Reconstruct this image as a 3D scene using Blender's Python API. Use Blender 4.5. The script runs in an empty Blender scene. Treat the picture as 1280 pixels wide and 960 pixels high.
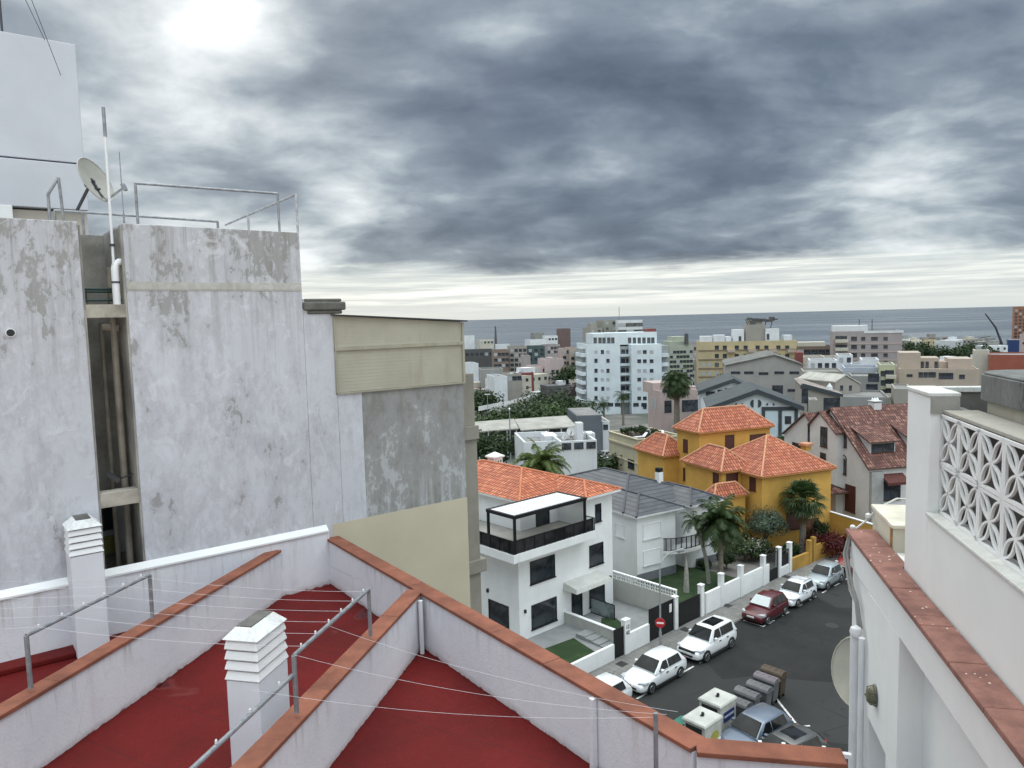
import bpy, bmesh, math, random
from mathutils import Vector, Matrix, noise as mnoise
random.seed(7)
C = bpy.context.scene.collection
SC = bpy.context.scene
rad = math.radians
# ---------------------------------------------------------------- camera geometry
FPX = 930.0; ROLL = rad(1.45); PITCH = rad(5.04)
def ray(px, py):
    u = (px - 640) / FPX; v = (480 - py) / FPX
    c, s = math.cos(ROLL), math.sin(ROLL)
    a = u * c + v * s; b = -u * s + v * c
    return (a, math.cos(PITCH) + b * math.sin(PITCH), -math.sin(PITCH) + b * math.cos(PITCH))
def atz(px, py, z):
    r = ray(px, py); t = z / r[2]; return (r[0] * t, r[1] * t, z)
def aty(px, py, Y):
    r = ray(px, py); t = Y / r[1]; return (r[0] * t, Y, r[2] * t)
class Fr:                                   # a local frame: origin and turn about the vertical
    def __init__(s, o, rot):
        s.o = (o[0], o[1], o[2]) ; s.rot = rot; s.a = rad(rot); s.c = math.cos(s.a); s.s = math.sin(s.a)
    def w(s, x, y, z=0): return (s.o[0] + x * s.c - y * s.s, s.o[1] + x * s.s + y * s.c, s.o[2] + z)
    def l(s, p):
        dx, dy = p[0] - s.o[0], p[1] - s.o[1]
        return (dx * s.c + dy * s.s, -dx * s.s + dy * s.c, p[2] - s.o[2])
    def on(s, ax, val, px, py):
        r = ray(px, py); o = s.l((0, 0, 0)); e = s.l(r); d = [e[i] - o[i] for i in range(3)]
        t = (val - o[ax]) / d[ax]; return tuple(o[i] + d[i] * t for i in range(3))
def terrain(Y):
    if Y < 80: return -21.0
    if Y < 254: return -21.0 - (Y - 80) / 174 * 11.5
    if Y < 600: return -32.5 - (Y - 254) / 346 * 17.5
    if Y < 1400: return -50 - (Y - 600) / 800 * 34
    return -84 - (Y - 1400) * .05
# ---------------------------------------------------------------- mesh builder
class MB:
    def __init__(s): s.v = []; s.f = []; s.uv = {}; s.mi = {}
    def add(s, vs, fs, uv=None, m=0):
        b = len(s.v); s.v += [tuple(p) for p in vs]
        for i, f in enumerate(fs):
            if uv: s.uv[len(s.f)] = uv[i]
            if m: s.mi[len(s.f)] = m
            s.f.append(tuple(b + k for k in f))
        return s
    def box(s, x0, x1, y0, y1, z0, z1, m=0):
        v = [(x0,y0,z0),(x1,y0,z0),(x1,y1,z0),(x0,y1,z0),(x0,y0,z1),(x1,y0,z1),(x1,y1,z1),(x0,y1,z1)]
        return s.add(v, [(0,3,2,1),(4,5,6,7),(0,1,5,4),(1,2,6,5),(2,3,7,6),(3,0,4,7)], m=m)
    def bar(s, p, q, w, h=None):            # square bar between two points
        h = h or w; p = Vector(p); q = Vector(q); d = (q - p).normalized()
        up = Vector((0,0,1)) if abs(d.z) < .95 else Vector((1,0,0))
        a = d.cross(up).normalized() * w / 2; b = a.normalized().cross(d).normalized() * h / 2
        v = [p-a-b, p+a-b, p+a+b, p-a+b, q-a-b, q+a-b, q+a+b, q-a+b]
        return s.add(v, [(0,1,2,3),(7,6,5,4),(0,4,5,1),(1,5,6,2),(2,6,7,3),(3,7,4,0)])
    def tube(s, pts, r, n=8, caps=True):
        pts = [Vector(p) for p in pts]; rs = r if isinstance(r, (list, tuple)) else [r] * len(pts)
        b = len(s.v); prev = None
        for i, p in enumerate(pts):
            d = (pts[min(i+1, len(pts)-1)] - pts[max(i-1, 0)]).normalized()
            if prev is None:
                up = Vector((0,0,1)) if abs(d.z) < .9 else Vector((1,0,0)); a = d.cross(up).normalized()
            else: a = (prev - d * prev.dot(d)).normalized()
            prev = a; c = d.cross(a)
            for k in range(n):
                t = 2 * math.pi * k / n; s.v.append(tuple(p + (a * math.cos(t) + c * math.sin(t)) * rs[i]))
        for i in range(len(pts) - 1):
            for k in range(n):
                k2 = (k + 1) % n; s.f.append((b+i*n+k, b+i*n+k2, b+(i+1)*n+k2, b+(i+1)*n+k))
        if caps:
            s.f.append(tuple(b + k for k in range(n))[::-1]); s.f.append(tuple(b + (len(pts)-1)*n + k for k in range(n)))
        return s
    def lathe(s, c, prof, n=16):            # prof: (radius, z)
        b = len(s.v)
        for r, z in prof:
            for k in range(n):
                t = 2*math.pi*k/n; s.v.append((c[0]+r*math.cos(t), c[1]+r*math.sin(t), c[2]+z))
        for i in range(len(prof)-1):
            for k in range(n):
                k2 = (k+1) % n; s.f.append((b+i*n+k, b+i*n+k2, b+(i+1)*n+k2, b+(i+1)*n+k))
        s.f.append(tuple(b+k for k in range(n))[::-1]); s.f.append(tuple(b+(len(prof)-1)*n+k for k in range(n)))
        return s
    def prism(s, pts, z0, z1):              # polygon in xy, extruded in z
        n = len(pts); v = [(x, y, z0) for x, y in pts] + [(x, y, z1) for x, y in pts]
        return s.add(v, [tuple(range(n))[::-1], tuple(range(n, 2*n))] + [(i, (i+1) % n, n+(i+1) % n, n+i) for i in range(n)])
    def prismy(s, pts, y0, y1):             # polygon in xz, extruded in y
        n = len(pts); v = [(x, y0, z) for x, z in pts] + [(x, y1, z) for x, z in pts]
        return s.add(v, [tuple(range(n)), tuple(range(n, 2*n))[::-1]] + [(i, n+i, n+(i+1) % n, (i+1) % n) for i in range(n)])
    def prismx(s, pts, x0, x1):             # polygon in yz, extruded in x
        n = len(pts); v = [(x0, y, z) for y, z in pts] + [(x1, y, z) for y, z in pts]
        return s.add(v, [tuple(range(n)), tuple(range(n, 2*n))[::-1]] + [(i, n+i, n+(i+1) % n, (i+1) % n) for i in range(n)])
    def slope(s, pts):                      # roof face with uv in metres: u along the eave, v up the slope
        P = [Vector(p) for p in pts]; n = Vector((0,0,0))
        for i in range(1, len(P)-1): n += (P[i]-P[0]).cross(P[i+1]-P[0])
        n.normalize()
        if n.z < 0: P = P[::-1]; n = -n
        u = Vector((0,0,1)).cross(n)
        u = u.normalized() if u.length > 1e-4 else Vector((1,0,0))
        w = n.cross(u)
        return s.add(P, [tuple(range(len(P)))], uv=[[(p.dot(u), p.dot(w)) for p in P]])
    def build(s, name, mat, parent=None, smooth=False, bevel=0, normals=True, sharp=35):
        me = bpy.data.meshes.new(name); me.from_pydata(s.v, [], s.f)
        if s.uv:
            ul = me.uv_layers.new(name='UVMap')
            for i, c in s.uv.items():
                for k, li in enumerate(me.polygons[i].loop_indices): ul.data[li].uv = c[k]
        for m in (mat if isinstance(mat, (list, tuple)) else [mat]): me.materials.append(m)
        for i, m in s.mi.items(): me.polygons[i].material_index = m
        if normals:
            bm = bmesh.new(); bm.from_mesh(me); bmesh.ops.recalc_face_normals(bm, faces=bm.faces); bm.to_mesh(me); bm.free()
        o = bpy.data.objects.new(name, me); C.objects.link(o)
        if parent is not None: o.parent = parent
        if smooth:
            for p in me.polygons: p.use_smooth = True
            if sharp: me.set_sharp_from_angle(angle=rad(sharp))
        if bevel:
            b = o.modifiers.new('bevel', 'BEVEL'); b.width = bevel; b.segments = 2; b.limit_method = 'ANGLE'
        return o
def tag(o, label=None, cat=None, group=None, kind=None):
    if label: o['label'] = label
    if cat: o['category'] = cat
    if group: o['group'] = group
    if kind: o['kind'] = kind
    return o
def thing(name, label, cat, loc=(0,0,0), rot=0, group=None):
    o = bpy.data.objects.new(name, None); C.objects.link(o); o.empty_display_size = .3
    o.location = loc; o.rotation_euler = (0, 0, rad(rot)); return tag(o, label, cat, group)
def put(me_obj, parent, loc, rotdeg=0, name=None):  # linked copy of a part (with its sub-parts)
    c = me_obj.copy(); C.objects.link(c); c.parent = parent; c.location = loc; c.rotation_euler = (0, 0, rad(rotdeg))
    for ch in me_obj.children:
        d = ch.copy(); C.objects.link(d); d.parent = c
    return c
# ---------------------------------------------------------------- materials
def srgb(r, g, b):
    f = lambda c: (c/255/12.92) if c/255 <= .04045 else ((c/255+.055)/1.055)**2.4
    return (f(r), f(g), f(b))
class NT:
    def __init__(s, t): s.t = t; s.n = t.nodes; s.k = t.links
    def node(s, ty, **kw):
        n = s.n.new(ty)
        for a, b in kw.items(): setattr(n, a, b)
        return n
    def put(s, sock, v):
        if isinstance(v, bpy.types.NodeSocket): s.k.new(v, sock)
        elif isinstance(v, (tuple, list)):
            v = tuple(v); sock.default_value = v if len(v) == len(sock.default_value) else v + (1,)
        else: sock.default_value = v
    def math(s, op, a, b=0, c=0, clamp=False):
        n = s.node('ShaderNodeMath', operation=op, use_clamp=clamp)
        s.put(n.inputs[0], a); s.put(n.inputs[1], b)
        if op in ('MULTIPLY_ADD', 'SMOOTH_MIN', 'SMOOTH_MAX'): s.put(n.inputs[2], c)
        return n.outputs[0]
    def mapr(s, v, a, b, c=0, d=1, smooth=True):
        n = s.node('ShaderNodeMapRange', interpolation_type='SMOOTHSTEP' if smooth else 'LINEAR')
        for i, x in enumerate((v, a, b, c, d)): s.put(n.inputs[i], x)
        return n.outputs[0]
    def noise(s, vec, sc, det=4, rough=.55, dist=0):
        n = s.node('ShaderNodeTexNoise'); s.put(n.inputs['Vector'], vec)
        for k, v in (('Scale', sc), ('Detail', det), ('Roughness', rough), ('Distortion', dist)): s.put(n.inputs[k], v)
        return n.outputs[0]
    def vm(s, vec, mul=(1,1,1), add=(0,0,0), rot=(0,0,0)):
        n = s.node('ShaderNodeMapping'); s.put(n.inputs[0], vec); s.put(n.inputs[1], add); s.put(n.inputs[2], rot); s.put(n.inputs[3], mul)
        return n.outputs[0]
    def mix(s, f, a, b, mode='MIX'):
        n = s.node('ShaderNodeMix', data_type='RGBA', blend_type=mode)
        s.put(n.inputs[0], f); s.put(n.inputs[6], a); s.put(n.inputs[7], b); return n.outputs[2]
    def ramp(s, f, stops):
        n = s.node('ShaderNodeValToRGB'); cr = n.color_ramp
        while len(cr.elements) < len(stops): cr.elements.new(.5)
        for e, (p, c) in zip(cr.elements, stops): e.position = p; e.color = tuple(c)[:3] + (1,)
        s.put(n.inputs[0], f); return n.outputs[0]
_M = {}
def mat_new(name):
    m = bpy.data.materials.new(name); m.use_nodes = True; t = NT(m.node_tree); b = m.node_tree.nodes['Principled BSDF']
    tc = t.node('ShaderNodeTexCoord'); return m, t, b, tc
def bump(t, b, h, strength=.3, dist=.02):
    n = t.node('ShaderNodeBump'); t.put(n.inputs['Strength'], strength); t.put(n.inputs['Distance'], dist); t.put(n.inputs['Height'], h)
    t.k.new(n.outputs[0], b.inputs['Normal'])
def paint(name, col, rough=.7, var=.12, scale=1.5, stain=0, stain_col=None, bmp=.15, metal=0, spec=.4, coat=0, streak=1):
    """plain coat with tonal variation and vertical run-off stains"""
    if name in _M: return _M[name]
    m, t, b, tc = mat_new(name); v = tc.outputs['Object']
    n1 = t.noise(v, scale, 6, .6); n2 = t.noise(v, scale * 9, 4, .6)
    dark = tuple(c * (1 - var * 1.6) for c in col); lite = tuple(min(1, c * (1 + var * .7)) for c in col)
    c = t.mix(t.mapr(n1, .3, .7), dark, lite); c = t.mix(t.math('MULTIPLY', t.mapr(n2, .45, .75), var), c, dark)
    if stain:
        sv = t.vm(v, (1, 1, .12)); n3 = t.noise(sv, scale * 3.2, 5, .65)
        sc = stain_col or tuple(x * .45 for x in col)
        c = t.mix(t.math('MULTIPLY', t.mapr(n3, .55, .78), stain), c, sc)
    t.k.new(c, b.inputs['Base Color']); b.inputs['Roughness'].default_value = rough; b.inputs['Metallic'].default_value = metal
    b.inputs['Specular IOR Level'].default_value = spec; b.inputs['Coat Weight'].default_value = coat; b.inputs['Coat Roughness'].default_value = .08
    if bmp: bump(t, b, t.math('ADD', t.math('MULTIPLY', n1, .4), t.noise(v, scale * 30, 3, .6)), bmp, .008)
    _M[name] = m; return m
def plain(name, col, rough=.5, metal=0, spec=.5, coat=0, bmp=0):
    if name in _M: return _M[name]
    m, t, b, tc = mat_new(name)
    n = t.noise(tc.outputs['Object'], 6, 3)
    c = t.mix(n, tuple(x * .88 for x in col), tuple(min(1, x * 1.1) for x in col))
    t.k.new(c, b.inputs['Base Color']); b.inputs['Roughness'].default_value = rough; b.inputs['Metallic'].default_value = metal
    b.inputs['Specular IOR Level'].default_value = spec; b.inputs['Coat Weight'].default_value = coat
    if bmp: bump(t, b, t.noise(tc.outputs['Object'], 40, 3), bmp, .01)
    _M[name] = m; return m
def glass(name, col=(.012,.015,.018), rough=.12, spec=.5):
    if name in _M: return _M[name]
    m, t, b, tc = mat_new(name)
    n = t.noise(tc.outputs['Object'], .8, 2)
    c = t.mix(t.mapr(n, .4, .6), col, tuple(x * 2.6 + .004 for x in col))
    t.k.new(c, b.inputs['Base Color']); b.inputs['Roughness'].default_value = rough; b.inputs['Specular IOR Level'].default_value = spec
    _M[name] = m; return m
def tiles(name, a, b2, c2, pitch=.27, row=.40, amp=1., moss=.3, flat=False):
    """barrel or slab roof tiles laid out in uv metres"""
    m, t, b, tc = mat_new(name); uv = tc.outputs['UV']
    sep = t.node('ShaderNodeSeparateXYZ'); t.k.new(uv, sep.inputs[0]); U, V = sep.outputs[0], sep.outputs[1]
    iu = t.math('FLOOR', t.math('DIVIDE', U, pitch)); iv = t.math('FLOOR', t.math('DIVIDE', V, row))
    fu = t.math('FRACT', t.math('DIVIDE', U, pitch)); fv = t.math('FRACT', t.math('DIVIDE', V, row))
    cm = t.node('ShaderNodeCombineXYZ'); t.k.new(iu, cm.inputs[0]); t.k.new(iv, cm.inputs[1])
    wn = t.node('ShaderNodeTexWhiteNoise', noise_dimensions='2D'); t.k.new(cm.outputs[0], wn.inputs[0]); rnd = wn.outputs[0]
    col = t.ramp(rnd, [(0, a), (.5, b2), (1, c2)])
    pn = t.noise(tc.outputs['Object'], .55, 5, .6)
    col = t.mix(t.math('MULTIPLY', t.mapr(pn, .45, .7), moss), col, tuple(x * .45 + .01 for x in b2))
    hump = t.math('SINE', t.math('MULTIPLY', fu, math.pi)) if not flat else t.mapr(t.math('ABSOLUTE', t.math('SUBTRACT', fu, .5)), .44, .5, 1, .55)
    # tile colour darkens towards the channels and the lower edge of each course
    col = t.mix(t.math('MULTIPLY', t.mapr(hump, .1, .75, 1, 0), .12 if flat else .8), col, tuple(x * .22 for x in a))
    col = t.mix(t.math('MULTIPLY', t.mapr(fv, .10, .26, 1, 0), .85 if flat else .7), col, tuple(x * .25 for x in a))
    t.k.new(col, b.inputs['Base Color']); b.inputs['Roughness'].default_value = .75 if not flat else .5
    h = t.math('ADD', hump, t.math('MULTIPLY', t.math('SUBTRACT', 1, fv), .5))
    bump(t, b, h, .9 * amp, .07 if not flat else .04)
    _M[name] = m; return m
def leaf_mat(name, a, b2, rough=.55):
    if name in _M: return _M[name]
    m, t, b, tc = mat_new(name)
    g = t.node('ShaderNodeNewGeometry')
    n = t.noise(tc.outputs['Object'], .9, 4); w = g.outputs['Random Per Island']
    c = t.mix(t.math('ADD', t.math('MULTIPLY', n, .55), t.math('MULTIPLY', w, .45)), a, b2)
    t.k.new(c, b.inputs['Base Color']); b.inputs['Roughness'].default_value = rough; b.inputs['Specular IOR Level'].default_value = .3
    tr = t.node('ShaderNodeBsdfTranslucent'); t.k.new(c, tr.inputs[0]); mx = t.node('ShaderNodeMixShader'); mx.inputs[0].default_value = .25
    out = [n_ for n_ in t.n if n_.type == 'OUTPUT_MATERIAL'][0]
    t.k.new(b.outputs[0], mx.inputs[1]); t.k.new(tr.outputs[0], mx.inputs[2]); t.k.new(mx.outputs[0], out.inputs[0])
    _M[name] = m; return m
def peeling(name, base, worn, worn2, stain_z=None, amount=.5, seed=0, zdark=None):
    """old render whose white coat has flaked and run"""
    m, t, b, tc = mat_new(name); v = t.vm(tc.outputs['Object'], (1,1,1), (seed, seed*.7, 0))
    big = t.noise(v, .55, 6, .6, .3); mid = t.noise(t.vm(v, (1,1,.45)), 2.1, 8, .68, .6); fine = t.noise(t.vm(v, (1,1,.55)), 9, 8, .72, .4)
    run = t.noise(t.vm(v, (1,1,.05)), 6, 5, .6)
    c = t.mix(t.mapr(big, .35, .65), tuple(x*.90 for x in base), base)
    k = t.math('ADD', t.math('MULTIPLY', mid, .55), t.math('MULTIPLY', fine, .45))
    k = t.math('ADD', k, t.math('MULTIPLY', t.math('SUBTRACT', big, .5), .45))
    topm = None
    if zdark is not None:                   # weathering under the exposed top edge
        sp0 = t.node('ShaderNodeSeparateXYZ'); t.k.new(tc.outputs['Object'], sp0.inputs[0]); topm = t.mapr(sp0.outputs[2], zdark[0]-1.2, zdark[1], 0, 1)
        sep = t.node('ShaderNodeSeparateXYZ'); t.k.new(tc.outputs['Object'], sep.inputs[0])
        k = t.math('ADD', k, t.mapr(sep.outputs[2], zdark[0], zdark[1], 0, zdark[2]))
    th = .635 - amount * .18
    c = t.mix(t.math('MULTIPLY', t.mapr(k, th-.14, th+.03), .50), c, worn)
    c = t.mix(t.math('MULTIPLY', t.mapr(k, th + .035, th + .075, smooth=True), .6), c, worn2)
    c = t.mix(t.math('MULTIPLY', t.mapr(run, .56, .76), .25), c, worn)
    if topm is not None:
        run2 = t.noise(t.vm(v, (1,1,.035), (3,2,0)), 9, 6, .7); c = t.mix(t.math('MULTIPLY', t.math('MULTIPLY', topm, t.mapr(run2, .47, .66)), .55), c, worn2)
    sp = t.noise(v, 38, 4, .7); c = t.mix(t.math('MULTIPLY', t.mapr(sp, .58, .7), .25), c, worn2)
    scr = t.noise(t.vm(v, (1,1,.22), (7,1,4)), 15, 6, .75, .5); c = t.mix(t.math('MULTIPLY', t.math('MULTIPLY', t.mapr(scr, .56, .66), t.mapr(mid, .42, .56)), .55), c, worn)
    blot = t.noise(t.vm(v, (1,1,.7), (5,3,1)), 3.3, 9, .75, 1.2); c = t.mix(t.math('MULTIPLY', t.mapr(blot, .53, .66), .30), c, worn)
    lit = t.noise(t.vm(v, (1,1,.8), (2,8,3)), 2.6, 8, .7, .8); c = t.mix(t.math('MULTIPLY', t.mapr(lit, .56, .66), .5), c, tuple(min(1, x*1.14) for x in base))
    t.k.new(c, b.inputs['Base Color']); b.inputs['Roughness'].default_value = .85; b.inputs['Specular IOR Level'].default_value = .2
    bump(t, b, t.math('ADD', t.math('MULTIPLY', k, 1.5), t.math('MULTIPLY', sp, .4)), .5, .015)
    _M[name] = m; return m
# ---------------------------------------------------------------- shared palettes
WHITE = paint('white_render', (.66,.67,.68), .75, .06, .8, .22, (.36,.36,.34))
WHITE2 = paint('white_paint_clean', (.74,.745,.745), .65, .05, .6, .18, (.46,.45,.42))
def parapet_paint():
    m, t, b, tc = mat_new('parapet_paint'); v = tc.outputs['Object']; sep = t.node('ShaderNodeSeparateXYZ'); t.k.new(v, sep.inputs[0]); z = sep.outputs[2]
    n1 = t.noise(v, .7, 6, .6); n2 = t.noise(v, 7, 6, .65); st = t.noise(t.vm(v, (1,1,.06)), 7, 5, .7); st2 = t.noise(t.vm(v, (1,1,.10), (4,4,0)), 2.2, 4, .6)
    c = t.mix(t.mapr(n1, .3, .7), (.61,.61,.655), (.70,.70,.73)); c = t.mix(t.math('MULTIPLY', t.mapr(n2, .5, .72), .22), c, (.50,.49,.49))
    top = t.mapr(z, -4.62, -4.16, 0, 1); c = t.mix(t.math('MULTIPLY', t.math('MULTIPLY', top, t.mapr(st, .50, .70)), .55), c, (.34,.31,.29))
    c = t.mix(t.math('MULTIPLY', t.mapr(st2, .56, .72), .28), c, (.45,.44,.43))
    lo = t.math('ADD', z, t.math('MULTIPLY', n2, .16)); c = t.mix(t.math('MULTIPLY', t.mapr(lo, -4.90, -4.80, 1, 0), .5), c, (.36,.30,.29)); c = t.mix(t.math('MULTIPLY', t.mapr(lo, -4.915, -4.90, 1, 0), .85), c, (.15,.02,.02))
    cr = t.node('ShaderNodeTexVoronoi', feature='DISTANCE_TO_EDGE'); t.put(cr.inputs['Vector'], t.vm(t.mix(.12, v, t.vm(v, (1,1,1), (.3,.1,.2))), (1,1,.7))); t.put(cr.inputs['Scale'], .9)
    c = t.mix(t.math('MULTIPLY', t.math('MULTIPLY', t.mapr(cr.outputs['Distance'], 0, .006, 1, 0), t.mapr(n1, .5, .6)), .3), c, (.25,.24,.24))
    t.k.new(c, b.inputs['Base Color']); b.inputs['Roughness'].default_value = .75; b.inputs['Specular IOR Level'].default_value = .3; bump(t, b, t.math('ADD', n2, t.noise(v, 28, 3, .6)), .3, .012); return m
PARA = parapet_paint()
LILAC = paint('cool_white_paint', (.67,.67,.71), .7, .07, .5, .26, (.44,.43,.42))
def membrane():
    m, t, b, tc = mat_new('red_roof_membrane'); v = tc.outputs['Object']
    n1 = t.noise(v, .7, 6, .65, .3); n2 = t.noise(v, 5, 6, .7); n3 = t.noise(t.vm(v, (1,1,1), (3,9,0)), .55, 3, .5, .5); n4 = t.noise(v, 45, 3, .6)
    c = t.mix(t.mapr(n1, .32, .68), (.082,.0035,.0035), (.122,.005,.0045)); c = t.mix(t.math('MULTIPLY', t.mapr(n2, .5, .72), .30), c, (.12,.010,.009))
    pud = t.mapr(n3, .655, .675); c = t.mix(t.math('MULTIPLY', pud, .6), c, (.035,.004,.005))
    rim = t.math('MULTIPLY', t.mapr(n3, .635, .655), t.mapr(n3, .656, .67, 1, 0)); c = t.mix(t.math('MULTIPLY', rim, .35), c, (.17,.05,.045))
    c = t.mix(t.math('MULTIPLY', t.mapr(n4, .6, .75), .25), c, (.20,.07,.06))
    br = t.node('ShaderNodeTexBrick'); t.put(br.inputs['Vector'], t.vm(v, (1,1,1), (.3,.2,0), (0,0,.28))); br.offset = 0; t.put(br.inputs['Scale'], 1); t.put(br.inputs['Brick Width'], 30); t.put(br.inputs['Row Height'], 1.05); t.put(br.inputs['Mortar Size'], .012)
    c = t.mix(t.math('MULTIPLY', br.outputs['Fac'], .45), c, (.06,.008,.008)); t.k.new(c, b.inputs['Base Color'])
    t.k.new(t.math('SUBTRACT', .72, t.math('MULTIPLY', pud, .45)), b.inputs['Roughness']); b.inputs['Specular IOR Level'].default_value = .22
    bump(t, b, t.math('ADD', t.math('MULTIPLY', n2, .6), t.math('ADD', n4, t.math('MULTIPLY', br.outputs['Fac'], -.8))), .5, .012); return m
ROOFRED = membrane()
COPING = paint('terracotta_coping', (.235,.083,.05), .8, .22, 2.2, .35, (.125,.05,.038), .4)
COPJOINT = plain('coping_mortar', (.16,.07,.05), .9)
GREYMET = paint('weathered_galvanised_tube', (.27,.28,.30), .5, .2, 8, .3, (.16,.13,.11), .2, .4)
DARKMET = plain('dark_iron', (.05,.052,.06), .5, .3)
BLACKMET = plain('black_metal', (.012,.012,.014), .4, .3)
BLACKGL = glass('black_glass')
WINGL = glass('window_glass', (.02,.024,.03), .15)
CONC = paint('bare_concrete', (.27,.26,.24), .85, .22, 1.6, .5, (.13,.12,.11), .5)
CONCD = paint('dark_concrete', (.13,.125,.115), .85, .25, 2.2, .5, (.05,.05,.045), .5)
PVC = paint('white_pvc', (.68,.68,.70), .4, .05, 3, .2, (.4,.39,.37), .05)
WIRE = plain('clothes_wire', (.55,.55,.58), .4)
DWIRE = plain('dark_cable', (.03,.03,.03), .6)
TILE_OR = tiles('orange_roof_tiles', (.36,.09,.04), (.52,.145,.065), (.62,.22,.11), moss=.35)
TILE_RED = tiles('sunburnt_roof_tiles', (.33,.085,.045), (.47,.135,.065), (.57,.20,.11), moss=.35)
TILE_BR = tiles('old_brown_roof_tiles', (.095,.035,.028), (.16,.06,.045), (.30,.15,.115), .27, .40, 1, .3)
TILE_GR = tiles('slate_grey_roof_tiles', (.05,.053,.062), (.065,.069,.08), (.08,.085,.097), .8, .52, 1, .0, True)
OCHRE = paint('ochre_render', (.56,.325,.075), .8, .08, .7, .2, (.30,.17,.05))
BROWNSH = paint('brown_shutter', (.075,.022,.015), .6, .1, 4)
# ================================================================ camera, sun, sky
cam = bpy.data.cameras.new('camera'); co = bpy.data.objects.new('camera', cam); C.objects.link(co); SC.camera = co
cam.sensor_width = 36; cam.lens = FPX / 1280 * 36; cam.clip_start = .1; cam.clip_end = 200000
c_, s_ = math.cos(ROLL), math.sin(ROLL); cp, sp_ = math.cos(PITCH), math.sin(PITCH)
Rr = Vector((c_, -s_*sp_, -s_*cp)); Uu = Vector((s_, c_*sp_, c_*cp)); Ff = Vector((0, cp, -sp_))
co.matrix_world = Matrix(((Rr.x, Uu.x, -Ff.x, 0), (Rr.y, Uu.y, -Ff.y, 0), (Rr.z, Uu.z, -Ff.z, 0), (0,0,0,1)))
SC.view_settings.view_transform = 'Standard'; SC.view_settings.look = 'None'; SC.view_settings.gamma = 1
SC.view_settings.use_curve_mapping = False; SC.view_settings.exposure = .3
SUN_AZ, SUN_EL = -24.0, 31.0                # behind the bright gap, ahead and left
sd = bpy.data.lights.new('sun', 'SUN'); sd.energy = .6; sd.angle = rad(25); sd.color = (1, .97, .92)
so = bpy.data.objects.new('sun', sd); C.objects.link(so)
dv = Vector((math.sin(rad(SUN_AZ))*math.cos(rad(SUN_EL)), math.cos(rad(SUN_AZ))*math.cos(rad(SUN_EL)), math.sin(rad(SUN_EL))))
so.rotation_euler = dv.to_track_quat('Z', 'Y').to_euler(); so.location = (0, 0, 60)
w = bpy.data.worlds.new('World'); SC.world = w; w.use_nodes = True
t = NT(w.node_tree); bg = w.node_tree.nodes['Background']; bg.inputs[1].default_value = .1
sky = t.node('ShaderNodeTexSky', sky_type='NISHITA'); sky.sun_disc = False; sky.sun_elevation = rad(SUN_EL); sky.sun_rotation = rad(SUN_AZ)
tc = t.node('ShaderNodeTexCoord'); D = tc.outputs['Generated']
sep = t.node('ShaderNodeSeparateXYZ'); t.k.new(D, sep.inputs[0]); X, Y, Z = sep.outputs
zz = t.math('ADD', t.math('MAXIMUM', Z, 0), .28)
cm = t.node('ShaderNodeCombineXYZ'); t.k.new(t.math('DIVIDE', X, zz), cm.inputs[0]); t.k.new(t.math('DIVIDE', Y, zz), cm.inputs[1]); P = cm.outputs[0]
P = t.vm(P, (1,1,1), (3.1, 1.7, 0))
def blob(px, py, k, s=1):
    r = Vector(ray(px, py)).normalized(); n = t.node('ShaderNodeVectorMath', operation='DOT_PRODUCT'); t.k.new(D, n.inputs[0]); n.inputs[1].default_value = r
    return t.math('MULTIPLY', t.math('EXPONENT', t.math('MULTIPLY', t.math('SUBTRACT', n.outputs['Value'], 1), k)), s)
def warp(V, sc, amt):
    nz = t.node('ShaderNodeTexNoise'); t.put(nz.inputs['Vector'], V); t.put(nz.inputs['Scale'], sc); t.put(nz.inputs['Detail'], 3)
    a_ = t.node('ShaderNodeVectorMath', operation='SUBTRACT'); t.k.new(nz.outputs[1], a_.inputs[0]); a_.inputs[1].default_value = (.5,.5,.5)
    b_ = t.node('ShaderNodeVectorMath', operation='SCALE'); t.k.new(a_.outputs[0], b_.inputs[0]); b_.inputs['Scale'].default_value = amt
    c_ = t.node('ShaderNodeVectorMath', operation='ADD'); t.k.new(V, c_.inputs[0]); t.k.new(b_.outputs[0], c_.inputs[1]); return c_.outputs[0]
Pw = warp(P, 1.3, .30)
n0 = t.noise(Pw, .7, 3, .5, 0); n1 = t.noise(t.vm(Pw, (1, 1.12, 1), (2.3, 5.1, 0), (0, 0, .35)), 1.55, 9, .55, 0)
pf = t.noise(t.vm(Pw, (1, 1.2, 1), (4, 7, 0)), 5.5, 5, .5); puff = t.math('SUBTRACT', pf, .5)
val = t.math('ADD', .405, t.math('MULTIPLY', t.math('SUBTRACT', n0, .5), .75))
val = t.math('ADD', val, t.math('MULTIPLY', t.math('SUBTRACT', n1, .5), 1.5))
val = t.math('ADD', val, t.math('MULTIPLY', puff, .58))
for a in [(265, 0, 130, .12), (262, 2, 420, .17), (150, 160, 18, .07), (1180, 60, 14, .02), (690, 130, 34, -.13), (900, 215, 70, -.06), (330, 170, 40, .05), (1010, 330, 60, -.03),
          (470, 200, 260, .08), (1150, 275, 500, .22), (850, 290, 300, .14), (1100, 40, 60, .07), (420, 300, 80, .03), (30, 60, 80, -.08)]:
    val = t.math('ADD', val, blob(*a))
cloud = t.ramp(val, [(0, (.072,.098,.14)), (.22, (.122,.157,.208)), (.42, (.212,.256,.308)), (.55, (.335,.39,.43)), (.68, (.50,.55,.58)), (.84, (.72,.76,.78)), (1, (.97,.98,.97))])
edge = t.noise(t.vm(D, (3, 3, 20)), 2.2, 6, .6, .3)
slot = t.mapr(t.math('ADD', Z, t.math('MULTIPLY', t.math('SUBTRACT', edge, .5), .06)), .050, .080, 1, 0)
st = t.noise(t.vm(D, (2.2, 2.2, 60)), 2, 6, .62, .2)
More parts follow.
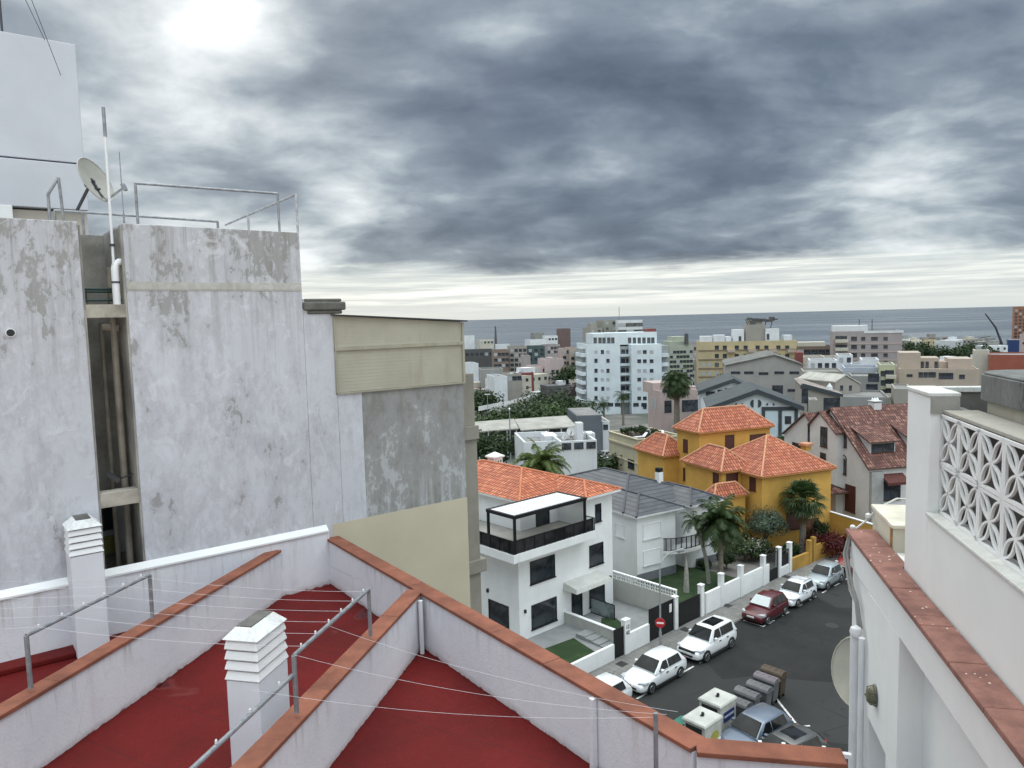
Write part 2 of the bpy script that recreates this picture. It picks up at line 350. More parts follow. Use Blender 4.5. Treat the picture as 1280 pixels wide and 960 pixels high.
band = t.ramp(st, [(.36, (.46,.51,.53)), (.5, (.62,.66,.645)), (.64, (.88,.90,.85))])
band = t.mix(t.mapr(Z, .004, .03, .9, 0), band, (.61,.65,.635))
col = t.mix(t.math('MULTIPLY', slot, .96), cloud, band)
lift = t.mapr(Z, .46, .95, 1, 5.4)          # thinner cloud overhead
back = t.math('ADD', 1, t.math('MULTIPLY', t.mapr(Y, -.7, .3, 1.9, 0), t.mapr(X, -.9, .9, .6, 1.3)))           # brighter sky inland
bri = t.math('MULTIPLY', lift, back)
n = t.node('ShaderNodeVectorMath', operation='SCALE'); t.k.new(col, n.inputs[0]); t.k.new(t.math('MULTIPLY', bri, 10), n.inputs['Scale'])
warm = t.mix(t.math('MAXIMUM', t.mapr(Z, .46, .9), t.mapr(Y, -.4, .3, 1, 0)), (1,1,1), (1.08,1.0,.88), 'MIX')
fin = t.mix(.05, t.mix(1, n.outputs[0], warm, 'MULTIPLY'), sky.outputs[0]); t.k.new(fin, bg.inputs[0])

# ================================================================ ground, sea, street
m, t, b, tc = mat_new('town_ground'); v = tc.outputs['Object']
a1 = t.noise(v, .02, 6, .6); a2 = t.noise(v, .12, 5, .65)
cc = t.mix(t.mapr(a1, .42, .6), (.10,.098,.092), (.035,.05,.025)); cc = t.mix(t.math('MULTIPLY', t.mapr(a2, .5, .62), .7), cc, (.20,.19,.175))
t.k.new(cc, b.inputs['Base Color']); b.inputs['Roughness'].default_value = .9
g = MB(); ys = [-60, 0, 40, 80, 120, 180, 254, 330, 420, 600, 800, 1000, 1400, 1700]; xs = [-2200, -1000, -400, -120, 0, 120, 400, 1000, 2200]
vv = [(x, y, terrain(y) - .03) for y in ys for x in xs]; nx = len(xs)
g.add(vv, [(j*nx+i, j*nx+i+1, (j+1)*nx+i+1, (j+1)*nx+i) for j in range(len(ys)-1) for i in range(nx-1)])
tag(g.build('ground', m), kind='structure')
m, t, b, tc = mat_new('sea_water'); v = tc.outputs['Object']
p1 = t.noise(t.vm(v, (.00035, .0016, 1), (0,0,0), (0,0,.12)), 1, 5, .6, .3)
cc = t.mix(t.mapr(p1, .4, .62), (.07,.085,.105), (.11,.125,.14)); t.k.new(cc, b.inputs['Base Color'])
t.k.new(t.mapr(p1, .4, .62, .42, .25), b.inputs['Roughness']); b.inputs['Specular IOR Level'].default_value = .42
wv = t.noise(t.vm(v, (.02, .05, 1)), 1, 4, .6); bump(t, b, wv, 1, 6)
tag(MB().add([(-60000, 1150, -80), (60000, 1150, -80), (60000, 90000, -80), (-60000, 90000, -80)], [(0,1,2,3)]).build('sea', m), kind='structure')
# street frame: x along the street, y towards the villas
ST = Fr((0, 0, -21), 42)
def st_obj(mb, name, mat, kind='structure', **k):
    o = mb.build(name, mat, **k); o.location = ST.o; o.rotation_euler = (0, 0, ST.a); return tag(o, kind=kind)
m, t, b, tc = mat_new('asphalt'); v = tc.outputs['Object']
a1 = t.noise(v, .18, 6, .6, .2); a2 = t.noise(v, 30, 3, .7); a3 = t.noise(t.vm(v, (.25, 2.2, 1)), .8, 5, .6)
cc = t.mix(t.mapr(a1, .4, .6), (.014,.014,.0145), (.022,.022,.0225)); cc = t.mix(t.math('MULTIPLY', t.mapr(a2, .45, .7), .25), cc, (.07,.07,.07))
cc = t.mix(t.math('MULTIPLY', t.mapr(a3, .56, .70), .5), cc, (.014,.014,.015))
pt = t.node('ShaderNodeTexVoronoi'); t.put(pt.inputs['Vector'], v); t.put(pt.inputs['Scale'], .16); cc = t.mix(t.mapr(pt.outputs['Color'], .70, .72, 0, .45), cc, (.045,.045,.044))
oil = t.noise(v, 1.1, 3, .5); cc = t.mix(t.mapr(oil, .66, .74, 0, .55), cc, (.010,.010,.010))
ck = t.node('ShaderNodeTexVoronoi', feature='DISTANCE_TO_EDGE'); t.put(ck.inputs['Vector'], t.vm(v, (1,1,1))); t.put(ck.inputs['Scale'], .35); cc = t.mix(t.math('MULTIPLY', t.mapr(ck.outputs['Distance'], .0, .012, 1, 0), t.mapr(a1, .45, .6)), cc, (.012,.012,.012))
t.k.new(cc, b.inputs['Base Color']); b.inputs['Roughness'].default_value = .85; b.inputs['Specular IOR Level'].default_value = .25; bump(t, b, a2, .3, .01)
st_obj(MB().add([(-60, -14, 0), (130, -14, 0), (130, 26.4, 0), (-60, 26.4, 0)], [(0,1,2,3)]), 'road', m)
m, t, b, tc = mat_new('pavement_slabs'); v = tc.outputs['Object']
br = t.node('ShaderNodeTexBrick'); t.put(br.inputs['Vector'], v); br.offset = 0; t.put(br.inputs['Scale'], 1.0)
t.put(br.inputs['Color1'], (.17,.165,.155)); t.put(br.inputs['Color2'], (.20,.195,.185)); t.put(br.inputs['Mortar'], (.10,.095,.09)); t.put(br.inputs['Mortar Size'], .012)
t.put(br.inputs['Brick Width'], .4); t.put(br.inputs['Row Height'], .4)
nn = t.noise(v, .9, 6, .65); cc = t.mix(t.math('MULTIPLY', t.mapr(nn, .45, .7), .55), br.outputs[0], (.10,.097,.09))
t.k.new(cc, b.inputs['Base Color']); b.inputs['Roughness'].default_value = .85
st_obj(MB().box(-60, 130, 26.55, 28.7, -.2, .13), 'pavement', m)
st_obj(MB().box(-60, 130, 26.4, 26.549, -.2, .134), 'kerb', paint('kerb_stone', (.20,.195,.185), .8, .25, 1.5), bevel=.015)
LINE = paint('road_paint', (.62,.62,.60), .7, .2, 3, .2)
mk = MB()
for i in range(34):
    x0 = 27.0 + i * 2.0
    if 40.5 < x0 < 43.2: continue
    mk.add([(x0, 24.78, .005), (x0 + .95, 24.78, .005), (x0 + .95, 24.90, .005), (x0, 24.90, .005)], [(0,1,2,3)])
for x0 in (35.45, 44.4):
    mk.add([(x0, 24.80, .009), (x0 + .12, 24.80, .009), (x0 + .12, 26.3, .009), (x0, 26.3, .009)], [(0,1,2,3)])
    mk.add([(x0 - .0, 24.78, .013), (x0 + .95, 24.78, .013), (x0 + .95, 24.9, .013), (x0 - .0, 24.9, .013)], [(0,1,2,3)])
a, b2 = ST.l(atz(970, 873, -21)), ST.l(atz(998, 908, -21))
d = Vector((b2[0]-a[0], b2[1]-a[1], 0)).normalized() * .06; pz = Vector((-d.y, d.x, 0)); A_ = Vector((a[0], a[1], .005)); B_ = Vector((b2[0], b2[1], .005))
mk.add([A_-pz, B_-pz, B_+pz, A_+pz], [(0,1,2,3)])
e = (A_-B_).normalized(); q = Vector((-e.y, e.x, 0)); B2 = B_ + Vector((0,0,.004)); mk.add([B2-e*.06, B2+e*.06, B2+e*.06-q*.6, B2-e*.06-q*.6], [(0,1,2,3)])
st_obj(mk, 'road_markings', LINE)
for (px, py, lab) in ((970, 796, 'round iron manhole cover in the empty middle of the street'),):
    p = atz(1040, 782, -21); mb = MB(); mb.lathe((0,0,0), [(.42,0),(.42,.006),(.36,.008)], 20)
    o = mb.build('manhole_cover', paint('cast_iron', (.03,.03,.032), .6, .2, 12)); o.location = (p[0], p[1], -20.995); tag(o, lab, 'manhole cover')
for i, (px, py, lab) in enumerate(((777, 830, 'square drain cover in pavement by the black pedestrian gate'), (857, 787, 'square drain cover in pavement by the black garage gate'),
                        (909, 757, 'square drain cover in pavement halfway along the white garden wall'), (983, 721, 'square drain cover in pavement before the white gate posts near the yellow wall'))):
    p = atz(px, py, -20.87); o = MB().box(-.3, .3, -.28, .28, 0, .012).build('drain_cover', paint('cast_iron2', (.035,.034,.034), .7, .2, 12), bevel=.005)
    o.location = (p[0], p[1], -20.868); o.rotation_euler = (0, 0, rad(42)); tag(o, lab, 'drain cover', 'drain covers in the pavement')
# ================================================================ our own roof (frame: x right, y forward)
WF = Fr((0, 0, 0), -12.8)
own = thing('apartment_building', 'white building with red membrane roof terrace and terracotta topped parapets in the foreground', 'building', (0, 0, -21), -12.8)
def local(ob): ob.location = (0, 0, 21); return ob       # parts are laid out at eye level zero
pcx, pcy = -6.61, 12.82; FZ = -5.0; CZ = -4.1
nbd = (math.cos(rad(50.8)), math.sin(rad(50.8)))          # neighbour's wall direction in this frame
def nbw(s): return (pcx + nbd[0]*s, pcy + nbd[1]*s)
par = Vector((.06 - pcx, 6.96 - pcy, 0)); par.normalize(); pn = Vector((-par.y, par.x, 0))   # outward normal of the street parapet
body = MB().prism([nbw(-.02), (.2, 6.98), (1.48, 7.02), (1.48, -6), (-14, -6), nbw(-13)], -16, FZ - .12)
local(body.build('wall', WHITE, own))
local(MB().prism([(pcx+.05, pcy), (.1, 6.95), (1.45, 7.0), (1.45, -5.5), (-13.5, -5.5), nbw(-12)], FZ - .12, FZ).build('roof_deck', ROOFRED, own))
def wall_run(p, q, z0, z1, wd, cap=True, side=0, seams=1.0):
    p = Vector((p[0], p[1], 0)); q = Vector((q[0], q[1], 0)); d = (q-p).normalized(); n_ = Vector((-d.y, d.x, 0)); L = (q-p).length
    a, b3 = n_ * (side + wd/2), n_ * (side - wd/2)
    w_ = MB().prism([tuple((p+a)[:2]), tuple((q+a)[:2]), tuple((q+b3)[:2]), tuple((p+b3)[:2])], z0, z1)
    wo = local(w_.build('parapet_wall', PARA, own, bevel=.01))
    if cap:
        k = MB(); a, b3 = n_ * (side + wd/2 + .03), n_ * (side - wd/2 - .03); nseg = max(1, int(L / seams)); rs = random.Random(int(L*97))
        for i in range(nseg):
            s0, s1 = L * i / nseg + .003, L * (i+1) / nseg - .003; P0, P1 = p + d*s0, p + d*s1; dz = rs.uniform(-.003, .003)
            k.prism([tuple((P0+a)[:2]), tuple((P1+a)[:2]), tuple((P1+b3)[:2]), tuple((P0+b3)[:2])], z1, z1 + .05 + dz)
        c = k.build('coping', COPING, wo, bevel=.008)
        j = MB(); a, b3 = n_ * (side + wd/2 + .025), n_ * (side - wd/2 - .025)
        j.prism([tuple((p+a)[:2]), tuple((q+a)[:2]), tuple((q+b3)[:2]), tuple((p+b3)[:2])], z1 + .001, z1 + .044); j.build('mortar_bed', COPJOINT, wo)
    return wo
T = CZ - .05
wall_run(nbw(.06), (.0 + .14, 6.93 + .05), FZ, T, .2, side=.03)               # street parapet
wall_run((.13, 6.95), (1.46, 7.0), FZ, T, .2, side=.03)                     # short parapet by the wing
wall_run((-7.24, -4), (-7.24, 12.0), FZ, T, .18)                            # left divider
wall_run((-3.98, -4), (-3.98, 10.46), FZ, T, .2)                             # middle divider
pp = MB().tube([(-3.82, 10.24, FZ), (-3.82, 10.24, T - .03)], .035, 10); local(pp.build('downpipe', PVC, own, smooth=True))
a = Vector((-6.61, 12.82, 0))
PSX = (Vector(WF.l(atz(727, 872, CZ))) - a).dot(par)
for sx in (PSX,):
    q = a + par * sx - pn * .047; local(MB().prism([tuple((q + par*dx_ + pn*dy_)[:2]) for dx_, dy_ in ((-.03,-.035),(.03,-.035),(.03,.03),(-.03,.03))], FZ, T - .01).build('wall_pilaster', PARA, own))

# damp patches and upstand on the membrane
up = MB(); up.prism([nbw(-2.4), nbw(-7.5), (nbw(-7.5)[0]+.25, nbw(-7.5)[1]-.2), (nbw(-2.4)[0]+.35, nbw(-2.4)[1]-.28)], FZ, FZ + .09)
local(up.build('membrane_upstand', ROOFRED, own, bevel=.02))
# painted base band and mortar fillet against the neighbour's wall
bb = MB(); n3 = (nbd[1], -nbd[0])
def off(s, o_): p = nbw(s); return (p[0]+n3[0]*o_, p[1]+n3[1]*o_)
bb.prism([off(-12, .0), off(0, .0), off(0, .07), off(-12, .07)], FZ, -3.93); bo = local(bb.build('base_band', PARA, own))
fl = MB(); k = []
for s in (-12, -.02):
    for o_, z in ((.0, -3.84), (.1, -3.93), (.1, -3.96), (.0, -3.96)): p = off(s, o_); k.append((p[0], p[1], z))
fl.add(k, [(0,1,5,4), (1,2,6,5), (2,3,7,6), (3,0,4,7), (0,3,2,1), (4,5,6,7)]); fl.build('mortar_fillet', WHITE2, bo)

# right wing: facade towards the street, coping, tall wall with pierced blocks
wing = thing('roof_wing', 'white wing wall with weathered terracotta coping running away on the right', 'building', (0, 0, -21), -12.8)
def lw(ob): ob.location = (0, 0, 21); return ob

fw = MB()
fw.box(2.44, 3.4, -3, 10.0, -16, -2.87)
fw.box(2.12, 2.439, -3, 10.05, -3.27, -2.86)
fw.box(2.15, 2.439, 9.1, 10.04, -16, -3.271); fw.box(2.121, 2.439, 7.85, 9.099, -4.75, -3.271); fw.box(2.121, 2.439, 7.85, 8.25, -16, -4.751)
fw.box(2.121, 2.439, 3.6, 4.1, -16, -3.271); fw.box(2.119, 2.16, 8.62, 9.0, -3.75, -3.272)
lw(fw.build('facade', WHITE2, wing, bevel=.005))
m, t, b, tc = mat_new('weathered_coping'); v = tc.outputs['Object']
n1 = t.noise(v, 3.2, 6, .6); n2 = t.noise(v, 26, 3, .5); n4 = t.noise(v, 90, 2, .5)
cc = t.mix(t.mapr(n1, .35, .65), (.17,.075,.06), (.29,.135,.105)); cc = t.mix(t.math('MULTIPLY', t.mapr(n4, .5, .7), .3), cc, (.09,.04,.03))
sp = t.node('ShaderNodeTexVoronoi'); t.put(sp.inputs['Vector'], v); t.put(sp.inputs['Scale'], 13); 
msk = t.math('MULTIPLY', t.mapr(t.math('ADD', sp.outputs['Distance'], t.math('MULTIPLY', n2, .12)), .17, .215, 1, 0), t.mapr(t.noise(v, 3.0, 2, .5), .5, .56, 0, 1))
cc = t.mix(msk, cc, (.68,.60,.55))
t.k.new(cc, b.inputs['Base Color']); b.inputs['Roughness'].default_value = .8; bump(t, b, t.math('ADD', n1, n4), .4, .01)
WCOP = m
k = MB(); ycuts = [10.09, 9.35, 8.62, 7.95, 7.25, 7.02, 6.3, 5.6, 4.9, 4.2, 3.3, 2.4, 1.5, .5, -.6]
for a, b2 in zip(ycuts[:-1], ycuts[1:]): k.box(2.065, 2.345 if a < 9 else 2.42, b2 + .003, a - .003, -2.86, -2.80 + random.uniform(-.003, .003))
cop = lw(k.build('coping', WCOP, wing, bevel=.01)); MB().box(2.075, 2.34, -.6, 10.07, -2.859, -2.808).build('mortar_bed', COPJOINT, cop)
tw = MB(); tw.box(2.36, 2.62, -.6, 7.88, -5, -2.03); tw.box(2.36, 2.62, 7.881, 8.6, -5, -.86)
WALLST = peeling('stained_white_wall', (.74,.75,.76), (.45,.44,.40), (.30,.28,.24), amount=-.35, seed=5, zdark=(-1.6, -.9, .10))
lw(tw.build('screen_wall', WHITE2, wing, bevel=.006))
lg = MB(); lg.box(2.34, 2.5, -.6, 7.875, -2.03, -1.995); lg.box(2.345, 2.63, 7.87, 8.62, -.859, -.82)
lg.box(2.62, 3.3, 8.5, 8.62, -.88, -.825)
MOSSY = peeling('mossy_ledge', (.62,.62,.60), (.40,.39,.35), (.14,.135,.11), amount=.25, seed=2)
lw(lg.build('ledge', MOSSY, wing, bevel=.008))
lw(MB().box(2.365, 2.618, 7.862, 7.8795, -1.02, -.861).build('damp_patch', CONC, wing))
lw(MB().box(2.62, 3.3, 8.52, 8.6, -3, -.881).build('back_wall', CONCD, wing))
ar = MB(); ar.tube([(2.80 + .17*math.cos(a), 8.47, -1.22 + .17*math.sin(a)) for a in [math.pi*i/10 for i in range(11)]], .025, 6); lw(ar.build('arch_rib', CONC, wing, smooth=True))
# pierced blocks
cell = .485; blk = MB(); X0 = 2.455; th = .024
def strip(pts, w_):
    for (a, b_) in zip(pts[:-1], pts[1:]):
        a = Vector(a); b_ = Vector(b_); d = (b_-a).normalized(); n_ = Vector((-d.y, d.x)) * w_ / 2; e = d * w_ * .12; a -= e; b_ += e
        q = [a-n_, b_-n_, b_+n_, a+n_]
        blk.add([(0, p.x, p.y) for p in q] + [(th, p.x, p.y) for p in q], [(0,1,2,3),(7,6,5,4),(0,4,5,1),(1,5,6,2),(2,6,7,3),(3,7,4,0)])
h = cell / 2 - .004
for (a, b_) in (((-h+.014,-h),(-h+.014,h)), ((h-.014,-h),(h-.014,h)), ((-h,-h+.014),(h,-h+.014)), ((-h,h-.014),(h,h-.014))): strip([a, b_], .030)
for sx in (-1, 1):
    for sz in (-1, 1):
        for bow in (-1, 1):
            pts = []
            for i in range(9):
                s_ = i / 8; L = (h - .02) * 1.35; q = math.sin(math.pi * s_) * .052 * bow
                px_, pz_ = sx * (h-.02) * s_, sz * (h-.02) * s_
                nx_, nz_ = -sz * .7071, sx * .7071
                pts.append((px_ + nx_*q, pz_ + nz_*q))
            strip(pts, .021)
b0 = blk.build('pierced_block', WHITE2, wing, normals=True)
first = True
for r_ in range(2):
    for i in range(16):
        o = b0 if first else put(b0, wing, (0,0,0)); first = False
        o.location = (X0, 7.875 - cell * (i + .5), 21 - 1.025 - cell * (r_ + .5))
lw(MB().box(2.47, 2.78, -.6, 7.86, -1.02, -.985).build('screen_coping', peeling('grey_coping', (.36,.34,.30), (.28,.27,.24), (.15,.145,.13), amount=.2, seed=6), wing, bevel=.008))
lw(MB().box(2.66, 2.785, -.6, 7.86, -4, -1.03).build('screen_shade_panel', CONCD, wing))  # added dark panel, its colour gives the block openings their shade
# water tank hut behind the pierced screen
hut = thing('rooftop_hut', 'beige rendered rooftop hut with dark weathered flat cap behind the pierced screen', 'hut', (0, 0, -5), -12.8)
def rr(x0, x1, y0, y1, r):
    p = [(x1, y0), (x1, y1)] ; 
    for i in range(9): a = math.pi/2 + math.pi/2*i/8; p.append((x0 + r + r*math.cos(a), y1 - r + r*math.sin(a)))
    return p + [(x0, y0)]
BEI = peeling('beige_hut_render', (.36,.345,.29), (.27,.26,.22), (.20,.19,.16), amount=-.1, seed=3)
o = MB().prism(rr(2.79, 4.6, -.5, 7.98, .35), 0, 4.13).build('wall', BEI, hut, smooth=True)
CAPM = peeling('weathered_dark_cap', (.20,.205,.195), (.085,.088,.09), (.035,.037,.04), amount=.75, seed=11)
cp_ = MB().prism(rr(2.74, 4.7, -.55, 8.03, .38), 4.131, 4.37); cp_.prism(rr(2.76, 4.66, -.5, 8.01, .37), 4.371, 4.39)
cp_.build('roof_cap', CAPM, hut, bevel=.008)
# far terrace box with rust run and cable
ft = thing('roof_hut', 'low cream plastered stair head with a rust run just past the terracotta coping end', 'stair head', (0, 0, -5), -12.8)
TA, TB = WF.on(0, 2.44, 1117, 655), WF.on(0, 2.44, 1091, 631)
TZ = (TA[2]+TB[2])/2 + 5
MB().box(2.63, 3.6, 8.63, TA[1]-.001, -1, TZ-.12).build('lower_wall', paint('cream_render', (.55,.52,.43), .8, .1, 1, .4, (.32,.18,.07)), ft, bevel=.01)
MB().box(TA[0], 3.6, TA[1], TB[1], -1, TZ-.05).build('wall', paint('cream_render', (.55,.52,.43), .8, .1, 1, .4, (.32,.18,.07)), ft, bevel=.01)
MB().box(TA[0]-.02, 3.63, TA[1]-.02, TB[1]+.02, TZ-.049, TZ).build('top_slab', paint('cream_slab', (.62,.58,.48), .8, .15, 2, .4, (.35,.3,.22)), ft, bevel=.01)
MB().box(TA[0]-.012, TA[0]-.001, TA[1]+.03, TA[1]+.1, 1.5, TZ-.05).build('rust_run', paint('rust', (.36,.19,.06), .9, .3, 6), ft)
def at_w(ob): ob.location = (0, 0, 0); ob.rotation_euler = (0, 0, rad(-12.8)); return ob
cb = MB().tube([(2.95,10.5,-2.5), (2.75,10.4,-2.47), (2.5,10.3,-2.58), (2.32,10.2,-2.74), (2.13,10.1,-2.86), (2.04,10.0,-3.15), (2.06,9.75,-3.5), (2.09,9.5,-3.62)], .013, 6)
tag(at_w(cb.build('loose_cable', plain('pale_cable', (.5,.49,.46), .5), smooth=True)), 'pale cable looping over the far end of the terracotta coping', 'cable')
for q in ((2.16, 10.12, -2.80), (2.36, 10.2, -2.66)):
    tag(at_w(MB().lathe((q[0], q[1], q[2]), [(.02,-.04),(.034,-.02),(.034,.02),(.02,.035)], 10).build('cable_clip', PVC)), 'white clip holding the pale looping cable, ' + ('the one right on the coping corner' if q[0] < 2.2 else 'the one further along beside the cream stair head'), 'cable clip', 'cable clips')
pp = thing('downpipe', 'pair of white plastic downpipes with round elbow on the right wing facade', 'downpipe', (0, 0, -21), -12.8)
def zp(o_): o_.location = (0, 0, 21); return o_
zp(MB().tube([(2.045, 9.4, -3.93), (2.045, 9.4, -20.9)], .05, 12).build('pipe', PVC, pp, smooth=True))
zp(MB().tube([(2.075, 9.16, -3.86), (2.075, 9.16, -20.9)], .036, 12).build('pipe', PVC, pp, smooth=True))
zp(MB().lathe((2.05, 9.36, -3.87), [(.02,-.08),(.06,-.05),(.073,0),(.06,.05),(.02,.075)], 12).build('elbow', PVC, pp, smooth=True))
dk = MB()
for dx in (0, .035): dk.tube([(2.10+dx*.3, 10.06-dx, -2.9), (2.03+dx, 9.98, -3.1), (2.04+dx, 9.7, -3.42), (2.075+dx*.5, 9.5, -3.55), (2.085+dx, 9.4, -3.85)], .017, 6)
zp(dk.build('grey_conduit', plain('grey_conduit', (.22,.22,.21), .6), pp, smooth=True))
bl = thing('bulkhead_lamp', 'oval caged bulkhead lamp with olive glass on the right wing facade', 'lamp', (0, 0, -5), -12.8)
lp = MB(); P0 = WF.on(0, 2.08, 1090, 869)
for i, (sc, xx) in enumerate(((1, 0), (1, -.05), (.6, -.095))): pass
ob = MB().lathe((0,0,0), [(.075,0),(.08,.02),(.076,.06),(.05,.09),(.01,.1)], 20).build('lens', plain('olive_lamp_glass', (.12,.11,.06), .15), bl, smooth=True)
ob.rotation_euler = (0, rad(-90), 0); ob.location = (2.115, P0[1], P0[2] + 5); ob.scale = (1.45, 1, 1)
cg = MB(); 
for k_ in (-.5, 0, .5): cg.tube([(k_*.13, -.085, .0), (k_*.13, -.07, .07), (k_*.13, 0, .108 - abs(k_)*.04), (k_*.13, .07, .07), (k_*.13, .085, 0)], .007, 6)
cg.tube([(.115*math.cos(a), .083*math.sin(a), .008) for a in [2*math.pi*i/20 for i in range(21)]], .012, 6)
ob = cg.build('cage', plain('dull_steel', (.14,.14,.12), .5, .6), bl, smooth=True); ob.rotation_euler = (0, rad(-90), 0); ob.location = (2.115, P0[1], P0[2] + 5)
def dish(name_label, frame_obj_loc, rotz, R_, tilt, yaw, col, arm=True, cat='satellite dish', scale=1):
    d = thing('satellite_dish', name_label, cat, frame_obj_loc, rotz)
    mb = MB(); n_ = 28; prof = [(R_*k/7, -.16*R_*2*(1-(k/7)**2)*.55) for k in range(8)]
    b_ = len(mb.v)
    for sgn, off_ in ((1, 0), (-1, -.012)):
        st_ = len(mb.v); mb.v.append((0, 0, prof[0][1] + off_))
        for r_, z_ in prof[1:]:
            for k in range(n_): a = 2*math.pi*k/n_; mb.v.append((r_*math.cos(a)*.93, r_*math.sin(a), z_ + off_))
        for k in range(n_): mb.f.append((st_, st_+1+k, st_+1+(k+1)%n_))
        for j in range(6):
            for k in range(n_): k2=(k+1)%n_; mb.f.append((st_+1+j*n_+k, st_+1+(j+1)*n_+k, st_+1+(j+1)*n_+k2, st_+1+j*n_+k2))
    mb.tube([(R_*.93*math.cos(a), R_*math.sin(a), 0) for a in [2*math.pi*i/n_ for i in range(n_+1)]], .012*max(1,scale), 6)
    o_ = mb.build('reflector', paint('dish_metal_' + name_label[:6], col, .5, .08, 3, .2), d, smooth=True)
    rot_ = Matrix.Rotation(rad(yaw), 4, 'Z') @ Matrix.Rotation(rad(tilt), 4, 'X'); o_.matrix_local = rot_
    br_ = MB(); br_.bar((0,0,-.04), (0,0,-.28*R_/.5), .05); br_.bar((0,-.25*R_,-.15*R_), (0,.15*R_,-.2*R_), .05); br_.bar((-.14*R_,-.35*R_,-.1*R_), (.14*R_,-.35*R_,-.1*R_), .03); br_.bar((-.1*R_,-.9*R_,-.03), (.1*R_,0,-.2*R_), .03); br_.bar((.1*R_,-.9*R_,-.03), (-.1*R_,0,-.2*R_), .03)
    o_ = br_.build('bracket', DARKMET, d); o_.matrix_local = rot_
    if arm:
        a_ = MB(); a_.bar((0,-.95*R_,0), (0,-.85*R_,.98*R_), .03*scale); a_.box(-.045,.045,-.9*R_-.04,-.9*R_+.09,.95*R_,1.06*R_)
        o_ = a_.build('feed_arm', GREYMET, d); o_.matrix_local = rot_
    return d
Q = WF.on(1, 10.45, 1072, 841); qw = WF.w(*Q)
dd = dish('beige satellite dish half hidden behind the white downpipes', qw, -12.8, .47, 78, -55, (.44,.42,.36), arm=False)
ms = MB().bar((.04,-.06,-.1), (.35,-.3,-.2), .04); ms.build('wall_bracket', GREYMET, dd)
# white rail lying outside the short parapet
hr = MB(); A1, A2 = WF.on(2, -4.2, 942, 934), WF.on(2, -4.2, 1064, 945)
hr.bar(A1, A2, .04); hr.bar((A1[0], A1[1]+.06, A1[2]-.03), (A2[0], A2[1]+.06, A2[2]-.03), .04)
for f_ in (.08, .33, .75): p_ = Vector(A1).lerp(Vector(A2), f_); hr.bar(p_ + Vector((0,-.1,-.02)), p_ + Vector((0,.14,-.02)), .035)
tag(at_w(hr.build('awning_rail', PVC)), 'white metal awning rail fixed outside the short terracotta parapet', 'rail')
# ---------------- chimneys on the roof
def chimney(label, o3, rot, wx, wy, zt, lou, cols):
    c = thing('roof_chimney', label, 'chimney', o3, rot, 'louvred chimneys on the red roof')
    sh = MB(); sh.box(0, wx, 0, wy, 0, lou); so_ = sh.build('shaft', LILAC, c, bevel=.012)
    lv = MB(); nl = 4; hh = (zt - .13 - lou) / nl; inn = .05
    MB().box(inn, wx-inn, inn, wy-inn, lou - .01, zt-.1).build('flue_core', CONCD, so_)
    for i in range(nl):
        z0 = lou + .012 + i * hh; e = .016 - i*.003; g_ = hh*.84
        v = [(-e,-e,z0),(wx+e,-e,z0),(wx+e,wy+e,z0),(-e,wy+e,z0), (.012,.012,z0+g_),(wx-.012,.012,z0+g_),(wx-.012,wy-.012,z0+g_),(.012,wy-.012,z0+g_)]
        lv.add(v, [(0,3,2,1),(4,5,6,7),(0,1,5,4),(1,2,6,5),(2,3,7,6),(3,0,4,7)])
    lv.build('louvre', WHITE2, c, bevel=.012)
    tp = MB(); z0 = lou + nl*hh + .01; e = .02; k = .25 * wx
    v = [(-e,-e,z0),(wx+e,-e,z0),(wx+e,wy+e,z0),(-e,wy+e,z0), (k,.12*wy,zt),(wx-k,.12*wy,zt),(wx-k,wy-.12*wy,zt),(k,wy-.12*wy,zt)]
    tp.add(v, [(0,3,2,1),(4,5,6,7),(0,1,5,4),(1,2,6,5),(2,3,7,6),(3,0,4,7)])
    tp.build('cap', peeling('flaked_chimney_cap' + str(rot), (.72,.73,.74), (.40,.39,.36), (.10,.10,.09), amount=.2), c, bevel=.01)
    MB().box(k+.01, wx-k-.01, .14*wy, wy-.14*wy, zt-.006, zt+.012).build('cap_lid', CONCD, c)
    return c
pw = WF.w(-4.93, 7.02, -5); chimney('white louvred chimney with flaking cap standing between the two capped dividers', pw, -12.8, .40, .62, 1.67, 1.08, None)
NB = Fr((-3.6, 13.97, 0), 38)
pw = NB.w(-4.33, -.56, -5); chimney('white louvred chimney built against the tall peeling neighbour wall', pw, 38, .44, .5, 2.13, 1.60, None)
# ---------------- clothes line frames and wires
def rack(label, x_, y0, y1, zb, zt, nearpost=True, farpost=True, rr_=.024):
    r_ = thing('drying_rack', label, 'clothes line', WF.w(x_, y0, zb), -12.8, 'clothes line frames on the dividers')
    H_ = zt - zb; L_ = y1 - y0
    MB().tube([(0, 0, H_), (0, L_, H_)], rr_, 8).build('top_rail', GREYMET, r_, smooth=True)
    if nearpost: MB().tube([(0, 0, 0), (0, 0, H_)], rr_*1.1, 8).build('post', GREYMET, r_, smooth=True)
    if farpost: MB().tube([(0, L_, 0), (0, L_, H_)], rr_*1.1, 8).build('post', GREYMET, r_, smooth=True)
    for k_ in range(6):
        MB().lathe((0, L_*(k_+.5)/6, H_+rr_), [(.012,0),(.012,.03),(.006,.04)], 6).build('wire_hook', PVC, r_)
    return r_
rack('tubular clothes line frame on the left terracotta divider', -7.22, 6.7, 8.71, -4.05, -3.43)
rack('tubular clothes line frame standing on the middle terracotta divider', -3.93, 6.75, 8.66, -4.05, -3.43)
rack('pale tubular frame running below the middle one towards the picture bottom', -3.95, 3.6, 6.74, -4.05, -3.64, True, False)
o = MB().tube([(-.24, 6.72, -5), (-.24, 6.72, -3.68)], .022, 8).build('clothes_line_post', GREYMET, smooth=True); tag(at_w(o), 'single grey clothes line post at the bend of the terracotta parapet', 'post')
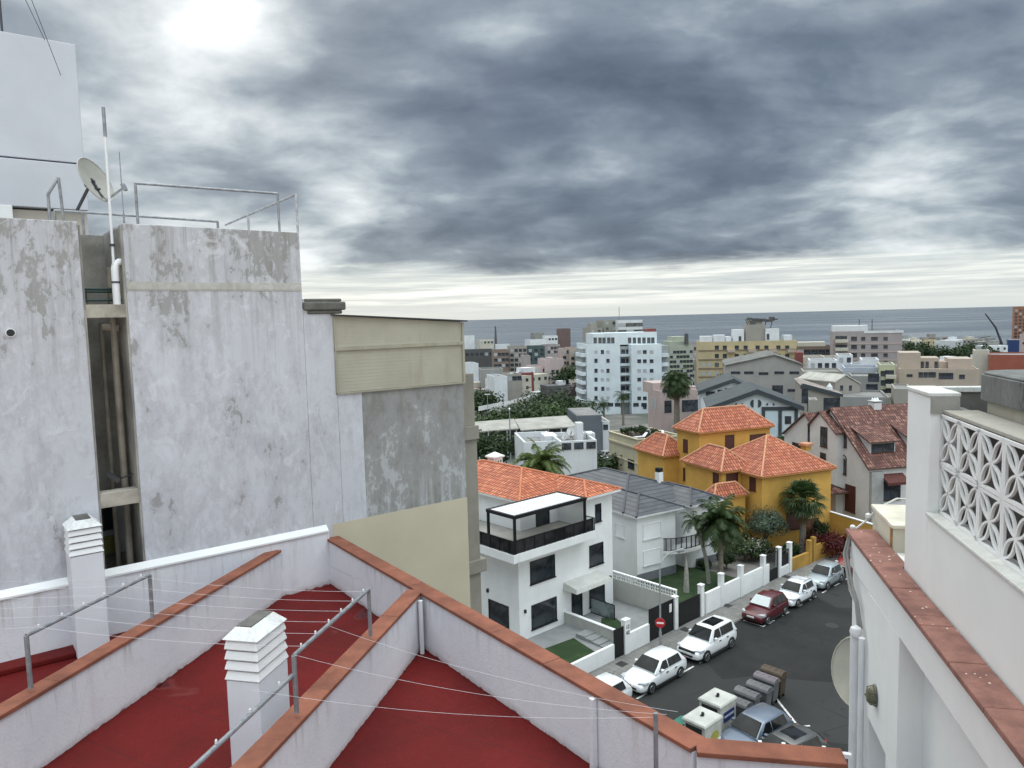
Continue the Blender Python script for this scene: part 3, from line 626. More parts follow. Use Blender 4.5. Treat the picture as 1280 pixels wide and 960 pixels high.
def wire(a, b_, sag, r=.0017):
    a = Vector(a); b_ = Vector(b_); n_ = 14
    pts = [a.lerp(b_, i/n_) - Vector((0,0,sag*4*(i/n_)*(1-i/n_))) for i in range(n_+1)]
    return MB().tube(pts, r, 4)
for k_ in range(6):
    y_ = 6.7 + 2.01*(k_+.5)/6; y2 = 6.75 + 1.91*(k_+.5)/6
    for (p_, q_, sg, wh) in (((-7.22, y_, -3.40), (-3.93, y2, -3.40), .05, 'between the left and middle frames'), ((-7.22, y_, -3.40), (-12.6, y_-1.2, -3.25), .08, 'running left from the left frame')):
        tag(at_w(wire(p_, q_, sg).build('clothes_wire', WIRE)), 'thin sagging clothes wire ' + wh, 'clothes wire', 'clothes wires over the red roof ' + wh)
for k_ in range(3):
    tag(at_w(wire((-3.93, 6.9 + k_*.75 - .9, -3.42), (-.24+.1*k_, 6.72 + .01*k_, -3.72 + .03*k_), .10, .0014).build('clothes_wire', WIRE)), 'thin clothes wire from the middle frame to the post at the parapet bend', 'clothes wire', 'clothes wires to the parapet post')

# ================================================================ neighbour building with the peeling party wall (frame NB)
nb = thing('neighbour_building', 'tall neighbour building with peeling whitewashed party wall and light shaft', 'building', (NB.o[0], NB.o[1], -21), 38)
def ln(ob): ob.location = (0, 0, 21); return ob
PW = peeling('peeling_whitewash', (.55,.555,.60), (.355,.35,.37), (.20,.19,.17), amount=.30, seed=1, zdark=(-.6, 1.9, .16))
PG = peeling('grey_cement_patch', (.225,.218,.205), (.33,.33,.335), (.47,.48,.50), amount=.5, seed=8, zdark=(-1.8, -3.4, .06))
SH0, SH1 = -3.82, -3.2
mb = MB(); mb.box(-12, SH0, .0, 9, -21, 1.65); mb.box(SH1, -.28, .0, 9, -21, 1.66); mb.box(-.279, .33, .001, 9, -21, .46); mb.box(SH0, SH1, 1.5, 9, -21, 1.62)
mb.box(.331, .84, .0, 6, -21, -1.36)
ln(mb.build('party_wall', PW, nb, bevel=.012))
ln(MB().box(.841, 3.24, .004, 6, -3.86, -1.36).build('cement_panel', PG, nb))
CREAM = paint('cream_party_wall', (.50,.445,.335), .8, .05, .5, .12, (.36,.33,.25))
ln(MB().box(.1, 3.245, -.002, 6, -21, -3.861).build('cream_wall', CREAM, nb))
# lapped cladding
SID = paint('beige_cladding', (.37,.345,.28), .7, .08, .8, .45, (.24,.20,.14)); mb = MB()
def clad(z0, z1a, z1b, nrow):
    for i in range(nrow):
        a0 = z0 + (z1a-z0)*i/nrow; a1 = z0 + (z1a-z0)*(i+1)/nrow; b0_ = z0 + (z1b-z0)*i/nrow; b1_ = z0 + (z1b-z0)*(i+1)/nrow
        mb.add([(.335,-.0105,a0),(3.22,-.0105,b0_),(3.22,-.007,b1_),(.335,-.007,a1),(.335,.05,a0),(3.22,.05,b0_),(3.22,.05,b1_),(.335,.05,a1)], [(0,1,2,3),(7,6,5,4),(0,4,5,1),(1,5,6,2),(2,6,7,3),(3,7,4,0)])
clad(-1.33, -.53, -.53, 12); clad(-.46, .13, -.05, 9)
o = ln(mb.build('cladding', SID, nb))
tr = MB(); tr.box(.30, 3.25, -.05, .05, -.53, -.46); tr.box(3.22, 3.27, -.045, .05, -1.36, -.06); tr.box(.3, .335, -.04, .05, -1.36, .13); tr.box(.3, 3.26, -.04, .05, -1.365, -1.335); tr.build('cladding_trim', paint('beige_trim', (.33,.31,.24), .7, .1, 2, .3), o)
rf = MB(); rf.add([(.26,-.09,.14),(3.34,-.09,-.045),(3.34,5,-.045),(.26,5,.14),(.26,-.09,.165),(3.34,-.09,-.015),(3.34,5,-.015),(.26,5,.165)], [(0,3,2,1),(4,5,6,7),(0,1,5,4),(1,2,6,5),(2,3,7,6),(3,0,4,7)])
ln(rf.build('roof_flashing', plain('black_flashing', (.025,.027,.03), .6), nb))
ln(MB().box(.3, 3.22, .06, 5.9, -1.36, -.1).build('attic_wall', SID, nb))
lg = MB(); lg.box(-.279, .56, -.06, .7, .24, .40); lg.box(-.2, .5, -.03, .7, .17, .239); lg.box(-.26,.5,-.02,.6,.401,.46)
ln(lg.build('broken_slab', CONCD, nb, bevel=.03))
# edge facade returns at the street end, with balcony slab profile
bxa = NB.on(1, .5, 593, 500)[0]; bxb = NB.on(1, .45, 598, 541)[0]; bxc = NB.on(1, .5, 600, 680)[0]; zq = [NB.on(1, .5, 590, y_)[2] for y_ in (467, 532, 549)]
mb = MB(); mb.box(3.246, bxa, .5, 5.9, zq[1]+.001, zq[0]); mb.box(3.247, bxb, .42, 5.95, zq[2], zq[1]); mb.box(3.246, bxc, .5, 5.9, -21, zq[2]-.001); mb.box(3.247, bxc+.12, .42, 5.95, zq[2]-3.1, zq[2]-2.8)
ln(mb.build('street_bay', paint('grey_beige_render', (.27,.25,.215), .8, .12, 1.2, .4), nb, bevel=.01))
bd = MB(); bd.box(SH1+.01, -.29, -.012, -.001, .62, .74); bd.box(SH1+.01, -.29, -.008, -.001, .60, .6199)
ln(bd.build('string_band', peeling('weathered_band', (.50,.49,.47), (.30,.28,.24), (.17,.155,.13), amount=.7, seed=14), nb))
# shaft lining, beams, pipes
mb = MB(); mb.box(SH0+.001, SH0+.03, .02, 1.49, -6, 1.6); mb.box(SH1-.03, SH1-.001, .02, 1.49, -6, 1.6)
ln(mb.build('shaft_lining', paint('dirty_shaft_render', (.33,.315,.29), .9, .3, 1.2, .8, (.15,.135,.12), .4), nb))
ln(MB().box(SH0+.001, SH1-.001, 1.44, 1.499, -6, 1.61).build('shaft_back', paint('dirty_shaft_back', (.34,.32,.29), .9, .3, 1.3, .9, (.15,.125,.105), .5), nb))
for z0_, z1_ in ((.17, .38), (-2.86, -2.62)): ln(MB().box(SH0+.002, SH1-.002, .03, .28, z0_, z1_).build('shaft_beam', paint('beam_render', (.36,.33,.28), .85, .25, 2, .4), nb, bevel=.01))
mb = MB(); mb.tube([(SH1-.14, .5, 1.0), (SH1-.14, .5, -6)], .055, 10); mb.tube([(SH1-.26, .85, .1), (SH1-.26, .85, -6)], .04, 10); mb.tube([(SH1-.06, .5, 0), (SH1-.3, .55, .02)], .06, 8)
ln(mb.build('soil_pipe', paint('old_pipe', (.26,.23,.19), .6, .2, 3, .4), nb, smooth=True))
mb = MB(); mb.tube([(SH1-.13, .12, .38), (SH1-.13, .12, .95), (SH1-.11, .13, 1.03), (SH1-.05, .15, 1.06), (SH1+.02, .15, 1.06)], .058, 12)
ln(mb.build('vent_elbow', PVC, nb, smooth=True)); mb = MB().tube([(SH1-.13,.12,.72),(SH1-.13,.12,.75)], .064, 12); ln(mb.build('vent_clamp', DARKMET, nb))
mb = MB()
for z in (.46, .60, .64): mb.tube([(SH0+.02, .3+.1*(z>.5), z), (SH1-.03, .3+.1*(z>.5), z)], .022, 8)
mb.tube([(SH0+.05,.3,.42),(SH0+.05,.3,.62)], .05, 8); ln(mb.build('green_water_pipe', plain('dark_green_pipe', (.015,.04,.035), .5), nb, smooth=True))
fl_ = MB().bar((SH1-.42,.35,-2.36), (SH1-.25,.3,-2.5), .09, .07); fl_.bar((SH1-.26,.32,-2.48), (SH1-.02,.35,-2.42), .02)
ln(fl_.build('floodlight', DARKMET, nb))
mb = MB(); mb.box(SH0+.03, SH1-.17, 1.36, 1.43, -3.55, -3.0); sw = ln(mb.build('window', BLACKMET, nb)); MB().box(SH0+.06, SH1-.2, 1.35, 1.359, -3.52, -3.03).build('pane', BLACKGL, sw)
mb = MB(); mb.box(SH0+.12, SH1-.22, 1.2, 1.43, -3.92, -3.66); ln(mb.build('gas_box', plain('olive_box', (.11,.10,.02), .6), nb))
ln(MB().box(SH0+.031, SH1-.031, 1.425, 1.438, -4, -2.9).build('shaft_paint_band', paint('pale_shaft_paint', (.35,.36,.38), .8, .1, 1), nb))
hv = NB.on(1, 0, 13, 416); mb = MB().tube([(hv[0], -.03, hv[2]), (hv[0], .05, hv[2])], .065, 16); ho = ln(mb.build('vent_pipe', PVC, nb, smooth=True))
MB().tube([(hv[0], -.034, hv[2]), (hv[0], -.02, hv[2])], .053, 16).build('vent_bore', BLACKMET, ho)
# roof railings, pole, aerials on the neighbour
def rail(label, pts_list, r=.022, mat=None):
    P0 = pts_list[0][0]; R_ = thing('roof_railing', label, 'railing', NB.w(*P0), 38, 'roof railings on the neighbour building')
    for i, pl_ in enumerate(pts_list):
        MB().tube([(p[0]-P0[0], p[1]-P0[1], p[2]-P0[2]) for p in pl_], r, 8).build('rail' if i == 0 else 'post', mat or GREYMET, R_, smooth=True)
    return R_
def nbp(y, px, py): return NB.on(1, y, px, py)
a, b2, c, d = nbp(.15, 169, 229), nbp(.15, 347, 242), nbp(.15, 171, 278), nbp(.15, 349, 286)
rail('high grey tube railing on top of the peeling wall', [[a, b2], [a, (a[0], a[1], 1.66)], [b2, (b2[0], b2[1], 1.66)]])
a, b2 = nbp(2.2, 68, 263), nbp(.6, 272, 277); rail('low grey tube railing crossing the shaft behind the mast', [[a, b2], [a, (a[0], a[1], 1.64)], [b2, (b2[0], b2[1], 1.64)], [nbp(1.8, 103, 266), (nbp(1.8, 103, 266)[0], 1.8, 1.6)]])
a, b2 = nbp(.15, 370, 243), nbp(3.4, 282, 281); rail('slanting tube railing at the right roof corner', [[a, b2], [a, (a[0], a[1], 1.66)], [nbp(2.0, 310, 270), (nbp(2.0, 310, 270)[0], 2.0, 1.66)]], .024, paint('pale_galvanised', (.42,.43,.45), .5, .2, 8, .2))
a, b2 = nbp(.3, 73, 222), nbp(.3, 60, 243); rail('short bent tube railing at the left roof edge', [[a, b2], [a, (a[0]+.03, a[1], 1.65)], [b2, (b2[0], b2[1], 1.65)]])
a = nbp(.1, 129, 134); b2 = nbp(.1, 142, 330)
po = thing('antenna_mast', 'tall white tube mast clamped beside the light shaft', 'mast', NB.w(b2[0], .1, 1.0), 38)
MB().tube([(a[0]-b2[0], 0, a[2]-1.0), (0, 0, 0)], .021, 10).build('tube', PVC, po, smooth=True); MB().tube([(0,0,.3),(0,0,.34)], .04, 10).build('clamp', DARKMET, po); MB().tube([(a[0]-b2[0], 0, a[2]-1.45), (a[0]-b2[0], 0, a[2]-1.0)], .026, 10).build('collar', GREYMET, po, smooth=True)
a = nbp(1.0, 152, 190); b2 = nbp(1.0, 155, 276)
po = thing('thin_aerial', 'thin whip aerial between the mast and the high railing', 'aerial', NB.w(b2[0], 1.0, 1.6), 38)
MB().tube([(0,0,a[2]-1.6), (0,0,0)], .008, 6).build('whip', GREYMET, po); MB().tube([(0,0,.35), (0,0,0)], .016, 6).build('base_tube', GREYMET, po)
q = nbp(2.6, 120, 225); dd = dish('old satellite dish with grey back beside the white mast', NB.w(*q), 38, .44, 66, 44, (.33,.32,.29), arm=True)
MB().bar((-.1,.1,-.1), (-.3,.4,-.55), .04).build('pole_bracket', DARKMET, dd)
# white tower block behind on the left
TWP = paint('tower_white_paint', (.47,.48,.53), .75, .05, .4, .15, (.3,.3,.32))
tb = thing('white_tower_building', 'windowless white rooftop tower rising behind the peeling wall on the left', 'building', NB.w(-12, 12, -21), 38)
MB().box(0, 10.21, 0, 8, 0, 24.4).build('lower_wall', paint('tower_beige', (.45,.42,.38), .8, .08, .5, .2), tb)
MB().box(0, 10.22, -.25, 8, 24.45, 25.75).build('band_wall', TWP, tb, bevel=.02)
MB().box(-.02, 10.2, -.2, 8, 25.80, 29.15).build('upper_wall', TWP, tb, bevel=.02)
MB().box(7.9, 8.35, -.3, 0, 23, 24.46).build('pier', WHITE, tb, bevel=.02)
a = NB.on(1, 12, 2, 0); b2 = NB.on(1, 12, 3, 44)
po = MB().tube([(0, 0, 1.9), (0, 0, 0)], .03, 6).build('roof_mast', DARKMET); pw = NB.w(b2[0], 12, 8.1); po.location = pw; tag(po, 'dark mast on top of the white tower at the left edge', 'mast')
for (p1, p2) in (((30, -4), (56, 50)), ((38, -4), (76, 94))):
    A3, B3 = aty(*p1, 20), NB.w(*NB.on(1, 11.75, *p2)); tag(MB().tube([A3, B3], .008, 4).build('guy_wire', DWIRE), 'thin dark guy wire running down to the white tower, ' + ('the shorter one' if p2[1] < 60 else 'the longer one crossing its face'), 'wire')
# ================================================================ house kit
_W = {}
FRW = plain('white_frame', (.62,.63,.64), .5); FRB = plain('black_frame', (.015,.015,.017), .4, .2); FRBR = plain('brown_frame', (.05,.02,.014), .5)
def win_proto(w_, h_, style):
    k = (round(w_, 2), round(h_, 2), style)
    if k in _W: return _W[k], False
    return k, True
def window(root, x, z, w_, h_, face='front', at=0, style='near', name='window'):
    """x,z = centre of the opening along its wall; at = wall plane"""
    w_, h_ = round(w_, 2), round(h_, 2); k = (w_, h_, style)
    loc, rot = {'front': ((x, at, z), 0), 'left': ((at, x, z), -90), 'right': ((at, x, z), 90), 'back': ((x, at, z), 180)}[face]
    if k in _W: return put(_W[k], root, loc, rot, name)
    a, b = w_/2, h_/2; f = .05
    if style == 'far':
        o = MB().box(-a, a, -.05, .1, -b, b).build(name, WINGL, root)
    elif style == 'farshut':
        o = MB().box(-a, a, -.05, .1, -b, b).build(name, paint('far_shutter', (.40,.42,.43), .8, .2, 2), root)
    else:
        fr = {'near': FRW, 'black': FRB, 'brown': FRBR, 'shutter': FRBR, 'shutw': FRW}[style]; pm = {'near': WINGL, 'black': BLACKGL, 'brown': WINGL, 'shutter': BROWNSH, 'shutw': WHITE2}[style]
        m_ = MB(); m_.box(-a, -a+f, -.05, .02, -b, b); m_.box(a-f, a, -.05, .02, -b, b); m_.box(-a+f, a-f, -.05, .02, b-f, b); m_.box(-a+f, a-f, -.05, .02, -b, -b+f)
        if style in ('near', 'brown') and w_ > .9: m_.box(-.03, .03, -.045, .02, -b+f, b-f)
        m_.box(-a-.05, a+.05, -.09, .02, -b-.06, -b-.001)
        o = m_.build(name, fr, root)
        if style in ('shutter', 'shutw'):
            p = MB(); n_ = max(4, int(h_/.09))
            for i in range(n_):
                z0 = -b+f + (h_-2*f)*i/n_; z1 = -b+f + (h_-2*f)*(i+1)/n_
                p.add([(-a+f,-.035,z0),(a-f,-.035,z0),(a-f,-.012,z1),(-a+f,-.012,z1),(-a+f,.02,z0),(a-f,.02,z0),(a-f,.02,z1),(-a+f,.02,z1)], [(0,1,2,3),(7,6,5,4),(0,4,5,1),(2,6,7,3),(1,5,6,2),(3,7,4,0)])
        else: p = MB().box(-a+f, a-f, -.012, .02, -b+f, b-f)
        p.build('shutter' if 'shut' in style else 'pane', pm, o)
    o.location = loc; o.rotation_euler = (0, 0, rad(rot)); _W[k] = o; return o
def hip(root, x0, x1, y0, y1, z, rise, mat, ov=.4, name='roof', fascia=None, capm=None, soffit=True):
    x0 -= ov; x1 += ov; y0 -= ov; y1 += ov; m = MB(); r = min(x1-x0, y1-y0)/2
    if x1-x0 >= y1-y0: a, b = (x0+r, (y0+y1)/2, z+rise), (x1-r, (y0+y1)/2, z+rise)
    else: a, b = ((x0+x1)/2, y0+r, z+rise), ((x0+x1)/2, y1-r, z+rise)
    A, B, Cc, Dd = (x0,y0,z), (x1,y0,z), (x1,y1,z), (x0,y1,z)
    if x1-x0 >= y1-y0:
        m.slope([A,B,b,a] if (Vector(a)-Vector(b)).length > .01 else [A,B,a]); m.slope([Cc,Dd,a,b] if (Vector(a)-Vector(b)).length > .01 else [Cc,Dd,a]); m.slope([Dd,A,a]); m.slope([B,Cc,b]); ends = [(A,a),(Dd,a),(B,b),(Cc,b)]
    else:
        m.slope([A,B,a]); m.slope([Cc,Dd,b]); m.slope([Dd,A,a,b]); m.slope([B,Cc,b,a]); ends = [(A,a),(B,a),(Cc,b),(Dd,b)]
    ro = m.build(name, mat, root)
    k = MB()
    for p, q in ends + [(a, b)]:
        if (Vector(p)-Vector(q)).length > .05:
            L = (Vector(p)-Vector(q)).length; n_ = max(1, int(L/.42))
            for i in range(n_):
                P_, Q_ = Vector(p).lerp(Vector(q), i/n_), Vector(p).lerp(Vector(q), (i+1)/n_); k.tube([P_ + Vector((0,0,.0)), Q_ + Vector((0,0,.025))], [.10, .085], 7)
    k.build('ridge_tiles', capm or mat, ro)
    if soffit:
        s_ = MB(); s_.box(x0+.03, x1-.03, y0+.03, y1-.03, z-.17, z-.012); s_.build('eaves', fascia or WHITE2, ro)
    return ro
def railing(root, pts, h_, mat, gap=.12, name='railing', solid=False):
    m = MB()
    for p, q in zip(pts[:-1], pts[1:]):
        p, q = Vector(p), Vector(q); L = (q-p).length; n_ = max(1, int(L/gap))
        m.bar(p+Vector((0,0,h_)), q+Vector((0,0,h_)), .05); m.bar(p+Vector((0,0,.06)), q+Vector((0,0,.06)), .04)
        for i in range(n_+1): s = p.lerp(q, i/n_); m.bar(s+Vector((0,0,.0)), s+Vector((0,0,h_)), .018 if i % 8 else .05)
    return m.build(name, mat, root)
TILECAP = paint('ridge_terracotta', (.52,.19,.10), .8, .2, 6)
TCAP2 = paint('ridge_ochre_tile', (.55,.27,.16), .8, .2, 6)
GCAP = paint('ridge_slate', (.07,.072,.085), .6, .2, 6)
# ---------------------------------------------------------------- villa one: orange roof, black pergola
B0 = -20.5
v1 = thing('modern_villa', 'white villa with orange tiled roof, black balcony railing and black pergola', 'house', (.10, 45.64, B0), 42)
H1 = Fr((.10, 45.64, 0), 42)
def h1(p, y=0): q = H1.on(1, y, *p); return q[0], q[2] - B0
m = MB(); m.box(0, 9.1, 0, 11, -.6, 5.6); o = m.build('wall', WHITE2, v1, bevel=.01)
MB().box(-1.25, 6.2, -1.0, 11.2, 5.601, 6.15).build('balcony_slab', WHITE2, v1, bevel=.02)
MB().box(-.9, 6.2, -.7, 11.0, 6.151, 6.17).build('balcony_floor', paint('terrace_tile', (.25,.24,.22), .8, .1, 1), v1)
m = MB(); m.box(2.5, 6.19, 2.45, 11, 6.172, 8.2); m.box(6.2, 9.1, 0, 11, 5.601, 8.2); m.build('upper_wall', WHITE2, v1, bevel=.01)
SC3 = [(-1.2, 11, 6.15), (-1.2, -.95, 6.15), (6.15, -.95, 6.15), (6.15, 0, 6.15)]
railing(v1, SC3, .85, BLACKMET, .11)
m = MB(); m.box(-1.17, -1.16, -.9, 11, 6.2, 6.98); m.box(-1.15, 6.1, -.93, -.925, 6.2, 6.98); m.build('railing_screen', glass('smoked_glass', (.02,.02,.022), .2), v1)
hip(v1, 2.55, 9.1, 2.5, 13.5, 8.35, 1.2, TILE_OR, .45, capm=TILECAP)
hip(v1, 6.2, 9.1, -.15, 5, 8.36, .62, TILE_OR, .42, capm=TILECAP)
# pergola
pg = MB()
for x in (-1.1, ): pg.box(x, x+.14, -.97, -.83, 6.15, 8.35); pg.box(x, x+.14, 1.5, 1.64, 6.15, 8.35)
pg.box(5.2, 5.34, -.97, -.83, 6.15, 8.35)
pg.box(-1.12, 5.36, -1.0, -.82, 8.351, 8.56); pg.box(-1.12, 5.36, 1.5, 1.68, 8.351, 8.56); pg.box(-1.12, -.94, -.819, 1.499, 8.352, 8.55); pg.box(5.18, 5.36, -.819, 1.499, 8.352, 8.55)
po = pg.build('pergola', BLACKMET, v1); lo = MB()
for i in range(19): lo.box(-.93 + i*.32, -.93 + i*.32 + .27, -.81, 1.49, 8.47, 8.53)
lo.build('louvre_roof', PVC, po)
window(v1, 4.6, 7.2, 1.3, 2.05, 'front', 2.45, 'black', 'door')
window(v1, 7.6, 6.9, .62, 1.25, 'front', 0, 'black')
window(v1, 2.12, 4.24, 2.25, 1.5, 'front', 0, 'black'); window(v1, 7.35, 4.0, 1.45, 1.5, 'front', 0, 'black')
window(v1, 2.18, 1.3, 2.3, 1.6, 'front', 0, 'black'); window(v1, 7.36, 1.15, 1.6, 1.5, 'front', 0, 'black')
window(v1, 5.3, .95, 1.05, 2.1, 'front', 0, 'black', 'door')
window(v1, 2.0, 1.0, 2.0, 2.1, 'left', 0, 'black', 'door')
can = MB(); can.add([(3.95,-1.3,2.35),(7.6,-1.3,2.35),(7.6,0,2.35),(3.95,0,2.35),(4.05,-1.2,2.62),(7.5,-1.2,2.62),(7.5,0,2.85),(4.05,0,2.85)], [(0,3,2,1),(4,5,6,7),(0,1,5,4),(1,2,6,5),(2,3,7,6),(3,0,4,7)])
can.build('door_canopy', paint('canopy_cement', (.50,.50,.47), .8, .08, 1, .3), v1, bevel=.02)
for (x, z) in ((.45, 1.9), (8.75, 2.0)): MB().box(x-.05, x+.05, -.15, 0, z-.1, z+.12).build('wall_lamp', FRB, v1)
MB().box(-.15, 0, 2.95, 3.05, 2.5, 2.75).build('wall_lamp', FRB, v1)
c = MB(); c.box(-.1, .1, 0, .1, 0, .1)
ch = MB(); qc = H1.on(1, 10.5, 619, 583); CXX = qc[0]; ztc = H1.on(1, 10.5, 619, 571)[2]-B0; ch.box(CXX-.45, CXX+.45, 10.1, 10.9, 8.5, ztc); co_ = ch.build('chimney', WHITE2, v1, bevel=.01); k = MB(); k.box(CXX-.58, CXX+.58, 9.97, 11.03, ztc+.001, ztc+.12); k.add([(CXX-.55,10.0,ztc+.121),(CXX+.55,10.0,ztc+.121),(CXX+.55,11,ztc+.121),(CXX-.55,11,ztc+.121),(CXX,10.5,ztc+.42)], [(0,1,4),(1,2,4),(2,3,4),(3,0,4),(0,3,2,1)]); k.build('chimney_cap', WHITE2, co_)
for i in range(3):
    MB().box(CXX-.32+i*.26, CXX-.2+i*.26, 10.08, 10.15, ztc-.4, ztc-.25).build('vent_hole', BLACKMET, co_)
pb_ = MB(); pb_.box(9.105, 9.95, .9, 3.2, 2.6, 3.7); sp1 = pb_.build('side_porch', WHITE2, v1, bevel=.01); MB().box(9.9, 9.96, 1.0, 3.1, 3.75, 5.0).build('grille', BLACKMET, sp1); MB().box(9.105, 10.0, .85, 3.25, 5.01, 5.15).build('porch_slab', WHITE2, sp1)
# front garden of villa one (street frame)
SF = Fr((0, 0, 0), 42)
def sfo(mb, name, mat, z=B0, **k): o = mb.build(name, mat, **k); o.location = (0, 0, z); o.rotation_euler = (0, 0, SF.a); return o
TERR = paint('grey_terrace_tiles', (.24,.245,.245), .8, .08, 1.2, .25)
tag(sfo(MB().box(28.5, 40.2, 28.75, 34.6, -.6, .02), 'villa_terrace', TERR), kind='structure')
def turf(pts, name, lab, z):
    m_, t_, b_, tc_ = mat_new(name + '_mat'); v_ = tc_.outputs['Object']; n_ = t_.noise(v_, 14, 5, .7); n2_ = t_.noise(v_, .9, 4)
    c_2 = t_.mix(n_, (.008,.023,.005), (.020,.050,.011)); c_2 = t_.mix(t_.math('MULTIPLY', t_.mapr(n2_, .45, .65), .4), c_2, (.05,.08,.025)); t_.k.new(c_2, b_.inputs['Base Color']); b_.inputs['Roughness'].default_value = .95; bump(t_, b_, n_, 1, .04)
    o_ = sfo(MB().prism(pts, 0, .06), name, m_, z); return tag(o_, lab, 'grass', kind='stuff')
def P2(px, py, z=-20.4): q = SF.on(2, z, px, py); return (q[0], q[1])
turf([(28.6, 28.8), P2(748, 817), P2(717, 797), P2(676, 812), (28.6, 32)], 'lawn', 'small artificial lawn before the orange roofed villa', B0 + .02)
turf([P2(750,785), P2(785,785), P2(770,772), P2(752,772)], 'side_lawn', 'small strip of artificial lawn beside the villa entrance steps', B0 + .02)
st = thing('garden_steps', 'pale grey steps leading from the black pedestrian gate up to the villa door', 'steps', SF.w(33.6, 28.9, B0), 42)
for i in range(4): MB().box(.0, 2.0, i*.62 + .3, i*.62 + .92 if i < 3 else 2.9, .021, .10 + i*.06).build('step', TERR, st, bevel=.01)
gs = MB()
rl = thing('glass_balustrade', 'clear glass balustrade with dark frame beside the villa door steps', 'balustrade', SF.w(37.3, 31.7, B0), 42)
a = MB(); a.bar((0,0,0),(0,0,1.1),.05); a.bar((0,2.4,0),(0,2.4,1.1),.05); a.bar((0,0,1.1),(0,2.4,1.1),.05); a.bar((0,0,.05),(0,2.4,.05),.05); a.build('frame', BLACKMET, rl)
MB().box(-.01,.01,.03,2.37,.08,1.07).build('pane', glass('pale_glass', (.10,.12,.12), .1), rl)

def gwall(label, x0, x1, y, top, base=-21, th=.18, mat=WHITE2, capm=None, name='garden_wall'):
    w_ = thing(name, label, 'wall', SF.w(x0, y, base), 42)
    MB().box(0, x1-x0, 0, th, -.3, top-base).build('wall_body', mat, w_, bevel=.008)
    return w_
GY = 28.55
gwall('white garden wall in front of the small lawn of the orange roofed villa', 27.5, 33.55, GY, -19.9)
gwall('low white wall in front of the driveway, left of the black garage gate', 34.95, 37.0, GY, -19.66)
gwall('long white garden wall before the lawn of the slate roofed house', 43.4, 52.0, GY, -19.4)
PILG = 'white gate posts along the pavement'
def post(label, x, top, wd=.36, name='gate_post', mat=WHITE2, y=GY-.06, grp=PILG):
    p_ = thing(name, label, 'post', SF.w(x, y, -21), 42, grp)
    MB().box(-wd/2, wd/2, 0, .32, -.2, top+21).build('shaft', mat, p_, bevel=.01); MB().box(-wd/2-.03, wd/2+.03, -.03, .35, top+21.001, top+21.07).build('cap', mat, p_, bevel=.01); return p_
p1 = post('white gate post carrying black house number figures by the pedestrian gate', 34.75, -18.75, .5)
post('white post between the black garage gate and the low dark gate', 39.85, -18.7)
post('white post at the left end of the long garden wall beyond the low dark gate', 42.9, -18.7)
post('white garden wall post, second along the lawn of the slate roofed house', 45.4, -18.55)
post('white garden wall post, third along the lawn of the slate roofed house', 48.0, -18.6)
post('white post left of the tall arched iron gate', 51.2, -18.6); post('white post right of the tall arched iron gate', 53.6, -18.5); post('white post touching the yellow garden wall', 55.3, -18.5)
# black figures on the number post
nu = bpy.data.curves.new('house_number', 'FONT'); nu.body = '12\n42'; nu.size = .34; nu.extrude = .01; nu.align_x = 'CENTER'; nu.space_line = 1.1
no = bpy.data.objects.new('house_number', nu); C.objects.link(no); nu.materials.append(BLACKMET); no.parent = p1; no.rotation_euler = (rad(90), 0, 0); no.location = (0, -.012, 1.75)
bpy.context.view_layer.update(); dg = bpy.context.evaluated_depsgraph_get(); me = bpy.data.meshes.new_from_object(no.evaluated_get(dg)); n2o = bpy.data.objects.new('house_number', me); C.objects.link(n2o); n2o.parent = p1; n2o.rotation_euler = no.rotation_euler; n2o.location = no.location; bpy.data.objects.remove(no); n2o.name = 'house_number'
def gate(label, x0, x1, z0, z1, mat=BLACKMET, slats=True, arch=False, name='gate', y=GY+.05):
    g_ = thing(name, label, 'gate', SF.w(x0, y, -21), 42); W_ = x1-x0
    f_ = MB(); f_.box(0,.06,0,.06,z0,z1); f_.box(W_-.06,W_,0,.06,z0,z1); f_.box(.06,W_-.06,0,.06,z1-.06,z1); f_.box(.06,W_-.06,0,.06,z0,z0+.06)
    f_.build('gate_frame', mat, g_)
    p_ = MB(); n_ = int((z1-z0-.12)/.12)
    if slats:
        for i in range(n_): zz_ = z0+.06+i*(z1-z0-.12)/n_; p_.box(.06,W_-.06,.015,.045,zz_+.004,zz_+(z1-z0-.12)/n_-.004)
    else:
        for i in range(int(W_/.13)): p_.box(.08+i*.13,.10+i*.13,.02,.04,z0+.06,z1-.06)
        p_.box(.06, W_-.06, .02, .045, z0+.06, z0+.9)
    p_.build('gate_panel', mat, g_)
    if arch:
        a_ = MB(); a_.tube([(W_/2 - W_/2*math.cos(t_), .03, z1 + .42*math.sin(t_)) for t_ in [math.pi*i/14 for i in range(15)]], .035, 6)
        for i in range(1, 7): t_ = math.pi*i/7; a_.tube([(W_/2 - W_/2*math.cos(t_), .03, z1), (W_/2 - W_/2*math.cos(t_), .03, z1 + .42*math.sin(t_))], .014, 6)
        a_.build('arch', mat, g_)
    return g_
gate('black slatted pedestrian gate left of the numbered white post', 33.6, 34.5, .12, 1.95)
gg = gate('tall black garage gate behind the lamp post', 37.05, 39.65, .12, 2.25)
MB().box(2.1, 2.35, -.03, -.01, 1.45, 2.0).build('notice_plate', PVC, gg)
gate('low dark gate between two white posts before the lawn', 40.05, 42.7, .12, 1.75)
gate('tall arched wrought iron gate near the yellow garden wall', 51.4, 53.4, .12, 2.3, slats=False, arch=True)
MB
p_ = gate('narrow dark grille between the two white posts beside the yellow wall', 53.8, 55.1, .9, 2.1, slats=False)
gwall('short white wall below the narrow dark grille', 53.8, 55.12, GY, -20.2)
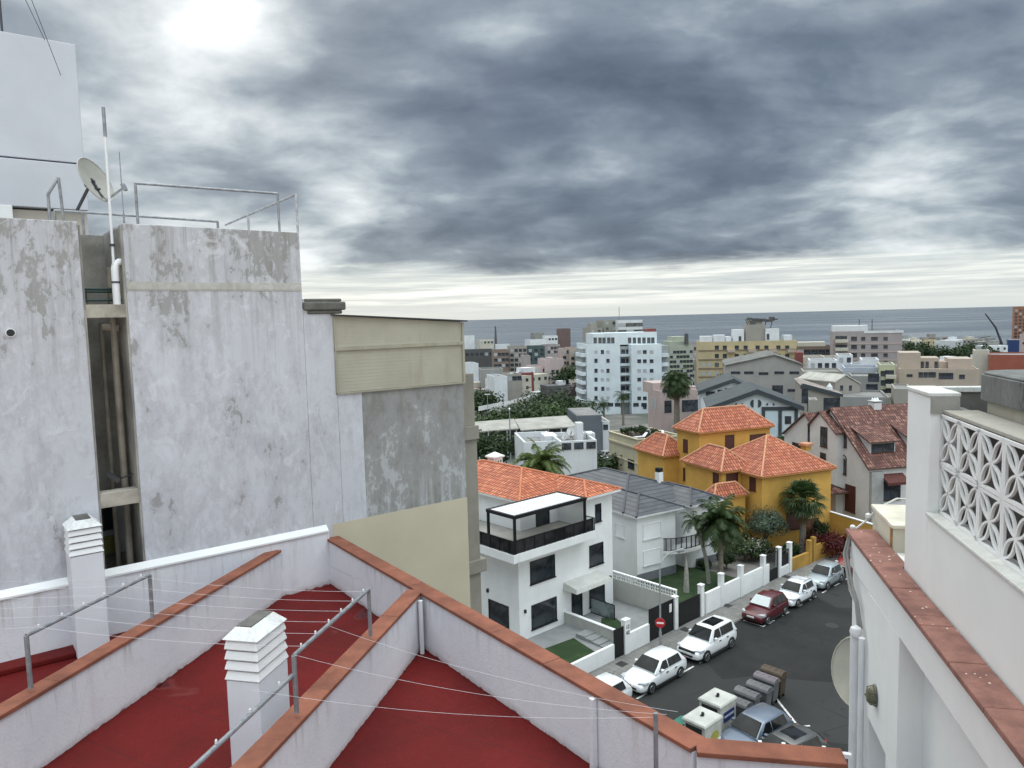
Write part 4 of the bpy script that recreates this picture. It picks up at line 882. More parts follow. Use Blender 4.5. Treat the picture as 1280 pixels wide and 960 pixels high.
# side walls between the plots
sw_ = thing('boundary_wall', 'tall pale boundary wall topped with pierced blocks beside the driveway', 'wall', SF.w(40.3, 28.9, -21), 42)
MB().box(0, .2, 0, 13, -.2, 2.05).build('wall_body', paint('driveway_wall', (.46,.46,.42), .8, .06, .6, .2), sw_)
pb = MB(); n_ = 30
for i in range(n_):
    y_ = i*13/n_
    for (dy, dz) in ((.11,.12),(.32,.12),(.11,.36),(.32,.36)):
        pass
    pb.box(.03,.17,y_,y_+.05,2.051,2.5)
    pb.box(.06,.14,y_+.051,y_+.43,2.24,2.29); pb.box(.06,.14,y_+.22,y_+.26,2.051,2.239); pb.box(.06,.14,y_+.22,y_+.26,2.291,2.5)
pb.box(.0,.2,0,13,2.501,2.58); pb.build('pierced_blocks', WHITE2, sw_)
tag(sfo(MB().box(34.9, 40.2, 28.76, 42, -.02, .02), 'driveway', paint('driveway_concrete', (.19,.19,.18), .85, .12, .7, .4), -20.95), kind='structure')
sw_ = thing('dividing_wall', 'low cement wall with pale coping between villa lawn and driveway', 'wall', SF.w(34.75, 28.8, -21), 42)
MB().box(-.1, .1, 0, 5.6, -.2, 1.3).build('wall_body', paint('cement_wall', (.40,.40,.37), .85, .08, 1, .3), sw_); MB().box(-.13, .13, 0, 5.6, 1.301, 1.36).build('coping', WHITE2, sw_)
sn_ = MB()
# ---------------------------------------------------------------- villa two: slate roof
G = atz(799, 731, -21.0); v2 = thing('slate_roof_house', 'white house with slate grey hipped roof and curved corner balcony', 'house', (G[0], G[1], -21), 32)
H2 = Fr((G[0], G[1], -21), 32)
def h2(p, y=0): q = H2.on(1, y, *p); return q[0], q[2]
ex = h2((797,646))[1]; r0 = h2((836, 630))[0]; r1 = h2((899, 700))[0]
print('H2', ex, r0, r1, h2((899, 707)), h2((888,627)))
ex = 5.5; r0 = 4.1; r1 = 8.9
m = MB(); m.box(0, r0, .2, 9, -.3, ex-.1); m.box(r0+.01, 5.6, 1.75, 14, -.3, ex-.1); m.box(5.61, r1, .9, 14, -.3, ex-.1); m.box(-.001, r0, 9.01, 14, -.3, ex-.1); m.build('wall', WHITE2, v2, bevel=.01)
cy = MB(); pts = [(5.61, 1.2)] + [(5.61 + .75*(1-math.cos(a)), .95 - .75*math.sin(a)) for a in [math.pi/2*i/8 for i in range(9)]] + [(r1, .2), (r1, .899), (5.61, .899)]
MB().prism([(5.61,.899),(5.61,.95)] + [(5.61 + .75*(1-math.cos(a)), .95 - .75*math.sin(a)) for a in [math.pi/2*i/8 for i in range(1,9)]] + [(r1-.001, .2), (r1-.001, .899)], -.3, ex-.1).build('rounded_bay', WHITE2, v2)
MB().box(-.03, r0+.02, .16, .199, -.3, .75).build('plinth', paint('grey_plinth', (.16,.165,.18), .8, .1, 1, .3), v2)
MB().box(6.4, r1+.02, .16, .199, -.3, .75).build('plinth', paint('grey_plinth', (.16,.165,.18)), v2)
hip(v2, 0, r0+.3, .2, 8, ex, .95, TILE_GR, .38, capm=GCAP)
hip(v2, 0, r1, 1.75, 14, ex+.02, 1.65, TILE_GR, .4, capm=GCAP)
hip(v2, 5.7, r1, .05, 6, ex+.01, .85, TILE_GR, .38, capm=GCAP)
qa_, qb_, qm_ = H2.on(1, .5, 826, 683), H2.on(1, .5, 878, 672), H2.on(1, -.5, 850, 689)
zb = qm_[2] - .12; cx_ = (qa_[0]+qb_[0])/2; rx_ = (qb_[0]-qa_[0])/2*1.12
bal = MB(); arc = [(cx_ + rx_*math.cos(a), .75 - 1.35*math.sin(a)) for a in [math.pi*i/16 for i in range(17)]]
bal.prism([(p[0], p[1]) for p in arc], zb-.1, zb+.18); bo = bal.build('balcony', WHITE2, v2)
railing(bo, [(p[0]*.995+.02, p[1]+.06, zb+.18) for p in arc], 1.0, BLACKMET, .07)
window(v2, r0+.8, zb+1.2, 1.0, 2.0, 'front', 1.75, 'near', 'door')
m = MB()
for (x, y) in ((810, 664), (812, 686)): pass
for (xx, zz_) in ((1.55, ex-1.5), (1.55, ex-3.6)): window(v2, xx, zz_, 1.9, 1.2, 'front', .2, 'shutw')
for (xx, zz_) in ((2.2, ex-1.7),): window(v2, xx, zz_, 1.1, 1.0, 'left', 0, 'shutw')
pl = MB().box(r0+2.35, r0+4.5, .165, .198, 1.5, 2.25).build('house_sign', WHITE2, v2)
s_ = MB(); rs = random.Random(4); x = r0 + 2.5
while x < r0 + 4.2: wv_ = rs.uniform(.09, .2); s_.box(x, x+wv_, .15, .163, 1.6, 1.6+rs.uniform(.1,.2)); x += wv_ + .05
s_.build('sign_lettering', BLACKMET, pl)
ck = MB(); cz = ex + .9; ck.box(6.1, 6.6, 4.2, 4.7, cz, cz+1.0); co_ = ck.build('chimney', WHITE2, v2); MB().box(6.12, 6.58, 4.22, 4.68, cz+1.001, cz+1.35).build('chimney_cowl', BLACKMET, co_)
turf([(40.6, 28.75), (51.2, 28.75), (51.2, 36.5), (40.6, 36.0)], 'garden_lawn', 'shaded lawn in front of the slate roofed white house', -20.98)
tag(sfo(MB().box(51.25, 54.9, 28.76, 40, -.02, .03), 'garden_path', paint('path_concrete', (.16,.15,.14), .85, .2, .7, .4), -20.95), kind='structure')
# ---------------------------------------------------------------- yellow villa
G = atz(952, 690, -21.0); v3 = thing('yellow_villa', 'ochre yellow villa of several blocks under red tiled hip roofs', 'house', (G[0], G[1], -21), 22)
H3 = Fr((G[0], G[1], -21), 22)
def onf(y, px, py): return H3.on(1, y, px, py)
def onl(x, px, py): return H3.on(0, x, px, py)
def corner(px, pyt, Y):       # vertical edge at a depth: local x,y and height there
    return H3.l(aty(px, pyt, Y))
ez = onf(0, 952, 595)[2]; xr = onf(0, 1043, 588)[0]; yl = onl(0, 926, 581)[1]
print('Y3', ez, xr, yl)
CORN = paint('ochre_cornice', (.42,.20,.06), .8, .1, 2)
def yblock(x0, x1, y0, y1, z1, rise, ov=.35, z0=-.4):
    MB().box(x0, x1, y0, y1, z0, z1-.2).build('wall', OCHRE, v3, bevel=.01)
    MB().box(x0-.12, x1+.12, y0-.12, y1+.12, z1-.30, z1-.175).build('cornice', CORN, v3)
    return hip(v3, x0, x1, y0, y1, z1, rise, TILE_RED, ov, fascia=CORN, capm=TCAP2)
yblock(0, xr-.4, 0, 7.5, ez, 2.7)
yblock(-.5-1.6, 1.0, yl, yl+5.5, ez+.15, 1.7, .35)
# tall block
Y4 = 72.0; c4 = corner(873, 541, Y4); x4r = H3.on(1, c4[1], 968, 534)[0]; y4l = H3.on(0, c4[0], 853, 530)[1]; apz = H3.on(1, c4[1]+3, 915, 515)[2]
print('Y4', c4, x4r, y4l, apz)
yblock(c4[0]+.3, x4r-.3, c4[1]+.3, max(y4l, c4[1]+4), c4[2], 2.0)
cl = corner(842, 568, Y4+3.5); print('Y0', cl)
yblock(cl[0]-1.2, c4[0]+1.5, cl[1], cl[1]+5, cl[2], 1.8)
for (px, py, w_, h_) in ((857,557,.75,1.3), (867,576,.75,1.4), (857,593,.75,1.3), (867,606,.8,1.2)):
    q = H3.on(0, c4[0]+.3, px, py); window(v3, q[1], q[2], w_, h_, 'left', c4[0]+.3, 'shutter')
for (px, py, w_, h_) in ((912,552,1.1,1.35), (947,551,2.0,1.4)):
    q = H3.on(1, c4[1]+.3, px, py); window(v3, q[0], q[2], w_, h_, 'front', c4[1]+.3, 'shutter')
xb = -2.1
q = H3.on(0, xb, 895, 594); window(v3, max(q[1], yl+.8), q[2], .8, 1.5, 'left', xb, 'shutter')
q = H3.on(1, yl, 915, 597); window(v3, q[0], q[2], 1.3, 1.45, 'front', yl, 'shutter')
q = H3.on(0, 0, 941, 602); window(v3, q[1], q[2], .8, 1.6, 'left', 0, 'shutter')
q = H3.on(1, 0, 995, 650); window(v3, q[0], q[2], 2.2, 1.6, 'front', 0, 'shutter')
q = H3.on(1, 0, 1015, 705); window(v3, q[0], 1.2, 1.4, 2.2, 'front', 0, 'shutter', 'door')
pr_ = H3.on(1, yl-.8, 912, 612); hip(v3, pr_[0]-2.0, pr_[0]+1.4, yl-1.3, yl, pr_[2]-.4, 1.0, TILE_RED, .2, 'porch_roof', CORN, TCAP2)
MB().box(pr_[0]-2.0, pr_[0]+1.4, yl-1.2, yl-.01, -.3, pr_[2]-.57).build('porch_wall', OCHRE, v3)
q = H3.on(1, 5.5, 1008, 560); c_ = MB().box(q[0]-.35, q[0]+.35, 5.2, 5.9, ez+.5, q[2]+.25).build('chimney', OCHRE, v3); MB().box(q[0]-.5, q[0]+.5, 5.05, 6.05, q[2]+.251, q[2]+.5).build('chimney_cap', TCAP2, c_)
q = H3.on(1, c4[1]+4, 903, 514); c_ = MB().box(q[0]-.4, q[0]+.4, c4[1]+3.7, c4[1]+4.4, c4[2]+.5, q[2]-.1).build('chimney', OCHRE, v3); MB().box(q[0]-.5, q[0]+.5, c4[1]+3.6, c4[1]+4.5, q[2]-.099, q[2]+.25).build('chimney_cap', TCAP2, c_)
# yellow garden walls
OCH2 = paint('ochre_garden_wall', (.40,.23,.05), .85, .15, .8, .4)
yw = thing('yellow_garden_wall', 'low ochre garden wall by the pavement right of the white posts', 'wall', SF.w(55.5, GY, -21), 38)
MB().box(0, 3.0, 0, .2, -.2, 1.15).build('wall_body', OCH2, yw, bevel=.01); MB().box(2.6, 3.0, -.05, .3, -.2, 2.1).build('post', OCH2, yw, bevel=.01)
yw = thing('yellow_garden_wall', 'taller ochre garden wall under the dark red bush', 'wall', SF.w(59.0, GY-.15, -21), 34)
MB().box(.2, 9, 0, .2, -.2, 1.5).build('wall_body', OCH2, yw, bevel=.01); MB().box(-.1, .25, -.05, .3, -.2, 2.2).build('post', OCH2, yw, bevel=.01)
a = atz(1062, 655, -19.0); b = atz(1020, 633, -19.0)
yw = thing('yellow_side_wall', 'sloping ochre side wall with pale top edge behind the fan palm', 'wall', (a[0], a[1], -21), 112)
MB().box(-4, 14, 0, .2, -.2, 2.6).build('wall_body', OCHRE, yw); MB().box(-4, 14, -.04, .24, 2.601, 2.68).build('coping', WHITE2, yw)
# ---------------------------------------------------------------- brown roofed gabled house
G = atz(1085, 668, -21.0); v4 = thing('gabled_house', 'white gabled house with old brown tiled roof, dormer and arched windows', 'house', (G[0], G[1], -21), 12)
H4 = Fr((G[0], G[1], -21), 12); WG = peeling('aged_white_house', (.60,.60,.60), (.50,.50,.49), (.36,.35,.33), amount=-.2, seed=9)
e4 = H4.on(1, 0, 1085, 583)[2]; yap = H4.on(0, 0, 1032, 513); W4 = 11
print('H4', e4, yap)
def gable(x0, x1, ya, yb, ym, za, zm, zb_, ov=.3, zb=-.4):
    MB().prismx([(ya, zb), (yb, zb), (yb, zb_), (ym, zm-.1), (ya, za)], x0, x1).build('wall', WG, v4)
    m_ = MB(); k_ = MB(); sl = (zm-za)/(ym-ya); sr = (zm-zb_)/(yb-ym); A_ = (ya-ov, za-ov*sl+.12); B_ = (yb+ov, zb_-ov*sr+.12)
    for (p, q) in ((A_, (ym, zm+.12)), (B_, (ym, zm+.12))):
        m_.slope([(x0-ov, p[0], p[1]), (x1+ov, p[0], p[1]), (x1+ov, q[0], q[1]), (x0-ov, q[0], q[1])])
        k_.add([(x0-ov,p[0],p[1]-.01),(x1+ov,p[0],p[1]-.01),(x1+ov,q[0],q[1]-.01),(x0-ov,q[0],q[1]-.01),(x0-ov,p[0],p[1]-.16),(x1+ov,p[0],p[1]-.16),(x1+ov,q[0],q[1]-.16),(x0-ov,q[0],q[1]-.16)], [(0,1,2,3),(7,6,5,4),(0,4,5,1),(1,5,6,2),(2,6,7,3),(3,7,4,0)])
    ro = m_.build('roof', TILE_BR, v4); k_.build('eaves', paint('old_verge', (.10,.06,.05), .8, .2, 3), ro); return ro
def zl(a): return a + 21
e4 = zl(-14.57)
gable(0, 16, 0, 11.2, 5.6, e4, zl(-9.75), e4)
gable(-.8, 4, 3.7, 8.0, 6.35, zl(-11.9), zl(-10.15), zl(-11.6), .2)
gable(-.45, 4, 8.3, 13.2, 9.3, zl(-11.6), zl(-10.7), zl(-13.3), .2)
def l4(px, py, x=0): q = H4.on(0, x, px, py); return q[1], q[2]
for (px, py, w_, h_, st_) in ((1055,548,.9,1.7,'brown'), (1055,583,.8,1.5,'brown'), (1063,623,1.5,2.6,'shutter')):
    a_, b_ = l4(px, py); window(v4, a_, b_, w_, h_, 'left', 0, st_)
    if st_ == 'brown': o_ = MB().tube([(0,a_-w_/2,b_+h_/2-.02),(0,a_-w_/4,b_+h_/2+.26),(0,a_,b_+h_/2+.36),(0,a_+w_/4,b_+h_/2+.26),(0,a_+w_/2,b_+h_/2-.02)], .07, 6); o_.build('window_arch', FRBR, v4)
for (px, py, w_, h_) in ((1030,546,1.1,2.0), (1029,574,.9,1.3)):
    a_, b_ = l4(px, py, -.8); window(v4, a_, b_, w_, h_, 'left', -.8, 'brown')
for (px, py, w_, h_) in ((1014,542,1.1,2.1), (996,560,1.6,1.1)):
    a_, b_ = l4(px, py, -.45); window(v4, a_, b_, w_, h_, 'left', -.45, 'brown')
a_, b_ = l4(1045, 606); hip(v4, -2.0, 0, a_-1.8, a_+1.8, b_-.3, .5, TILE_BR, .2, 'porch_roof', paint('old_verge', (0,0,0)))
q = H4.on(1, -.0, 1115, 610); window(v4, q[0]-.1, q[2]-.2, 2.0, 1.9, 'front', 0, 'brown'); 
aw = MB(); aw.add([(q[0]-1.2,-1.0,q[2]+.75),(q[0]+1.1,-1.0,q[2]+.75),(q[0]+1.1,0,q[2]+1.4),(q[0]-1.2,0,q[2]+1.4),(q[0]-1.2,-1.0,q[2]+.5),(q[0]+1.1,-1.0,q[2]+.5),(q[0]+1.1,0,q[2]+1.3),(q[0]-1.2,0,q[2]+1.3)], [(0,1,2,3),(7,6,5,4),(0,4,5,1),(1,5,6,2),(2,6,7,3),(3,7,4,0)]); aw.build('awning', paint('brown_awning', (.10,.03,.025), .8, .2, 4), v4)
MB().box(.05, 1.3, -.35, -.001, -.3, e4-.5).build('corner_buttress', paint('grey_render', (.33,.33,.32), .85, .12, 1, .4), v4)
# dormers
for (dx0, dx1) in ((.85, 3.55), (5.3, 8.3)):
    yd = 1.0; zr = zl(-13.74)
    MB().prismx([(yd, zr-.2), (yd, zl(-12.45)), (3.9, zl(-11.3)), (3.9, zr-.2)], dx0, dx1).build('dormer_wall', WG, v4)
    m_ = MB(); m_.slope([(dx0-.3, .65, zl(-12.42)), (dx1+.3, .65, zl(-12.42)), (dx1+.3, 4.4, zl(-10.98)), (dx0-.3, 4.4, zl(-10.98))]); ro = m_.build('dormer_roof', TILE_BR, v4)
    m_ = MB(); X0_, X1_ = dx0-.3, dx1+.3; m_.add([(X0_,.65,zl(-12.43)),(X1_,.65,zl(-12.43)),(X1_,4.4,zl(-10.99)),(X0_,4.4,zl(-10.99)),(X0_,.65,zl(-12.56)),(X1_,.65,zl(-12.56)),(X1_,4.4,zl(-11.12)),(X0_,4.4,zl(-11.12))], [(0,1,2,3),(7,6,5,4),(0,4,5,1),(1,5,6,2),(2,6,7,3),(3,7,4,0)]); m_.build('dormer_eaves', paint('old_verge', (0,0,0)), ro)
    window(v4, (dx0+dx1)/2, zl(-13.08), dx1-dx0-.25, .85, 'front', yd, 'brown')
yh = 5.6; yap = (0, 0, zl(-9.75))
q = H4.on(1, 5.6, 1093, 515); ck = MB().box(q[0]-.42, q[0]+.42, 5.1, 6.0, yap[2]-1, yap[2]+.35); co_ = ck.build('chimney', WG, v4)
MB().box(q[0]-.48, q[0]+.48, 5.05, 6.05, yap[2]+.5, yap[2]+.58).build('chimney_slab', WG, co_)
for dx in (-.28, 0, .28): MB().lathe((q[0]+dx, 5.55, yap[2]+.58), [(.14,0),(.10,.18),(.02,.3)], 10).build('chimney_pot', WHITE2, co_)
q = H4.on(1, yh, 1064, 513); MB().lathe((q[0], yh, q[2]-.5), [(.35,0),(.3,.3),(.05,.8)], 12).build('ridge_vent', WHITE2, v4)
tag(MB().box(-6, 0, -3, 20, 0, .02).build('garden_ground', paint('garden_earth', (.05,.045,.03), .95, .3, .8)), kind='structure')
g_ = bpy.data.objects['garden_ground']; g_.location = (H4.o[0], H4.o[1], -20.99); g_.rotation_euler = (0,0,H4.a)
# ================================================================ cars
CARGL = glass('car_glass', (.006,.007,.008), .08, .25)
TYRE = plain('tyre_rubber', (.012,.012,.012), .8); RIM = plain('alloy_rim', (.30,.31,.32), .35, .8); BLKPL = plain('black_plastic', (.015,.015,.016), .6)
HL = plain('headlight_glass', (.55,.57,.6), .15, .2); TLR = plain('tail_light_red', (.25,.01,.01), .25); PLATE = plain('number_plate_white', (.6,.6,.58), .5)
def carpaint(name, col, metal=0.): return plain(name, col, .32, metal, .5, .6)
def loft(rings, close=True):
    m_ = MB(); n_ = len(rings[0])
    for r_ in rings: m_.v += [tuple(p) for p in r_]
    for i in range(len(rings)-1):
        for k in range(n_ - (0 if close else 1)):
            k2 = (k+1) % n_; m_.f.append((i*n_+k, i*n_+k2, (i+1)*n_+k2, (i+1)*n_+k))
    m_.f.append(tuple(range(n_))[::-1]); m_.f.append(tuple((len(rings)-1)*n_+k for k in range(n_))); return m_
def car(label, px, py, rot, pm, L=4.1, W=1.75, H=1.48, suv=False, roofmat=None, sunroof=False, sedan=False, rails=False, grp='cars parked on the street', at=None, shade=False):
    """px,py: pixel of the middle of the car on the ground"""
    p = at or atz(px, py, -21.0)
    c = thing('parked_car', label, 'car', (p[0], p[1], -20.99), rot, grp)      # nose towards local -x
    k = H/1.48; r_w = .335 if suv else .30; gc = .22 if suv else .17; hw = W/2
    #        x/L     low   top   width
    stn = [(-.5, .34, .52, .66), (-.492, .24, .62, .80), (-.465, .20, .70, .90), (-.40, .19, .79, .965), (-.30, .18, .87, .99), (-.20, .18, .935, 1.0), (-.05, .18, .95, 1.0), (.12, .18, .965, 1.0),
           (.28, .18, .985, 1.0), (.39, .19, 1.0, .975), (.455, .21, .98, .93), (.488, .26, .88, .86), (.5, .34, .66, .78)]
    if sedan: stn[9] = (.39, .19, .97, .975)
    rings = []
    for (x, lo, top, w_) in stn:
        lo = (lo + (gc-.18)) ; top *= k*(.98 if not suv else 1.0); a = hw*w_; sh = top - .03
        half = [(0, lo), (a*.86, lo), (a*.965, lo+.06), (a, lo+(top-lo)*.45), (a*.985, lo+(top-lo)*.68), (a*.945, sh-.07), (a*.86, sh), (a*.55, top), (0, top+.012)]
        rings.append([(x*L, y, z) for y, z in half] + [(x*L, -y, z) for y, z in half[-2:0:-1]])
    body = loft(rings).build('body', pm, c, smooth=True, sharp=0); sbm = body.modifiers.new('round', 'SUBSURF'); sbm.levels = sbm.render_levels = 1
    # greenhouse
    bz = .93*k; rf = .10 if not suv else .14
    xf0, xr0 = -.21*L, (.445 if not sedan else .36)*L; xf1, xr1 = -.035*L, (.355 if not sedan else .20)*L
    if suv: xr0, xr1, xf1 = .465*L, .41*L, -.06*L
    wb, wt = hw*.93, hw*.71
    gh = []
    N_ = 7
    prof = [(xf0, bz, wb*.94), (xf0*.55+xf1*.45, bz+(H-bz)*.50, wb*.90*.5+wt*.5), (xf1-.10, H-.07, wt*.98), (xf1+.16, H-.018, wt), ((xf1+xr1)/2, H, wt*1.01), (xr1-.14, H-.025, wt*.98), (xr1+.03, H-.09, wt*.97), (xr1*.45+xr0*.55, bz+(H-bz)*.45, wb*.5+wt*.46), (xr0, bz, wb*.90)]
    rings = []
    for (x, z, w_) in prof:
        w2 = w_; base_w = wb*.985; 
        rings.append([(x, -base_w, bz-.06), (x, -base_w + .0, bz), (x, -w2, max(z-.055, bz+.002)), (x, -w2*.88, z-.012 if z > bz+.01 else z+.004), (x, 0, z + .02), (x, w2*.88, z-.012 if z > bz+.01 else z+.004), (x, w2, max(z-.055, bz+.002)), (x, base_w, bz), (x, base_w, bz-.06)])
    loft(rings, True).build('cabin', pm, c, smooth=True, sharp=40)
    def pane(pts, name, mat=CARGL, off=.012):
        P = [Vector(q) for q in pts]; n_ = (P[1]-P[0]).cross(P[2]-P[0]).normalized(); cen = sum(P, Vector())/len(P)
        if n_.dot(cen - Vector((.1*L, 0, .8))) < 0: n_ = -n_
        A_ = [q + n_*off for q in P]; B_ = [q - n_*.03 for q in P]; nn_ = len(P)
        m_ = MB(); m_.add(A_ + B_, [tuple(range(nn_)), tuple(range(nn_, 2*nn_))[::-1]] + [(i, (i+1)%nn_, nn_+(i+1)%nn_, nn_+i) for i in range(nn_)]); return m_.build(name, mat, c)
    def lerp(a, b, t_): return tuple(a[i]+(b[i]-a[i])*t_ for i in range(3))
    # windscreen
    w0, w1 = wb*.86, wt*.90; zt = H-.075
    pane([(xf0+.03, -w0, bz+.03), (xf0+.03, w0, bz+.03), (xf1-.09, w1, zt), (xf1-.09, -w1, zt)], 'sunshade' if shade else 'windscreen', plain('foil_sunshade', (.42,.46,.47), .35, .3) if shade else CARGL, .075)
    pane([(xr0-.03, -w0*.95, bz+.06), (xr0-.03, w0*.95, bz+.06), (xr1+.03, w1*.95, zt-.03), (xr1+.03, -w1*.95, zt-.03)], 'rear_window', CARGL, .035)
    for s in (-1, 1):
        for xh in (.0, .22*L-.17): MB().box(xh, xh+.17, s*hw-.03, s*hw+.015, bz-.17, bz-.13).build('door_handle', BLKPL, c)
        MB().box(-.305*L+r_w*1.1, .30*L-r_w*1.1, s*hw-.03, s*hw+.008, .20, .33).build('sill', BLKPL, c)
        def sp_(x, f_): return (x, s*(wb*.985*(1-f_) + wt*1.0*f_), bz + .02 + (H-bz-.10)*f_)
        mid = .07*L; e0 = xf0+.34*k; e1 = xf1+.10
        pane([sp_(e0, .04), sp_(mid-.04, .04), sp_(mid-.04, .93), sp_(e1, .93)], 'side_window', CARGL, .02)
        pane([sp_(mid+.04, .04), sp_(xr0-.42 if not sedan else xr0-.25, .04), sp_(xr1-.14, .93), sp_(mid+.04, .93)], 'side_window', CARGL, .02)
        MB().box(xf0+.42, xf0+.60, s*(hw+.02) - .09, s*(hw+.02)+.09, bz+.02, bz+.16).build('mirror', pm, c, bevel=.03)
        MB().prism([(-.478*L, s*hw*.55), (-.44*L, s*hw*.93), (-.36*L, s*hw*.975), (-.38*L, s*hw*.72)] if s > 0 else [(-.478*L, s*hw*.55), (-.38*L, s*hw*.72), (-.36*L, s*hw*.975), (-.44*L, s*hw*.93)], .60*k, .735*k).build('headlight', HL, c)
        MB().box(.462*L, .492*L, s*hw*.62 - .1, s*hw*.62+.14 if s > 0 else s*hw*.62+.1, .70*k, .9*k).build('tail_light', TLR, c)
        for xa in (-.305*L, .30*L):
            wl = thing_part = MB(); y0 = s*(hw-.20); y1 = s*(hw+.012)
            wl.tube([(xa, y0, r_w), (xa, y0+(y1-y0)*.1, r_w), (xa, y1-s*.03, r_w), (xa, y1, r_w)], [r_w*.93, r_w, r_w, r_w*.9], 20)
            wo_ = wl.build('wheel', TYRE, c, smooth=True, sharp=60)
            rm = MB(); rm.tube([(xa, y1-s*.01, r_w), (xa, y1+s*.004, r_w)], [r_w*.64, r_w*.62], 18); rm.build('hub', BLKPL, wo_)
            sk = MB()
            for j in range(5):
                t_ = 2*math.pi*j/5+.3; sk.bar((xa, y1+s*.008, r_w), (xa+math.cos(t_)*r_w*.6, y1+s*.008, r_w+math.sin(t_)*r_w*.6), .05, .02)
            sk.tube([(xa+math.cos(t_)*r_w*.62, y1+s*.006, r_w+math.sin(t_)*r_w*.62) for t_ in [2*math.pi*j/16 for j in range(17)]], .02, 5); sk.build('rim', RIM, wo_)
            am = MB(); n2_ = 14
            pr = [(xa + math.cos(math.pi*j/n2_)*r_w*1.22, r_w + math.sin(math.pi*j/n2_)*r_w*1.22) for j in range(n2_+1)]
            am.prismy([(x, z) for x, z in pr], s*(hw-.25), s*(hw-.004 if abs(xa) < L else hw)); am.build('wheel_arch', BLKPL, c)
    MB().box(-.503*L, -.47*L, -hw*.5, hw*.5, .36*k, .46*k).build('grille', BLKPL, c); MB().box(-.508*L, -.49*L, -.26, .26, .47*k, .56*k).build('number_plate', PLATE, c)
    MB().box(.49*L, .506*L, -.26, .26, .55*k, .66*k).build('number_plate', PLATE, c)
    if suv:
        MB().box(-.497*L, -.46*L, -hw*.62, hw*.62, .58*k, .68*k).build('upper_grille', BLKPL, c)
    if sunroof: MB().box(xf1+.30, xr1-.55, -wt*.66, wt*.66, H-.01, H+.03).build('sunroof', CARGL, c, bevel=.02)
    if rails:
        for s in (-1, 1): MB().tube([(xf1+.3, s*wt*.9, H-.03), (xf1+.4, s*wt*.9, H+.045), (xr1-.35, s*wt*.9, H+.045), (xr1-.2, s*wt*.9, H-.03)], .022, 6).build('roof_rail', GREYMET, c)
        for x in (xf1+.6, xr1-.75): MB().bar((x, -wt*.9, H+.05), (x, wt*.9, H+.05), .05, .03).build('roof_bar', PVC, c)
    MB().tube([(xr1-.2, 0, H), (xr1+.0, 0, H+.18)], .008, 5).build('aerial', BLKPL, c)
    return c
def stc(s, n): return SF.w(s, n, -21)
W1 = carpaint('car_white', (.70,.71,.72)); W2c = carpaint('car_white_cool', (.66,.68,.72))
CX = 25.65
car('white car at the front of the row, mostly hidden behind the terracotta parapet', 0, 0, 42, W1, 4.2, 1.78, 1.46, at=stc(28.6, CX-.05))
car('white hatchback parked second in the row below the lamp post', 0, 0, 42, W1, 4.4, 1.80, 1.50, at=stc(33.35, CX-.2))
car('white compact off-roader with dark glass roof parked by the black garage gate', 0, 0, 42, W1, 4.45, 1.82, 1.70, suv=True, sunroof=True, at=stc(38.75, CX-.2))
car('dark red small car with silver sunshade behind its windscreen', 0, 0, 42, carpaint('car_dark_red', (.075,.008,.012)), 3.9, 1.72, 1.56, at=stc(46.1, CX-.05), shade=True)
car('white small hatchback with roof bars parked between dark red and silver cars', 0, 0, 42, W2c, 3.85, 1.68, 1.46, rails=True, at=stc(50.25, CX-.1))
car('silver small car parked beside the yellow garden wall', 0, 0, 42, carpaint('car_silver', (.36,.40,.42), .4), 3.75, 1.66, 1.50, at=stc(54.95, CX-.05))
car('bright red car mostly hidden behind the end of the right wing', 0, 0, 42, carpaint('car_red', (.18,.01,.012)), 3.9, 1.7, 1.48, at=stc(60.3, CX))
p = atz(943, 931, -21); car('blue grey hatchback parked beside the refuse containers', 0, 0, 36, carpaint('car_blue_grey', (.15,.18,.235), .4), 4.25, 1.82, 1.50, at=(p[0], p[1], 0), grp='cars parked beside the refuse containers')
p = atz(981, 958, -21); car('dark grey car with closed sunroof parked nearest the bottom edge', 0, 0, 30, carpaint('car_dark_grey', (.10,.10,.10), .4), 4.4, 1.80, 1.45, at=(p[0], p[1], 0), sunroof=True, grp='cars parked beside the refuse containers')
